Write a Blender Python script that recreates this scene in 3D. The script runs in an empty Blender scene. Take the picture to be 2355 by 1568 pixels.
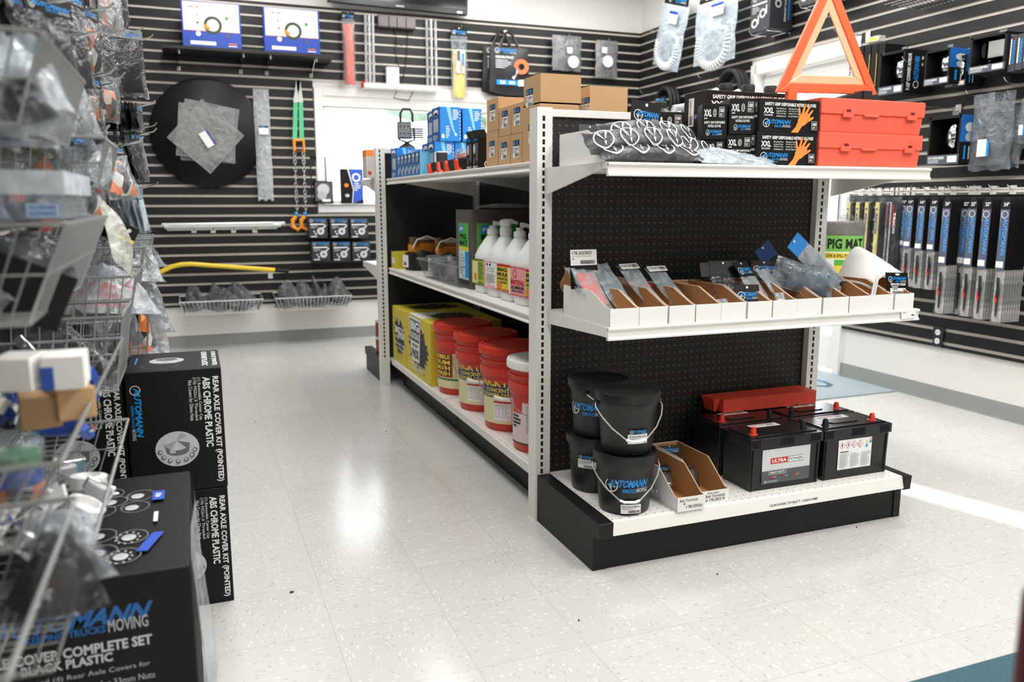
import bpy, math, random
from mathutils import Vector, Matrix, Euler
sc = bpy.context.scene
COL = sc.collection
PI = math.pi
# ---------------------------------------------------------------- camera
FPX, CAMH, PITCH, YAW = 1878.2, 1.13, 0.168557, 0.371059
cam = bpy.data.cameras.new('camera')
cam.sensor_width = 36.0
cam.lens = FPX / 2355 * 36
cam.clip_start = 0.02
cam.dof.use_dof = True
cam.dof.focus_distance = 2.7
cam.dof.aperture_fstop = 3.2
cam_o = bpy.data.objects.new('camera', cam)
cam_o.location = (0, 0, CAMH)
cam_o.rotation_euler = (PI / 2 - PITCH, 0, -YAW)
COL.objects.link(cam_o)
sc.camera = cam_o
# ---------------------------------------------------------------- exposure, sky, sun, lamps
sc.view_settings.view_transform = 'Standard'
sc.view_settings.look = 'None'
sc.view_settings.exposure = 0.0
sc.view_settings.gamma = 1.0
sc.view_settings.use_curve_mapping = False
W = bpy.data.worlds.new('sky')
sc.world = W
W.use_nodes = True
bgn = W.node_tree.nodes['Background']
bgn.inputs[0].default_value = (0.93, 0.97, 1.0, 1)
bgn.inputs[1].default_value = 6.0
sun = bpy.data.lights.new('sun', 'SUN')
sun.energy = 12.0
sun.angle = 0.01
sun.color = (1.0, 0.96, 0.88)
sun_o = bpy.data.objects.new('sun', sun)
SUN_DIR = Vector((-0.30, 1.0, -0.47)).normalized()
sun_o.rotation_euler = SUN_DIR.to_track_quat('-Z', 'Y').to_euler()
COL.objects.link(sun_o)

def added_ceiling_lamp(x, y, sx, sy, e, z=3.02):  # area light added overhead, out of view, to fill the room
    l = bpy.data.lights.new('added_ceiling_lamp_light', 'AREA')
    l.shape = 'RECTANGLE'
    l.size, l.size_y = sx, sy
    l.energy = e * 1.3
    l.color = (1.0, 0.985, 0.965)
    o = bpy.data.objects.new('added_ceiling_lamp_light', l)
    o.location = (x, y, z)
    COL.objects.link(o)
    return o
LAMPS = [(0.35, 1.1, 18), (0.35, 3.4, 13), (0.35, 5.7, 14), (2.0, 0.2, 36), (2.0, 2.0, 17), (2.0, 4.2, 15), (2.0, 6.0, 14),
         (3.35, 1.0, 18), (3.2, 3.2, 15), (3.2, 5.6, 13)]
LAMP_O = [added_ceiling_lamp(x, y, 0.58, 1.18, e) for x, y, e in LAMPS]

# ---------------------------------------------------------------- measuring: a photo pixel on a known plane of the room
_F = Vector((math.sin(YAW) * math.cos(PITCH), math.cos(YAW) * math.cos(PITCH), -math.sin(PITCH)))
_R = Vector((math.cos(YAW), -math.sin(YAW), 0))
_U = _R.cross(_F)
def _ray(x, y): return _F + _R * ((x - 1177.5) / FPX) - _U * ((y - 784) / FPX)
def PY(x, y, Y):
    d = _ray(x, y); return Vector((0, 0, CAMH)) + d * (Y / d.y)
def PX(x, y, X):
    d = _ray(x, y); return Vector((0, 0, CAMH)) + d * (X / d.x)
def PZ(x, y, Z):
    d = _ray(x, y); return Vector((0, 0, CAMH)) + d * ((Z - CAMH) / d.z)

# ---------------------------------------------------------------- materials
def lin(c):
    if isinstance(c, str):
        c = tuple(int(c[i:i + 2], 16) / 255 for i in (0, 2, 4))
    return tuple((v / 12.92 if v <= 0.04045 else ((v + 0.055) / 1.055) ** 2.4) for v in c) + (1,)
_M = {}
def mat(name, col, rough=0.5, metal=0.0, var=0.0, scale=40.0, bump=0.0, trans=0.0, coat=0.0, spec=0.5, emit=0.0, sub=0.0, bscale=None):
    if name in _M: return _M[name]
    m = bpy.data.materials.new(name); m.use_nodes = True
    nt = m.node_tree; p = nt.nodes['Principled BSDF']
    c = lin(col)
    p.inputs['Base Color'].default_value = c
    p.inputs['Roughness'].default_value = rough
    p.inputs['Metallic'].default_value = metal
    p.inputs['Specular IOR Level'].default_value = spec
    if coat: p.inputs['Coat Weight'].default_value = coat; p.inputs['Coat Roughness'].default_value = 0.1
    if trans: p.inputs['Transmission Weight'].default_value = trans
    if sub: p.inputs['Subsurface Weight'].default_value = sub; p.inputs['Subsurface Scale'].default_value = 0.01
    if emit:
        p.inputs['Emission Color'].default_value = c; p.inputs['Emission Strength'].default_value = emit
    tc = nt.nodes.new('ShaderNodeTexCoord')
    if var or bump:
        n = nt.nodes.new('ShaderNodeTexNoise'); n.inputs['Scale'].default_value = scale; n.inputs['Detail'].default_value = 3
        nt.links.new(tc.outputs['Object'], n.inputs['Vector'])
        if var:
            mx = nt.nodes.new('ShaderNodeMix'); mx.data_type = 'RGBA'
            mx.inputs[6].default_value = tuple(v * (1 - var) for v in c[:3]) + (1,)
            mx.inputs[7].default_value = tuple(min(1, v * (1 + var)) for v in c[:3]) + (1,)
            nt.links.new(n.outputs['Fac'], mx.inputs[0]); nt.links.new(mx.outputs[2], p.inputs['Base Color'])
        if bump:
            n2 = n
            if bscale:
                n2 = nt.nodes.new('ShaderNodeTexNoise'); n2.inputs['Scale'].default_value = bscale
                nt.links.new(tc.outputs['Object'], n2.inputs['Vector'])
            b = nt.nodes.new('ShaderNodeBump'); b.inputs['Strength'].default_value = bump; b.inputs['Distance'].default_value = 0.01
            nt.links.new(n2.outputs['Fac'], b.inputs['Height']); nt.links.new(b.outputs[0], p.inputs['Normal'])
    _M[name] = m
    return m
def film(name, col, clear=0.6, rough=0.15, bump=0.5, scale=22.0, spec=0.8, mod=0.34):
    """thin wrinkled plastic film: part of the light goes straight through, the rest is a glossy sheet"""
    if name in _M: return _M[name]
    m = bpy.data.materials.new(name); m.use_nodes = True
    nt = m.node_tree; p = nt.nodes['Principled BSDF']; out = nt.nodes['Material Output']
    p.inputs['Base Color'].default_value = lin(col); p.inputs['Roughness'].default_value = rough
    p.inputs['Specular IOR Level'].default_value = spec
    tc = nt.nodes.new('ShaderNodeTexCoord'); n = nt.nodes.new('ShaderNodeTexNoise')
    n.inputs['Scale'].default_value = scale; n.inputs['Detail'].default_value = 3; n.inputs['Distortion'].default_value = 1.2
    nt.links.new(tc.outputs['Object'], n.inputs['Vector'])
    b = nt.nodes.new('ShaderNodeBump'); b.inputs['Strength'].default_value = bump; b.inputs['Distance'].default_value = 0.02
    nt.links.new(n.outputs['Fac'], b.inputs['Height']); nt.links.new(b.outputs[0], p.inputs['Normal'])
    t = nt.nodes.new('ShaderNodeBsdfTransparent'); mx = nt.nodes.new('ShaderNodeMixShader')
    mr = nt.nodes.new('ShaderNodeMapRange'); mr.inputs['From Min'].default_value = 0.35; mr.inputs['From Max'].default_value = 0.65
    mr.inputs['To Min'].default_value = min(1, clear + mod * .4); mr.inputs['To Max'].default_value = max(0, clear - mod * .6)
    nt.links.new(n.outputs['Fac'], mr.inputs['Value']); nt.links.new(mr.outputs[0], mx.inputs[0])
    nt.links.new(p.outputs[0], mx.inputs[1]); nt.links.new(t.outputs[0], mx.inputs[2]); nt.links.new(mx.outputs[0], out.inputs[0])
    _M[name] = m
    return m
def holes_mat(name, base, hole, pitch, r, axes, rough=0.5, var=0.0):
    """sheet with a regular grid of small drilled holes, each with a lit lower rim put into the colour"""
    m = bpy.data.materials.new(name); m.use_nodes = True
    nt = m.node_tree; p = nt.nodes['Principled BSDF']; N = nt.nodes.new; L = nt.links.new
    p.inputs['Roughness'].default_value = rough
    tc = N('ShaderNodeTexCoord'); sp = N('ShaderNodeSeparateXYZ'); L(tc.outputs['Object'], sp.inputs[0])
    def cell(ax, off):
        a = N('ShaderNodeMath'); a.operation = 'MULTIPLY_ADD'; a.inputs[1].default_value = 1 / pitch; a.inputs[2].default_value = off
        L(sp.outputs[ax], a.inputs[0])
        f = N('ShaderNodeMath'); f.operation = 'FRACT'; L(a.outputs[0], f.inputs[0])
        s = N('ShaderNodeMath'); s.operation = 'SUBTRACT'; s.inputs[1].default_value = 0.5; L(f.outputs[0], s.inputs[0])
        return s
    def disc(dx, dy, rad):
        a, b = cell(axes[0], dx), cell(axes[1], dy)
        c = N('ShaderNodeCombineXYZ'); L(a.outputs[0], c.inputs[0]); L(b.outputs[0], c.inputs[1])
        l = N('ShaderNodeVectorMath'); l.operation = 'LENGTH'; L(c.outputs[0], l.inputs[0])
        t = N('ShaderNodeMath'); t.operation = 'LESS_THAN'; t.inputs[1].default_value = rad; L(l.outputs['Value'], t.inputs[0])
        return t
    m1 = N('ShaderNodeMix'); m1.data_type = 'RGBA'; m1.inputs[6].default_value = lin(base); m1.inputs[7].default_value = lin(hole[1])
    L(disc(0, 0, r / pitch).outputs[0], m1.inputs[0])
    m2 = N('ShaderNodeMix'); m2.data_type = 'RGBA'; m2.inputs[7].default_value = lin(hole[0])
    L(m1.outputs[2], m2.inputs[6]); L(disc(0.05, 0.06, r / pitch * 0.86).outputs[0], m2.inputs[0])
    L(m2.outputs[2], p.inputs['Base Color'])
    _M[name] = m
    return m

# ---------------------------------------------------------------- mesh builder
_TXT = {}
def text_mesh(s, bold=0.0, shear=0.0):
    k = (s, bold, shear)
    if k in _TXT: return _TXT[k]
    cu = bpy.data.curves.new('lettering', 'FONT'); cu.body = s; cu.size = 1; cu.offset = bold; cu.shear = shear; cu.resolution_u = 2
    o = bpy.data.objects.new('lettering', cu)
    me = o.to_mesh()
    vs = [(v.co.x, v.co.y) for v in me.vertices]; fs = [tuple(p.vertices) for p in me.polygons]
    o.to_mesh_clear(); bpy.data.objects.remove(o); bpy.data.curves.remove(cu)
    if vs:
        x0 = min(v[0] for v in vs); x1 = max(v[0] for v in vs); y0 = min(v[1] for v in vs); y1 = max(v[1] for v in vs)
        r = (x1 - x0) / max(1e-6, y1 - y0)
        vs = [((v[0] - x0) / (x1 - x0), (v[1] - y0) / (y1 - y0)) for v in vs]
    else: r = 1
    _TXT[k] = (vs, fs, r)
    return _TXT[k]

class MB:
    def __init__(s):
        s.v = []; s.f = []; s.mi = []; s.sm = []; s.mats = []; s.M = Matrix.Identity(4)
    def idx(s, m):
        if m not in s.mats: s.mats.append(m)
        return s.mats.index(m)
    def add(s, vs, fs, m, smooth=False):
        b = len(s.v); i = s.idx(m); M = s.M
        s.v.extend((M @ Vector(p))[:] for p in vs)
        for f in fs:
            s.f.append(tuple(b + k for k in f)); s.mi.append(i); s.sm.append(smooth)
        return s
    def box(s, x0, x1, y0, y1, z0, z1, m, taper=0.0):
        t = taper
        vs = [(x0 + t, y0 + t, z0), (x1 - t, y0 + t, z0), (x1 - t, y1 - t, z0), (x0 + t, y1 - t, z0), (x0, y0, z1), (x1, y0, z1), (x1, y1, z1), (x0, y1, z1)]
        return s.add(vs, [(3, 2, 1, 0), (4, 5, 6, 7), (0, 1, 5, 4), (1, 2, 6, 5), (2, 3, 7, 6), (3, 0, 4, 7)], m)
    def rbox(s, x0, x1, y0, y1, z0, z1, r, m, n=4, axis='z'):
        """box with rounded edges along one axis"""
        a = {'z': ((x0, x1), (y0, y1), (z0, z1)), 'y': ((x0, x1), (z0, z1), (y0, y1)), 'x': ((y0, y1), (z0, z1), (x0, x1))}[axis]
        pts = []
        for cx, cy, a0 in ((a[0][1] - r, a[1][1] - r, 0), (a[0][0] + r, a[1][1] - r, 90), (a[0][0] + r, a[1][0] + r, 180), (a[0][1] - r, a[1][0] + r, 270)):
            for k in range(n + 1):
                t = math.radians(a0 + 90 * k / n); pts.append((cx + r * math.cos(t), cy + r * math.sin(t)))
        return s.prism(pts, axis, a[2][0], a[2][1], m, smooth=False)
    def prism(s, poly, axis, a0, a1, m, smooth=False, cap=True):
        n = len(poly)
        def P(p, a): return {'z': (p[0], p[1], a), 'y': (p[0], a, p[1]), 'x': (a, p[0], p[1])}[axis]
        vs = [P(p, a0) for p in poly] + [P(p, a1) for p in poly]
        fs = [(k, (k + 1) % n, n + (k + 1) % n, n + k) for k in range(n)]
        s.add(vs, fs, m, smooth)
        if cap: s.add(vs, [tuple(range(n))[::-1], tuple(range(n, 2 * n))], m)
        return s
    def tube(s, pts, r, m, n=6, closed=False, cap=True):
        pts = [Vector(p) for p in pts]; N = len(pts); rings = []
        rr = r if isinstance(r, (list, tuple)) else [r] * N
        up = None
        for i, p in enumerate(pts):
            a = pts[i - 1] if (i > 0 or closed) else p; b = pts[(i + 1) % N] if (i < N - 1 or closed) else p
            d = (b - a)
            if d.length < 1e-9: d = Vector((0, 0, 1))
            d.normalize()
            if up is None: up = Vector((0, 0, 1)) if abs(d.z) < 0.9 else Vector((1, 0, 0))
            x = up - d * up.dot(d)
            if x.length < 1e-4: x = d.orthogonal()
            x.normalize(); up = x; y = d.cross(x)
            rings.append([p + (x * math.cos(2 * PI * k / n) + y * math.sin(2 * PI * k / n)) * rr[i] for k in range(n)])
        vs = [v for g in rings for v in g]; fs = []
        for i in range(N if closed else N - 1):
            j = (i + 1) % N
            for k in range(n): fs.append((i * n + k, i * n + (k + 1) % n, j * n + (k + 1) % n, j * n + k))
        s.add(vs, fs, m, n > 4)
        if cap and not closed: s.add(rings[0] + rings[-1], [tuple(range(n))[::-1], tuple(range(n, 2 * n))], m)
        return s
    def cyl(s, p0, p1, r, m, r1=None, n=20):
        return s.tube([p0, p1], [r, r if r1 is None else r1], m, n)
    def lathe(s, prof, m, n=32, c=(0, 0, 0), smooth=True, sx=1.0, sy=1.0):
        vs = []; fs = []
        for (r, z) in prof:
            for k in range(n):
                t = 2 * PI * k / n; vs.append((c[0] + r * math.cos(t) * sx, c[1] + r * math.sin(t) * sy, c[2] + z))
        for i in range(len(prof) - 1):
            for k in range(n): fs.append((i * n + k, i * n + (k + 1) % n, (i + 1) * n + (k + 1) % n, (i + 1) * n + k))
        s.add(vs, fs, m, smooth)
        s.add([v for v in vs[:n]], [tuple(range(n))[::-1]], m); s.add([v for v in vs[-n:]], [tuple(range(n))], m)
        return s
    def ball(s, c, r, m, n=14, k=8):
        r = (r, r, r) if not isinstance(r, (tuple, list)) else r
        vs = []; fs = []
        for i in range(k + 1):
            a = PI * i / k
            for j in range(n):
                t = 2 * PI * j / n
                vs.append((c[0] + r[0] * math.sin(a) * math.cos(t), c[1] + r[1] * math.sin(a) * math.sin(t), c[2] - r[2] * math.cos(a)))
        for i in range(k):
            for j in range(n): fs.append((i * n + j, i * n + (j + 1) % n, (i + 1) * n + (j + 1) % n, (i + 1) * n + j))
        return s.add(vs, fs, m, True)
    def grid(s, nu, nv, fn, m, smooth=True):
        vs = [fn(i / nu, j / nv) for j in range(nv + 1) for i in range(nu + 1)]
        fs = [(j * (nu + 1) + i, j * (nu + 1) + i + 1, (j + 1) * (nu + 1) + i + 1, (j + 1) * (nu + 1) + i) for j in range(nv) for i in range(nu)]
        return s.add(vs, fs, m, smooth)
    def face(s, o, u, v): return Fc(s, o, u, v)
    def mesh(s, name):
        me = bpy.data.meshes.new(name); me.from_pydata(s.v, [], s.f)
        for m in s.mats: me.materials.append(m)
        me.polygons.foreach_set('material_index', s.mi); me.polygons.foreach_set('use_smooth', s.sm); me.set_sharp_from_angle(angle=0.6); me.update()
        return me
    def build(s, name, parent=None, bevel=0.0, loc=None):
        o = bpy.data.objects.new(name, s.mesh(name)); COL.objects.link(o)
        if parent is not None: o.parent = parent
        if loc: o.location = loc
        if bevel:
            b = o.modifiers.new('bevel', 'BEVEL'); b.width = bevel; b.segments = 2; b.limit_method = 'ANGLE'; b.angle_limit = 0.7; b.harden_normals = False
        return o

class Fc:
    """flat print on a face: coordinates in metres from the face's lower-left corner"""
    def __init__(s, mb, o, u, v):
        s.mb = mb; s.o = Vector(o); s.u = Vector(u).normalized(); s.v = Vector(v).normalized(); s.n = s.u.cross(s.v); s.e = 0.0004; s.wrap = None
    def P(s, x, y):
        if s.wrap:
            R, = s.wrap; t = x / R
            return s.o + s.v * y + (s.u * math.sin(t) + s.n * math.cos(t)) * (R + s.e) - s.n * 0
        return s.o + s.u * x + s.v * y + s.n * s.e
    def _up(s): s.e += 0.00018
    def poly(s, pts, m):
        s.mb.add([s.P(*p) for p in pts], [tuple(range(len(pts)))], m); s._up(); return s
    def rect(s, x0, y0, x1, y1, m, nx=None):
        k = nx or (max(1, int(abs(x1 - x0) / (s.wrap[0] * 0.12))) if s.wrap else 1)
        vs = []; fs = []
        for i in range(k + 1):
            x = x0 + (x1 - x0) * i / k; vs += [s.P(x, y0), s.P(x, y1)]
        for i in range(k): fs.append((2 * i, 2 * i + 2, 2 * i + 3, 2 * i + 1))
        s.mb.add(vs, fs, m); s._up(); return s
    def disc(s, cx, cy, r, m, n=24, ry=None, r0=0.0):
        ry = ry or r
        if r0:
            vs = []; fs = []
            for k in range(n):
                t = 2 * PI * k / n; vs += [s.P(cx + r * math.cos(t), cy + ry * math.sin(t)), s.P(cx + r * r0 * math.cos(t), cy + ry * r0 * math.sin(t))]
            for k in range(n): j = (k + 1) % n; fs.append((2 * k, 2 * j, 2 * j + 1, 2 * k + 1))
            s.mb.add(vs, fs, m); s._up(); return s
        return s.poly([(cx + r * math.cos(2 * PI * k / n), cy + ry * math.sin(2 * PI * k / n)) for k in range(n)], m)
    def text(s, t, x0, y0, x1, y1, m, bold=0.012, shear=0.0, rot=0, fit=False):
        vs, fs, r = text_mesh(t, bold, shear)
        if fit:
            w = min(x1 - x0, (y1 - y0) * r) if rot == 0 else None
            if w: x1 = x0 + w
        def q(a, b):
            if rot == 90: a, b = 1 - b, a      # reads upwards
            elif rot == -90: a, b = b, 1 - a   # reads downwards
            return s.P(x0 + (x1 - x0) * a, y0 + (y1 - y0) * b)
        s.mb.add([q(*p) for p in vs], fs, m); s._up(); return s
    def lines(s, x0, y0, x1, y1, n, m, fill=0.45, seed=1):
        R = random.Random(seed); h = (y1 - y0) / n
        for k in range(n):
            w = (x1 - x0) * (R.uniform(0.72, 1.0) if k < n - 1 else R.uniform(0.4, 0.8))
            s.rect(x0, y1 - (k + 0.5 + fill / 2) * h, x0 + w, y1 - (k + 0.5 - fill / 2) * h, m); s.e -= 0.00018
        s._up(); return s
    def bars(s, x0, y0, x1, y1, m, n=18, seed=3):
        R = random.Random(seed); x = x0; st = (x1 - x0) / n
        while x < x1 - st * 0.3:
            w = st * R.choice((0.3, 0.5, 0.8)); s.rect(x, y0, min(x + w, x1), y1, m); s.e -= 0.00018; x += w + st * R.choice((0.3, 0.5))
        s._up(); return s
    def logo(s, x0, y0, x1, y1, blue=None, sub=True, flip=0):
        """round road badge, slanted blue maker's name and the two-tone line under it"""
        w, h = x1 - x0, y1 - y0; r = h * 0.46; cx, cy = x0 + r, y0 + h * 0.52
        s.disc(cx, cy, r, white, 20, r0=0.86)
        s.poly([(cx - 0.55 * r, cy + 0.05 * r), (cx + 0.1 * r, cy - 0.95 * r), (cx + 0.02 * r, cy + 0.2 * r)], silver_ink)
        s.poly([(cx + 0.12 * r, cy + 0.05 * r), (cx + 0.7 * r, cy - 0.3 * r), (cx + 0.3 * r, cy - 0.35 * r)], orange_ink)
        b = blue or blue_ink
        s.text('AUTOMANN', x0 + h * 0.26, y0 + h * 0.42, x1, y0 + h * 0.92, b, bold=0.03, shear=0.45)
        if sub:
            s.text('KEEPING TRUCKS', x0 + w * 0.40, y0 + h * 0.08, x0 + w * 0.70, y0 + h * 0.33, b, bold=0.02)
            s.text('MOVING', x0 + w * 0.71, y0 + h * 0.08, x0 + w * 0.98, y0 + h * 0.38, grey_ink, bold=0.02)
        return s
    def stock_label(s, x0, y0, x1, y1, code, seed=1, top=True):
        """white stock sticker: black header with the maker's name, part number, small print, bar code"""
        w, h = x1 - x0, y1 - y0
        s.rect(x0, y0, x1, y1 - (h * 0.32 if top else 0), white)
        if top:
            s.rect(x0, y1 - h * 0.34, x1, y1, black_ink); s.logo(x0 + w * 0.08, y1 - h * 0.31, x1 - w * 0.08, y1 - h * 0.03)
        t = y1 - h * (0.36 if top else 0.06)
        if code: s.text(code, x0 + w * 0.06, t - h * 0.2, x0 + w * 0.92, t - h * 0.05, ink)
        s.lines(x0 + w * 0.06, t - h * 0.36, x0 + w * 0.75, t - h * 0.23, 2, ink, 0.3, seed)
        s.bars(x0 + w * 0.35, y0 + h * 0.06, x0 + w * 0.94, y0 + h * 0.26, ink, 18, seed)
        return s

# ---------------------------------------------------------------- things and parts
def tag(o, label=None, cat=None, group=None, kind=None):
    if label: o['label'] = label
    if cat: o['category'] = cat
    if group: o['group'] = group
    if kind: o['kind'] = kind
    return o
def thing(name, label, cat, loc=(0, 0, 0), rz=0.0, group=None, rot=None):
    o = bpy.data.objects.new(name, None); COL.objects.link(o); o.empty_display_size = 0.05
    o.location = loc; o.rotation_euler = rot if rot else (0, 0, rz)
    return tag(o, label, cat, group)
def struct(name, mb, bevel=0):
    return tag(mb.build(name, None, bevel), kind='structure')
def dup(root, loc, rz=None, label=None, group=None, rot=None):
    r = root.copy(); COL.objects.link(r); r.location = loc
    if rot: r.rotation_euler = rot
    elif rz is not None: r.rotation_euler = (0, 0, rz)
    if label: r['label'] = label
    if group: r['group'] = group
    for ch in list(root.children):
        c = ch.copy(); COL.objects.link(c); c.parent = r
        for g in list(ch.children):
            d = g.copy(); COL.objects.link(d); d.parent = c
    return r
def one(name, mb, label, cat, loc=(0, 0, 0), rz=0.0, group=None, bevel=0.0, rot=None):
    """a thing that is a single mesh"""
    o = mb.build(name, None, bevel); o.location = loc; o.rotation_euler = rot if rot else (0, 0, rz)
    return tag(o, label, cat, group)

# ---------------------------------------------------------------- common inks and stuffs
white = mat('white_print', 'f4f3f0', 0.5); ink = mat('black_print', '17161a', 0.5); black_ink = mat('black_card_print', '1b1b1d', 0.45)
blue_ink = mat('blue_print', '1590e0', 0.45); grey_ink = mat('grey_print', 'b9bcc0', 0.5); silver_ink = mat('silver_print', 'cfd3d6', 0.4)
orange_ink = mat('orange_print', 'f08a2a', 0.5); red_ink = mat('red_print', 'd02a22', 0.5); yellow_ink = mat('yellow_print', 'ecd23a', 0.5)
navy_ink = mat('navy_print', '1d3f9a', 0.45); green_ink = mat('green_print', '56b046', 0.5); pink_ink = mat('pink_print', 'f0a3a6', 0.5)
skin_orange = mat('glove_print', 'f09040', 0.5, var=0.12, scale=60); darkgrey_ink = mat('dark_grey_print', '55565a', 0.5)
black_card = mat('black_carton', '151413', 0.5, var=0.12, scale=30, spec=.25)
kraft = mat('kraft_cardboard', 'be986e', 0.8, var=0.06, scale=25, bump=0.04, bscale=160)
kraft_dark = mat('brown_cardboard', 'bb8856', 0.85, var=0.08, scale=30, bump=0.05, bscale=180)
white_card = mat('white_cardboard', 'efeeea', 0.6, var=0.02)
wire = mat('zinc_wire', 'a6a9a8', 0.25, 0.6); chrome = mat('chrome_steel', 'd6d8da', 0.12, 1.0)
steel_white = mat('white_enamel_steel', 'efede7', 0.35, var=0.02, scale=8); dark_plastic = mat('black_plastic', '161514', 0.45, var=0.08, scale=15, bump=0.03, bscale=240, spec=.3)
black_matte = mat('black_rubber', '151515', 0.65); grey_plastic = mat('grey_plastic', '77797a', 0.5)
def printmix(name, cols, scale=14.0, rough=.4):
    """parts and printed paper jumbled inside a bag: hard edged patches of a few colours"""
    m = bpy.data.materials.new(name); m.use_nodes = True; nt = m.node_tree; p = nt.nodes['Principled BSDF']; p.inputs['Roughness'].default_value = rough
    tc = nt.nodes.new('ShaderNodeTexCoord'); v = nt.nodes.new('ShaderNodeTexVoronoi'); v.inputs['Scale'].default_value = scale; r = nt.nodes.new('ShaderNodeValToRGB'); r.color_ramp.interpolation = 'CONSTANT'
    sp = nt.nodes.new('ShaderNodeSeparateColor'); nt.links.new(tc.outputs['Object'], v.inputs['Vector']); nt.links.new(v.outputs['Color'], sp.inputs[0]); nt.links.new(sp.outputs[0], r.inputs[0]); e = r.color_ramp.elements
    e[0].color = lin(cols[0]); e[1].position = 1 / len(cols); e[1].color = lin(cols[1])
    for k, c in enumerate(cols[2:]): x = e.new((k + 2) / len(cols)); x.color = lin(c)
    nt.links.new(r.outputs[0], p.inputs['Base Color']); return m
clear_film = film('clear_film', '9aa3aa', 0.74, .12); frost_film = film('frosted_film', 'b4bdc4', 0.48); dark_film = film('smoky_film', '33363a', 0.55, .12)
# ================================================================ THE ROOM
XW, YW, XL, YF, ZC = 3.93, 6.86, -0.62, -1.6, 3.05
def floor_mat():
    m = bpy.data.materials.new('vinyl_tile'); m.use_nodes = True
    nt = m.node_tree; p = nt.nodes['Principled BSDF']; N = nt.nodes.new; L = nt.links.new
    tc = N('ShaderNodeTexCoord'); sp = N('ShaderNodeSeparateXYZ'); L(tc.outputs['Object'], sp.inputs[0])
    def math_(op, a, b=None, c=None):
        n = N('ShaderNodeMath'); n.operation = op
        for i, v in enumerate((a, b, c)):
            if v is None: continue
            if isinstance(v, (int, float)): n.inputs[i].default_value = v
            else: L(v, n.inputs[i])
        return n.outputs[0]
    T = 0.3
    ux = math_('MULTIPLY_ADD', sp.outputs[0], 1 / T, -0.29 / T + 10); uy = math_('MULTIPLY_ADD', sp.outputs[1], 1 / T, -2.648 / T + 20)
    cx, cy = math_('FLOOR', ux), math_('FLOOR', uy)
    def edge(u):
        f = math_('FRACT', u); d = math_('ABSOLUTE', math_('SUBTRACT', f, 0.5)); return math_('GREATER_THAN', d, 0.4965)
    seam = math_('MAXIMUM', edge(ux), edge(uy))
    par = math_('FRACT', math_('MULTIPLY', math_('ADD', cx, cy), 0.5))        # the tiles are laid quarter-turned
    def flecks(sx, sy, sc_):
        mp = N('ShaderNodeMapping'); mp.inputs['Scale'].default_value = (sx, sy, 1); L(tc.outputs['Object'], mp.inputs[0])
        v = N('ShaderNodeTexVoronoi'); v.inputs['Scale'].default_value = sc_; L(mp.outputs[0], v.inputs['Vector'])
        n = N('ShaderNodeTexNoise'); n.inputs['Scale'].default_value = sc_ * 0.9; n.inputs['Detail'].default_value = 2; L(mp.outputs[0], n.inputs['Vector'])
        return v, n
    outs = []
    for sx, sy in ((1, 2.6), (2.6, 1)):
        v, n = flecks(sx, sy, 62)
        s2 = N('ShaderNodeSeparateColor'); L(v.outputs['Color'], s2.inputs[0])
        outs.append((s2.outputs[0], v.outputs['Distance']))
    mixv = N('ShaderNodeMix'); L(math_('GREATER_THAN', par, 0.25), mixv.inputs[0]); L(outs[0][0], mixv.inputs[2]); L(outs[1][0], mixv.inputs[3])
    mixd = N('ShaderNodeMix'); L(math_('GREATER_THAN', par, 0.25), mixd.inputs[0]); L(outs[0][1], mixd.inputs[2]); L(outs[1][1], mixd.inputs[3])
    r = N('ShaderNodeValToRGB'); e = r.color_ramp.elements
    e[0].position = 0.0; e[0].color = lin('b4b3ad'); e[1].position = 1.0; e[1].color = lin('e6e4e0')
    for pos, c in ((0.08, 'c0bfba'), (0.12, 'cdccc7'), (0.86, 'd0cfca'), (0.90, 'e2e1dd')):
        x = e.new(pos); x.color = lin(c)
    L(mixv.outputs[0], r.inputs[0])
    base = N('ShaderNodeMix'); base.data_type = 'RGBA'; base.inputs[7].default_value = lin('cfcec9')
    L(r.outputs[0], base.inputs[6]); L(math_('GREATER_THAN', mixd.outputs[0], 0.42), base.inputs[0])
    wn = N('ShaderNodeTexWhiteNoise'); cc = N('ShaderNodeCombineXYZ'); L(cx, cc.inputs[0]); L(cy, cc.inputs[1]); L(cc.outputs[0], wn.inputs['Vector'])
    tone = math_('MULTIPLY_ADD', wn.outputs['Value'], 0.05, 0.975)
    tn = N('ShaderNodeMix'); tn.data_type = 'RGBA'; tn.blend_type = 'MULTIPLY'; tn.inputs[0].default_value = 1
    cv = N('ShaderNodeCombineColor'); [L(tone, cv.inputs[i]) for i in range(3)]
    L(base.outputs[2], tn.inputs[6]); L(cv.outputs[0], tn.inputs[7])
    sm = N('ShaderNodeMix'); sm.data_type = 'RGBA'; sm.inputs[7].default_value = lin('bab8b2'); L(tn.outputs[2], sm.inputs[6]); L(seam, sm.inputs[0])
    L(sm.outputs[2], p.inputs['Base Color'])
    n = N('ShaderNodeTexNoise'); n.inputs['Scale'].default_value = 3.0; L(tc.outputs['Object'], n.inputs['Vector'])
    L(math_('MULTIPLY_ADD', n.outputs['Fac'], 0.10, 0.12), p.inputs['Roughness'])
    p.inputs['Specular IOR Level'].default_value = 0.5
    return m
wall_paint = mat('wall_paint', 'eceae5', 0.7, var=0.015, scale=6)
trim_paint = mat('white_trim_paint', 'f0efec', 0.4)
base_grey = mat('grey_cove_vinyl', '8a8e8b', 0.5, var=0.05, scale=12)
slat_black = mat('slat_board_black', '191817', 0.45, var=0.12, scale=3, spec=.42)
slat_insert = mat('slat_groove_strip', 'e0d8cc', 0.35)
glass = film('window_glass', 'f2f7fa', 0.93, 0.02, 0.0)
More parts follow.
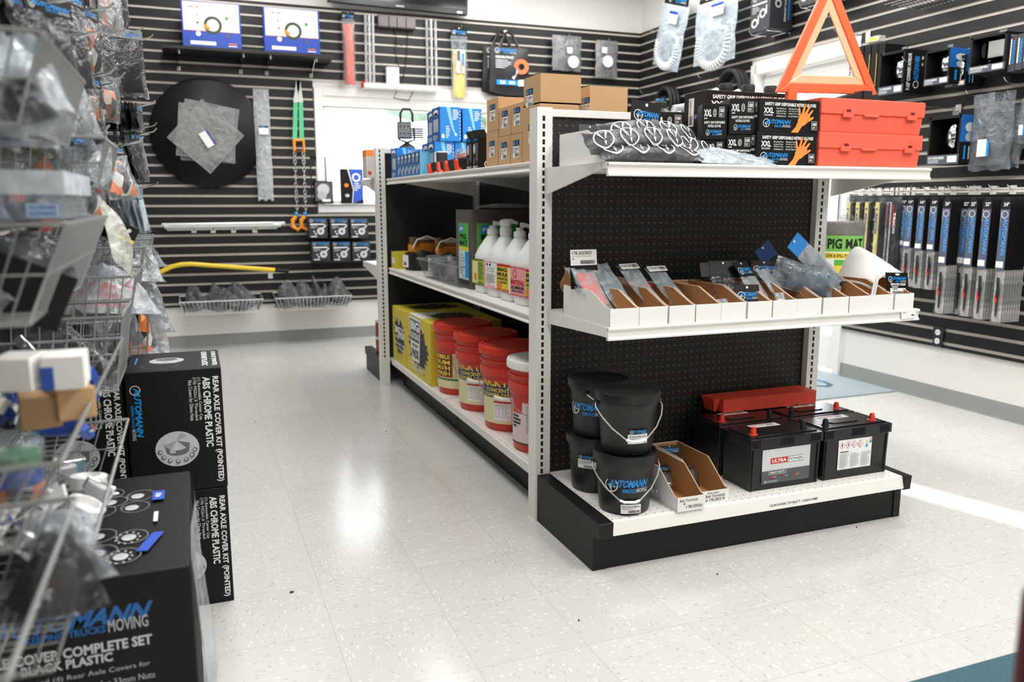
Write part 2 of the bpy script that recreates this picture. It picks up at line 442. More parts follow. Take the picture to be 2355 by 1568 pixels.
mb = MB(); mb.box(XL - 0.1, XW + 0.1, YF - 0.1, YW + 0.1, -0.08, 0, floor_mat()); struct('floor', mb)
mb = MB(); mb.box(XL - 0.1, XW + 0.1, YF - 0.1, YW + 0.1, ZC, ZC + 0.08, mat('ceiling_board', 'efeeea', 0.8, var=0.02)); struct('ceiling', mb)
WB = (1.035, 2.50, 1.11, 1.965)          # window in the back wall: x0 x1 z0 z1
DR = (4.175, 5.15, 0.0, 2.06)            # door in the right wall: y0 y1 z0 z1
def wall_y(name, y0, y1, x0, x1, hole):
    mb = MB(); a, b, c, d = hole
    mb.box(x0, a, y0, y1, 0, ZC, wall_paint); mb.box(b, x1, y0, y1, 0, ZC, wall_paint)
    mb.box(a, b, y0, y1, 0, c, wall_paint); mb.box(a, b, y0, y1, d, ZC, wall_paint); struct(name, mb)
def wall_x(name, x0, x1, y0, y1, hole):
    mb = MB(); a, b, c, d = hole
    mb.box(x0, x1, y0, a, 0, ZC, wall_paint); mb.box(x0, x1, b, y1, 0, ZC, wall_paint)
    if c > 0: mb.box(x0, x1, a, b, 0, c, wall_paint)
    mb.box(x0, x1, a, b, d, ZC, wall_paint); struct(name, mb)
wall_y('wall_back', YW, YW + 0.12, XL - 0.1, XW + 0.12, WB)
wall_x('wall_right', XW, XW + 0.12, YF, YW, DR)
mb = MB(); mb.box(XL - 0.1, XL, YF, YW, 0, ZC, wall_paint); struct('wall_left', mb)
WF = (3.70, 3.90, 0.95, 2.05)            # unseen slit window behind the camera, added for the sun strip
wall_y('wall_front', YF - 0.12, YF, XL - 0.1, XW + 0.12, WF)
def slats(name, axis, a0, a1, z0, z1, holes, sgn):
    """slatwall: boards with a pale metal strip showing in each groove"""
    mb = MB(); P = 0.0757; zl = []
    z = 2.0855
    while z > z0: z -= P
    z += P
    while z < z1: zl.append(z); z += P
    def runs(lo, hi):
        r = [(a0, a1)]
        for h0, h1, hz0, hz1 in holes:
            if hi > hz0 + 1e-4 and lo < hz1 - 1e-4:
                r = [q for s_, e_ in r for q in ((s_, min(e_, h0)), (max(s_, h1), e_)) if q[1] - q[0] > 0.005]
        return r
    def slab(lo, hi, d0, d1, m):
        for s_, e_ in runs(lo, hi):
            if axis == 'y': mb.box(s_, e_, YW - d1, YW - d0, lo, hi, m)
            elif sgn < 0: mb.box(XW - d1, XW - d0, s_, e_, lo, hi, m)
            else: mb.box(XL + d0, XL + d1, s_, e_, lo, hi, m)
    cuts = [z0] + zl + [z1]; G = 0.0095
    for i in range(len(cuts) - 1):
        lo = cuts[i] + (G if i else 0); hi = cuts[i + 1] - (G if i < len(cuts) - 2 else 0)
        slab(lo, hi, 0.0, 0.019, slat_black)
        if i: slab(cuts[i] - G, cuts[i] + G, 0.0, 0.009, slat_insert)
    struct(name, mb)
ZS0, ZS1 = 0.318, 2.64
slats('trim_1', 'y', XL, XW, ZS0, ZS1, [(WB[0] - 0.07, WB[1] + 0.09, WB[2] - 0.07, WB[3] + 0.09)], -1)
slats('trim_2', 'x', YF, YW - 0.02, ZS0, ZS1, [(DR[0] - 0.05, DR[1] + 0.06, -1, DR[3] + 0.06)], -1)
slats('trim_3', 'x', YF, YW - 0.02, ZS0, ZS1, [], 1)
def base(name, x0, x1, y0, y1, axis, s_):
    mb = MB(); prof = [(0, 0), (0.016, 0), (0.008, 0.012), (0.004, 0.084), (0, 0.09)]
    if axis == 'y': mb.prism([(YW - a, z) for a, z in prof], 'x', x0, x1, base_grey)
    elif s_ < 0: mb.prism([(XW - a, z) for a, z in prof], 'y', y0, y1, base_grey)
    else: mb.prism([(XL + a, z) for a, z in prof], 'y', y0, y1, base_grey)
    struct(name, mb)
base('baseboard_back', XL, XW, 0, 0, 'y', 0); base('baseboard_right', 0, 0, YF, DR[0] - 0.045, 'x', -1); base('baseboard_left', 0, 0, YF, YW - 0.02, 'x', 1)
# back window
def frame_y(mb, x0, x1, z0, z1, w, y0, y1, m):
    mb.box(x0 - w, x0, y0, y1, z0 - w, z1 + w, m); mb.box(x1, x1 + w, y0, y1, z0 - w, z1 + w, m)
    mb.box(x0, x1, y0, y1, z1, z1 + w, m); mb.box(x0, x1, y0, y1, z0 - w, z0, m)
mb = MB(); frame_y(mb, WB[0], WB[1], WB[2], WB[3], 0.065, YW - 0.03, YW + 0.004, trim_paint)
frame_y(mb, WB[0] + 0.03, WB[1] - 0.03, WB[2] + 0.03, WB[3] - 0.03, 0.03, YW + 0.05, YW + 0.10, trim_paint)
w1 = struct('window_1', mb, 0.003)
mb = MB(); mb.box(WB[0] + 0.03, WB[1] - 0.03, YW + 0.072, YW + 0.078, WB[2] + 0.03, WB[3] - 0.03, glass); mb.build('glass_pane', w1)
mb = MB(); mb.box(WB[0] - 0.02, WB[1] + 0.02, YW - 0.05, YW + 0.05, WB[2] - 0.004, WB[2] + 0.012, trim_paint); mb.build('window_sill', w1, 0.003)
mb = MB(); mb.box(WB[0], WB[1], YW - 0.02, YW + 0.02, WB[3] - 0.075, WB[3], trim_paint); mb.cyl((WB[0], YW - 0.005, WB[3] - 0.083), (WB[1], YW - 0.005, WB[3] - 0.083), 0.006, mat('blind_rail', 'a9a49c', 0.5)); mb.build('blind_headrail', w1)
# door on the right wall: white frame, full glass leaf
mb = MB(); y0, y1, _, z1 = DR
mb.box(XW - 0.022, XW + 0.13, y0 - 0.045, y0 + 0.012, 0, z1 + 0.055, trim_paint); mb.box(XW - 0.022, XW + 0.13, y1 - 0.012, y1 + 0.05, 0, z1 + 0.055, trim_paint)
mb.box(XW - 0.022, XW + 0.13, y0, y1, z1 - 0.012, z1 + 0.055, trim_paint)
d1 = struct('door_1', mb, 0.003)
mb = MB(); a, b = y0 + 0.016, y1 - 0.016
for r in ((a, a + 0.10, 0.012, z1 - 0.02), (b - 0.10, b, 0.012, z1 - 0.02), (a + 0.1, b - 0.1, 0.012, 0.24), (a + 0.1, b - 0.1, z1 - 0.13, z1 - 0.02)):
    mb.box(XW + 0.05, XW + 0.095, r[0], r[1], r[2], r[3], trim_paint)
mb.build('door_leaf', d1, 0.002)
mb = MB(); mb.box(XW + 0.07, XW + 0.076, a + 0.1, b - 0.1, 0.24, z1 - 0.13, glass); mb.build('glass_pane', d1)
mb = MB(); mb.tube([(XW + 0.04, a + 0.05, 0.95), (XW + 0.0, a + 0.05, 0.95), (XW + 0.0, a + 0.05, 1.25), (XW + 0.04, a + 0.05, 1.25)], 0.01, chrome, 8); mb.build('pull_handle', d1)
# frame and pane of the added slit window behind the camera
mb = MB(); frame_y(mb, WF[0], WF[1], WF[2], WF[3], 0.05, YF - 0.03, YF + 0.03, trim_paint); w2 = struct('added_slit_window', mb)
mb = MB(); mb.box(WF[0], WF[1], YF - 0.06, YF - 0.055, WF[2], WF[3], glass); mb.build('glass_pane', w2)
# outside
mb = MB(); mb.box(-30, 40, -30, 40, -0.35, -0.12, mat('pale_gravel', 'cfccc4', 0.9, var=0.1, scale=3)); g = struct('ground_outside', mb)
leaf = mat('pale_foliage', '6f8a78', 0.7, var=0.25, scale=3)
def tree(x, y, h, label, seed):
    R = random.Random(seed); t = thing('tree', label, 'tree', (x, y, -0.12), group='trees outside the back window')
    mb = MB(); mb.tube([(0, 0, 0), (0.05, 0, h * 0.3), (0, 0.05, h * 0.6)], [0.14, 0.11, 0.06], mat('tree_bark', '75695a', 0.9, var=0.2)); mb.build('trunk', t)
    mb = MB()
    for k in range(34):
        a = R.uniform(0, 2 * PI); rr = R.uniform(0, 1.7); z = h * R.uniform(0.3, 1.0)
        mb.ball((rr * math.cos(a), rr * math.sin(a), z), (R.uniform(.35, .8), R.uniform(.35, .8), R.uniform(.3, .6)), leaf, 9, 6)
    mb.build('crown', t)
for i, (x, y, h) in enumerate(((1.2, 17, 4.2), (6.2, 18.5, 5.0), (11.4, 19.5, 4.4))):
    tree(x, y, h, ['pale leafy tree seen through the back window above the sill goods', 'larger leafy tree beyond the back window behind the work lamp', 'leafy tree far right beyond the back window'][i], i)
# unseen ceiling panels, added as bodies for the fill lights
lamp_w = mat('lamp_diffuser', 'ffffff', 0.5, emit=3.0)
for i, ((x, y, e), lo) in enumerate(zip(LAMPS, LAMP_O)):
    t = thing('added_ceiling_light', 'unseen white ceiling light panel added to light the shop floor', 'ceiling light', (x, y, ZC), group='added ceiling light panels')
    mb = MB()
    for r in ((-.32, -.29, -.62, .62), (.29, .32, -.62, .62), (-.29, .29, -.62, -.59), (-.29, .29, .59, .62)): mb.box(*r, -0.02, 0, trim_paint)
    mb.build('frame', t); mb = MB(); mb.box(-.29, .29, -.59, .59, -0.012, -0.004, lamp_w); mb.build('diffuser', t)
# mats on the floor
mat_blue = mat('grey_blue_carpet', '9caab0', 0.95, var=0.25, scale=180, bump=0.3)
t = thing('door_mat', 'grey blue carpet mat with dark numerals on the floor before the glass door', 'mat', (0, 0, 0))
mb = MB(); mb.box(2.65, 3.90, 3.64, 4.42, 0.0, 0.008, mat_blue); mb.build('pile', t)
mb = MB(); f = mb.face((2.65, 3.64, 0.0082), (1, 0, 0), (0, 1, 0)); mk = mat('dark_mat_figures', '46647a', 0.95)
f.text('S', .62, .33, .80, .60, mk); f.text('O', .86, .22, 1.04, .49, mk); mb.build('figures', t)
t = thing('carpet_mat', 'dark teal carpet mat at the right bottom corner of the floor', 'mat', (0, 0, 0))
mb = MB(); mb.box(1.35, 3.2, -0.4, 1.31, 0, 0.010, mat('teal_carpet', '40616c', 0.95, var=0.3, scale=160, bump=0.3)); mb.build('pile', t)
# ================================================================ SHELVING
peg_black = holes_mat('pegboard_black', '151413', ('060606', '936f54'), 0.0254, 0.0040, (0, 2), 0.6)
peg_black_x = holes_mat('pegboard_black_side_shaded', '121110', ('060606', '4a3a30'), 0.0254, 0.0034, (1, 2), 0.7)  # darker pegboard copy, shade between the shelves put into its colour
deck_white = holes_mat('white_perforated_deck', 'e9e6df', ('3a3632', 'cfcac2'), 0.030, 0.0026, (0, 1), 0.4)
peg_dim = holes_mat('pegboard_black_far_shaded', '121110', ('060606', '4a3a30'), 0.0254, 0.0034, (0, 2), 0.7)  # same pegboard with the gloom of the far shelving painted in
toe = mat('black_kick_plate', '151413', 0.5, var=0.1, scale=5, spec=.3)
slot_dark = mat('slot_shadow_hollow', '0c0c0c', 0.8)
def upright(t, x0, x1, y0, y1, z1, fy):
    mb = MB(); mb.box(x0, x1, y0, y1, 0, z1, steel_white)
    n = int((z1 - 0.1) / 0.0254); xc = (x0 + x1) / 2 - 0.004; s_ = -1 if fy < 0 else 1; yf = y0 if fy < 0 else y1
    for k in range(3, n):
        z = 0.10 + k * 0.0254; a, b = (yf - 0.0006, yf + 0.001) if fy < 0 else (yf - 0.001, yf + 0.0006)
        mb.box(xc - 0.0045, xc + 0.0045, a, b, z, z + 0.0165, slot_dark)
    return mb.build('upright', t)
def shelf_front(t, x0, x1, yb, yf, z, deep, front, rails=0):
    """shelf facing -y (yf<yb) or +y, with rolled front lip and side brackets"""
    s_ = 1 if yf < yb else -1
    mb = MB(); lo, hi = min(yf, yb), max(yf, yb)
    mb.box(x0, x1, lo, hi, z - 0.012, z, steel_white)
    lp = [(yf + 0.002 * s_, z), (yf - 0.006 * s_, z - 0.002), (yf - 0.006 * s_, z - 0.008), (yf, z - 0.012), (yf, z - 0.03), (yf - 0.006 * s_, z - 0.034), (yf - 0.005 * s_, z - 0.04), (yf + 0.01 * s_, z - 0.04), (yf + 0.01 * s_, z - 0.012)]
    mb.prism(lp, 'x', x0, x1, steel_white)
    for k in range(rails):
        y = yf + s_ * (0.06 + k * 0.06); mb.box(x0 + 0.02, x1 - 0.02, min(y, y + s_ * 0.045), max(y, y + s_ * 0.045), z - 0.022, z - 0.011, steel_white)
    sh = mb.build('shelf', t, 0.0015)
    for x in (x0, x1 - 0.004):
        mb = MB(); mb.prism([(yb, z), (yf + 0.005 * s_, z), (yf + 0.005 * s_, z - front), (yf + 0.03 * s_, z - front), (yb, z - deep)], 'x', x - 0.003, x + 0.004, steel_white)
        mb.build('bracket', sh)
    return sh
def base_unit(t, x0, x1, yb, yf, zd, kick_in=0.03):
    s_ = 1 if yf < yb else -1
    mb = MB(); mb.box(x0, x1, min(yf + .012 * s_, yb), max(yf + .012 * s_, yb), zd - 0.012, zd, deck_white)
    mb.prism([(yf + .012 * s_, zd), (yf + .012 * s_, zd - .012), (yf + .004 * s_, zd - .014), (yf - .006 * s_, zd - .044), (yf - .012 * s_, zd - .044), (yf - .002 * s_, zd - .002), (yf + .003 * s_, zd)], 'x', x0, x1, steel_white); mb.build('base_deck', t, 0.0015)
    mb = MB(); k = yf + kick_in * s_; mb.box(x0 - 0.02, x1 + 0.01, min(k, k + 0.02 * s_), max(k, k + 0.02 * s_), 0, zd - 0.042, toe); mb.build('kick_plate', t)
    for x, w in ((x0 - 0.05, 0.048), (x1, 0.03)):
        mb = MB(); mb.prism([(yb, 0), (k - 0.004 * s_, 0), (k - 0.004 * s_, zd - 0.045), (yf - 0.012 * s_, zd - 0.05), (yf - 0.016 * s_, zd + 0.002), (yb, zd + 0.006)], 'x', x, x + w, dark_plastic)
        mb.build('end_panel', t, 0.003)
def deck_print(t, txt):
    mb = MB(); f = mb.face((1.73, 2.0905, 0.133), (1, 0, 0), (0, .23, 1)); f.text(txt, 0, 0, 0.20, 0.008, ink); mb.build('shelf_edge_print', t)
# ---- front end unit
g1 = thing('end_shelving_unit', 'white end display unit with black pegboard back facing the camera', 'shelving', (0, 0, 0))
YB = 2.60
upright(g1, 1.088, 1.143, 2.565, 2.632, 1.44, -1); upright(g1, 2.268, 2.323, 2.565, 2.632, 1.44, -1)
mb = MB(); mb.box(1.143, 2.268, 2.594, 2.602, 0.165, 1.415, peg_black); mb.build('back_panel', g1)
mb = MB(); mb.box(1.143, 2.268, 2.585, 2.615, 1.412, 1.437, steel_white); mb.build('top_rail', g1, 0.002)
shelf_front(g1, 1.118, 2.345, 2.575, 2.118, 1.243, 0.092, 0.018, 5)
shelf_front(g1, 1.128, 2.345, 2.575, 2.118, 0.764, 0.048, 0.03)
base_unit(g1, 1.145, 2.312, 2.60, 2.10, 0.166)
deck_print(g1, 'ULIPOWER T/P BATT. 1000C/AMP')
# price ticket on the mid shelf
mb = MB(); f = mb.face((2.26, 2.1115, 0.728), (1, 0, 0), (0, 0, 1)); f.rect(0, 0.004, 0.065, 0.03, white); f.rect(0.006, 0.025, 0.02, 0.027, red_ink); f.rect(0.045, 0.014, 0.058, 0.018, ink); mb.build('price_ticket', g1)
# ---- long double sided run behind it
g2 = thing('shelving_run', 'long white double sided shelving run in the middle of the shop', 'shelving', (0, 0, 0))
for y in (2.66, 3.79, 4.90): 
    mb = MB(); mb.box(1.655, 1.715, y - 0.02, y + 0.02, 0, 1.44, steel_white)
    for k in range(5, 52): mb.box(1.654, 1.656, y - 0.004, y + 0.004, 0.10 + k * .0254, .1165 + k * .0254, slot_dark)
    mb.build('upright', g2)
for a, b in ((2.68, 3.77), (3.81, 4.88)):
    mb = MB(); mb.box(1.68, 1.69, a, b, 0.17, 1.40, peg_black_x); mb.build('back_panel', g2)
    mb = MB(); mb.box(1.66, 1.71, a, b, 1.40, 1.425, steel_white); mb.build('top_rail', g2)
def shelf_side(t, xf, xb, y0, y1, z, deep, rails=0):
    s_ = 1 if xb > xf else -1
    mb = MB(); mb.box(min(xf, xb), max(xf, xb), y0, y1, z - 0.012, z, steel_white)
    lp = [(xf, z), (xf - 0.006 * s_, z - 0.002), (xf - 0.006 * s_, z - 0.008), (xf, z - 0.012), (xf, z - 0.026), (xf - 0.006 * s_, z - 0.03), (xf - 0.005 * s_, z - 0.036), (xf + 0.01 * s_, z - 0.036), (xf + 0.01 * s_, z - 0.012)]
    mb.prism(lp, 'y', y0, y1, steel_white)
    for k in range(rails):
        x = xf + s_ * (0.07 + k * 0.07); mb.box(min(x, x + s_ * .045), max(x, x + s_ * .045), y0 + 0.02, y1 - 0.02, z - 0.024, z - 0.011, steel_white)
    sh = mb.build('shelf', t, 0.0015)
    for y in (y0, y1 - 0.004):
        mb = MB(); mb.prism([(xb, z), (xf + 0.01 * s_, z), (xf + 0.01 * s_, z - 0.02), (xf + 0.06 * s_, z - 0.02), (xb, z - deep)], 'y', y, y + 0.003, steel_white); mb.build('bracket', sh)
for a, b in ((2.645, 3.785), (3.792, 4.925)):
    shelf_side(g2, 1.112, 1.655, a, b, 1.268, 0.10, 5); shelf_side(g2, 1.112, 1.655, a, b, 0.735, 0.05)
    shelf_side(g2, 2.26, 1.715, a, b, 1.268, 0.10, 5); shelf_side(g2, 2.26, 1.715, a, b, 0.735, 0.05)
    for xf, xb in ((1.112, 1.655), (2.26, 1.715)):
        s_ = 1 if xb > xf else -1
        mb = MB(); mb.box(min(xf + .008 * s_, xb), max(xf + .008 * s_, xb), a, b, 0.158, 0.17, deck_white); mb.box(min(xf, xf + .008 * s_), max(xf, xf + .008 * s_), a, b, 0.135, 0.1695, steel_white); mb.build('base_deck', g2, 0.0015)
        k = xf + 0.07 * s_; mb = MB(); mb.box(min(k, k + .02 * s_), max(k, k + .02 * s_), a, b, 0, 0.135, toe); mb.build('kick_plate', g2)
# ---- far end unit facing the back wall
g3 = thing('end_shelving_unit', 'far white end display unit facing the back window wall', 'shelving', (0, 0, 0))
upright(g3, 1.052, 1.105, 4.945, 5.01, 1.45, -1); upright(g3, 2.26, 2.313, 4.945, 5.01, 1.45, -1)
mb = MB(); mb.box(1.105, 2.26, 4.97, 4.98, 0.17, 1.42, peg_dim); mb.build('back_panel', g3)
mb = MB(); mb.box(1.105, 2.26, 4.96, 4.99, 1.418, 1.445, steel_white); mb.build('top_rail', g3, 0.002)
shelf_front(g3, 1.075, 2.30, 5.0, 5.55, 1.275, 0.10, 0.02, 3); shelf_front(g3, 1.075, 2.30, 5.0, 5.55, 0.735, 0.10, 0.03)
base_unit(g3, 1.115, 2.26, 4.99, 5.52, 0.15)
# ================================================================ SHAPES USED SEVERAL TIMES
def pillow(mb, w, d, h, m, seed=1, flat=0.03, amp=0.12, nu=18, nv=12, bow=0.0, base=0.0, p=3.2):
    """sealed soft bag lying flat, centred on the origin, resting on z=0"""
    R = random.Random(seed); ph = [R.uniform(0, 6.28) for _ in range(8)]; fr = [R.uniform(2, 7) for _ in range(8)]
    def hz(a, b):
        u, v = 2 * a - 1, 2 * b - 1
        k = max(0, 1 - abs(u) ** p) * max(0, 1 - abs(v) ** p)
        wv = sum(math.sin(fr[i] * u + fr[(i + 3) % 8] * v + ph[i]) for i in range(5)) / 5
        return k, wv
    def top(a, b):
        k, wv = hz(a, b)
        return ((a - .5) * w * (1 + .015 * math.sin(9 * b + ph[1])), (b - .5) * d * (1 + .02 * math.sin(8 * a + ph[2])), base + h * (0.16 + 0.84 * k * (1 + amp * wv * 2)) + bow * (1 - (2 * a - 1) ** 2) * k)
    def bot(a, b):
        k, wv = hz(a, b)
        p = top(a, b); return (p[0], p[1], base + h * 0.14 * (1 - k) + bow * 0.6 * (1 - (2 * a - 1) ** 2) * k)
    mb.grid(nu, nv, top, m); mb.grid(nu, nv, lambda a, b: bot(1 - a, b), m)
def sheetbag(mb, w, h, t, m, seed=1, amp=0.006, nu=8, nv=10, z0=0.0, belly=0.45, taper=0.0):
    """soft flat bag standing in the xz plane, front towards -y, hanging down from z0+h; fuller low down"""
    R = random.Random(seed); ph = [R.uniform(0, 6.28) for _ in range(10)]; fr = [R.uniform(2, 8) for _ in range(10)]
    def pt(a, b, s_):
        u = 2 * a - 1
        k = (max(0, 1 - abs(u) ** 3)) * max(0.0, math.sin(PI * min(1, max(0, b)) ** (0.5 / belly * 0.5 + 0.25))) ** 0.7
        wv = sum(math.sin(fr[i] * u + fr[(i + 4) % 10] * 2 * b + ph[i]) for i in range(5)) / 5
        e = 0.012 * math.sin(11 * b + ph[6]) + 0.008 * math.sin(23 * b + ph[7])
        x = u * w * 0.5 * (1 - taper * (1 - b)) + e * w * u
        return (x, s_ * (t * 0.5 * k + 0.0008) * (1 + 0.5 * wv) + amp * wv, z0 + h * b + 0.012 * h * math.sin(7 * u + ph[8]) * (1 - b))
    mb.grid(nu, nv, lambda a, b: pt(a, b, -1), m); mb.grid(nu, nv, lambda a, b: pt(1 - a, b, 1), m)
def pouch(name, label, cat, loc, rot, w, h, t, body, head=None, hh=0.03, inside=None, ih=(0.06, 0.7), it=0.7, sticker=None, seed=1, group=None, logo=True, grommet=False):
    """hanging retail pouch: film bag, printed header card, what is in it, price sticker; origin at the bottom middle, front -y"""
    T = thing(name, label, cat, loc, group=group, rot=rot)
    mb = MB(); sheetbag(mb, w, h - (hh if head else 0), t, body, seed); mb.build('bag', T)
    if inside:
        mb = MB(); sheetbag(mb, w * 0.78, h * (ih[1] - ih[0]), t * it, inside, seed + 7, amp=0.003, z0=h * ih[0]); mb.build('contents', T)
    if head:
        mb = MB(); mb.box(-w / 2, w / 2, -0.0016, 0.0016, h - hh, h, head)
        f = mb.face((-w / 2, -0.0016, h - hh), (1, 0, 0), (0, 0, 1))
        if logo: f.logo(w * 0.08, hh * 0.12, w * 0.94, hh * 0.62)
        f.disc(w * 0.5, hh * 0.84, min(hh, w) * 0.07, white, 12)
        mb.build('header_card', T)
    if sticker:
        sx, sz, sw, sh = sticker
        mb = MB(); f = mb.face((sx - sw / 2, -t * 0.62 - 0.002, sz), (1, 0, 0), (0, 0, 1)); f.rect(0, 0, sw, sh, white); f.rect(0, sh * .72, sw, sh, navy_ink)
        f.lines(sw * .1, sh * .35, sw * .9, sh * .65, 2, ink); f.bars(sw * .2, sh * .06, sw * .85, sh * .28, ink, 10); mb.build('sticker', T)
    return T
def bin_box(label, loc, w=0.097, d=0.33, hb=0.096, hf=0.054, group='white cardboard shelf bins on the middle shelf', rz=0.0):
    """open corrugated picking bin: white outside, brown inside, sloping side walls; origin front left bottom"""
    T = thing('cardboard_bin', label, 'bin', loc, rz, group)
    prof = [(0, 0), (d, 0), (d, hb), (d * 0.38, hb), (d * 0.06, hf + 0.002), (0, hf)]
    for x, s_ in ((0, 1), (w, -1)):
        mb = MB(); mb.prism(prof, 'x', min(x, x + 0.0012 * s_), max(x, x + 0.0012 * s_), white_card)
        mb.prism([(a, max(b - 0.0006, 0)) for a, b in prof], 'x', min(x + .0012 * s_, x + .0034 * s_), max(x + .0012 * s_, x + .0034 * s_), kraft_dark); mb.build('side_wall', T)
    mb = MB(); mb.box(0, w, -0.0012, 0.0012, 0, hf, white_card); mb.box(0.003, w - .003, 0.0012, 0.003, 0, hf - .001, kraft_dark); mb.build('front_lip', T)
    mb = MB(); mb.box(0, w, d - 0.003, d, 0, hb, white_card); mb.box(.003, w - .003, d - .005, d - .003, 0, hb - .001, kraft_dark); mb.build('back_wall', T)
    mb = MB(); mb.box(0.003, w - 0.003, 0.003, d - 0.005, 0, 0.003, kraft_dark); mb.build('bottom', T)
    return T
R0 = random.Random(5)
# ================================================================ BLACK PAILS ON THE BOTTOM DECK
pail_black = mat('pail_black_plastic', '161615', 0.42, var=0.1, scale=12, bump=0.02, bscale=200)
def pail(label, x, y, z, art, lab, face_deg, bail_deg):
    T = thing('lidded_pail', label, 'pail', (x, y, z), 0, 'black lidded pails stacked on the bottom deck')
    r0, r1, h = 0.083, 0.099, 0.198
    mb = MB(); mb.lathe([(r0 - .004, 0), (r0, .006), (r0 + .012, .150), (r0 + .0135, .152), (r0 + .0145, .172), (r0 + .0145, .186)], pail_black, 48); mb.build('body', T)
    mb = MB(); mb.lathe([(.1005, .168), (.105, .170), (.106, .188), (.104, .197), (.101, h), (.097, h), (.093, h - .004), (.02, h - .004)], pail_black, 48); mb.build('lid', T)
    a = math.radians(bail_deg); ca, sa = math.cos(a), math.sin(a)
    mb = MB(); pts = []
    for xx, out, sag in ((-.108, .0, 0), (-.110, .022, -.012), (-.098, .055, -.035), (-.072, .088, -.066), (-.032, .112, -.098), (-.016, .116, -.103), (.016, .116, -.103), (.032, .112, -.098), (.072, .088, -.066), (.098, .055, -.035), (.110, .022, -.012), (.108, 0, 0)):
        pts.append((xx * ca + out * sa, xx * sa - out * ca, 0.160 + sag))
    mb.tube(pts, 0.0022, mat('bail_wire', 'e4e4e2', 0.3, 0.6), 6)
    bl = mb.build('bail_handle', T)
    mb = MB(); mb.tube(pts[4:8], 0.0045, white, 8); mb.build('hand_grip', bl)
    for s_ in (-1, 1):
        mb = MB(); mb.cyl((s_ * .098 * ca, s_ * .098 * sa, .160), (s_ * .112 * ca, s_ * .112 * sa, .160), 0.007, pail_black, n=10); mb.build('bail_ear', T)
    t = math.radians(face_deg); u = (math.cos(t), math.sin(t), 0)
    if art:
        mb = MB(); f = mb.face((0, 0, 0.075), u, (0, 0, 1)); f.wrap = (r0 + .0085,); f.e = 0.0006; f.logo(-0.078, 0.0, 0.072, 0.05); mb.build('printed_logo', T)
    if lab:
        mb = MB(); f = mb.face((0, 0, lab[1]), (math.cos(math.radians(lab[0])), math.sin(math.radians(lab[0])), 0), (0, 0, 1)); f.wrap = (r0 + 0.0035 + lab[1] * 0.075,); f.e = 0.0022
        f.stock_label(-.033, 0, .033, .046, lab[2], 4); mb.build('stock_label', T)
    T.scale = (.965, .965, .97); return T
PZ0 = 0.1665
pail('bottom black pail of the front stack with the full blue maker print', 1.241, 2.198, PZ0, True, (-14, 0.008, '573.KG70516'), -22, -20)
pail('top black pail of the front stack, lid up with swung wire handle', 1.245, 2.198, PZ0 + .1925, False, (-6, 0.042, '573.KG705162D'), 150, -14)
pail('bottom black pail of the rear stack beside the shelf upright', 1.243, 2.405, PZ0, False, (-46, 0.092, '573.KG7051'), 150, 60)
pail('top black pail of the rear stack with large blue print half hidden', 1.245, 2.400, PZ0 + .1925, True, None, -50, 40)
# ================================================================ TERMINAL BINS
def hand_text(T, lines, w):
    mb = MB(); f = mb.face((0, -0.0014, 0), (1, 0, 0), (0, 0, 1))
    for t, x0, y0, x1, y1 in lines: f.text(t, x0, y0, x1, y1, ink, bold=0.004, shear=0.15)
    mb.build('handwriting', T)
gb = 'terminal bins on the bottom deck'
B1 = bin_box('white bin marked 178.3003P beside the black pails', (1.372, 2.092, .166), .101, .31, .115, .046, gb)
hand_text(B1, [('Batt.Terminals', .008, .031, .075, .040), ('#', .022, .021, .030, .028), ('178.3003p', .032, .006, .092, .019)], .101)
B2 = bin_box('white bin marked 178.3003N beside the battery block', (1.478, 2.118, .166), .105, .31, .118, .043, gb)
hand_text(B2, [('Auto mann', .022, .033, .066, .040), ('Batt Terminals', .016, .021, .090, .031), ('# 178.3003 N', .016, .007, .090, .018)], .105)
for i, (x, y, z, rz, lb) in enumerate(((1.405, 2.20, .20, .3, 'lowest bagged battery terminal in the bin marked 178.3003P'), (1.42, 2.26, .215, -.4, 'middle bagged battery terminal in the bin marked 178.3003P'), (1.425, 2.33, .235, .2, 'rear bagged battery terminal in the bin marked 178.3003P'))):
    T = pouch('bagged_terminal', lb, 'part bag', (x, y, z - .025), (-.9, 0, rz), .07, .085, .022, clear_film, black_card, .028, chrome, (.1, .6), seed=20 + i, group='bagged battery terminals')
T = pouch('bagged_terminal', 'clear bag of terminals leaning inside the bin marked 178.3003N', 'part bag', (1.53, 2.23, .172), (-.35, 0, .5), .075, .085, .03, dark_film, None, .02, grey_plastic, (.1, .8), seed=31, group='bagged battery terminals')
T = pouch('bagged_terminal', 'black backed terminal bag at the rear of the bin marked 178.3003N', 'part bag', (1.525, 2.36, .19), (-.5, 0, -.2), .075, .10, .02, dark_film, black_card, .03, black_matte, (.1, .6), seed=33, group='bagged battery terminals')
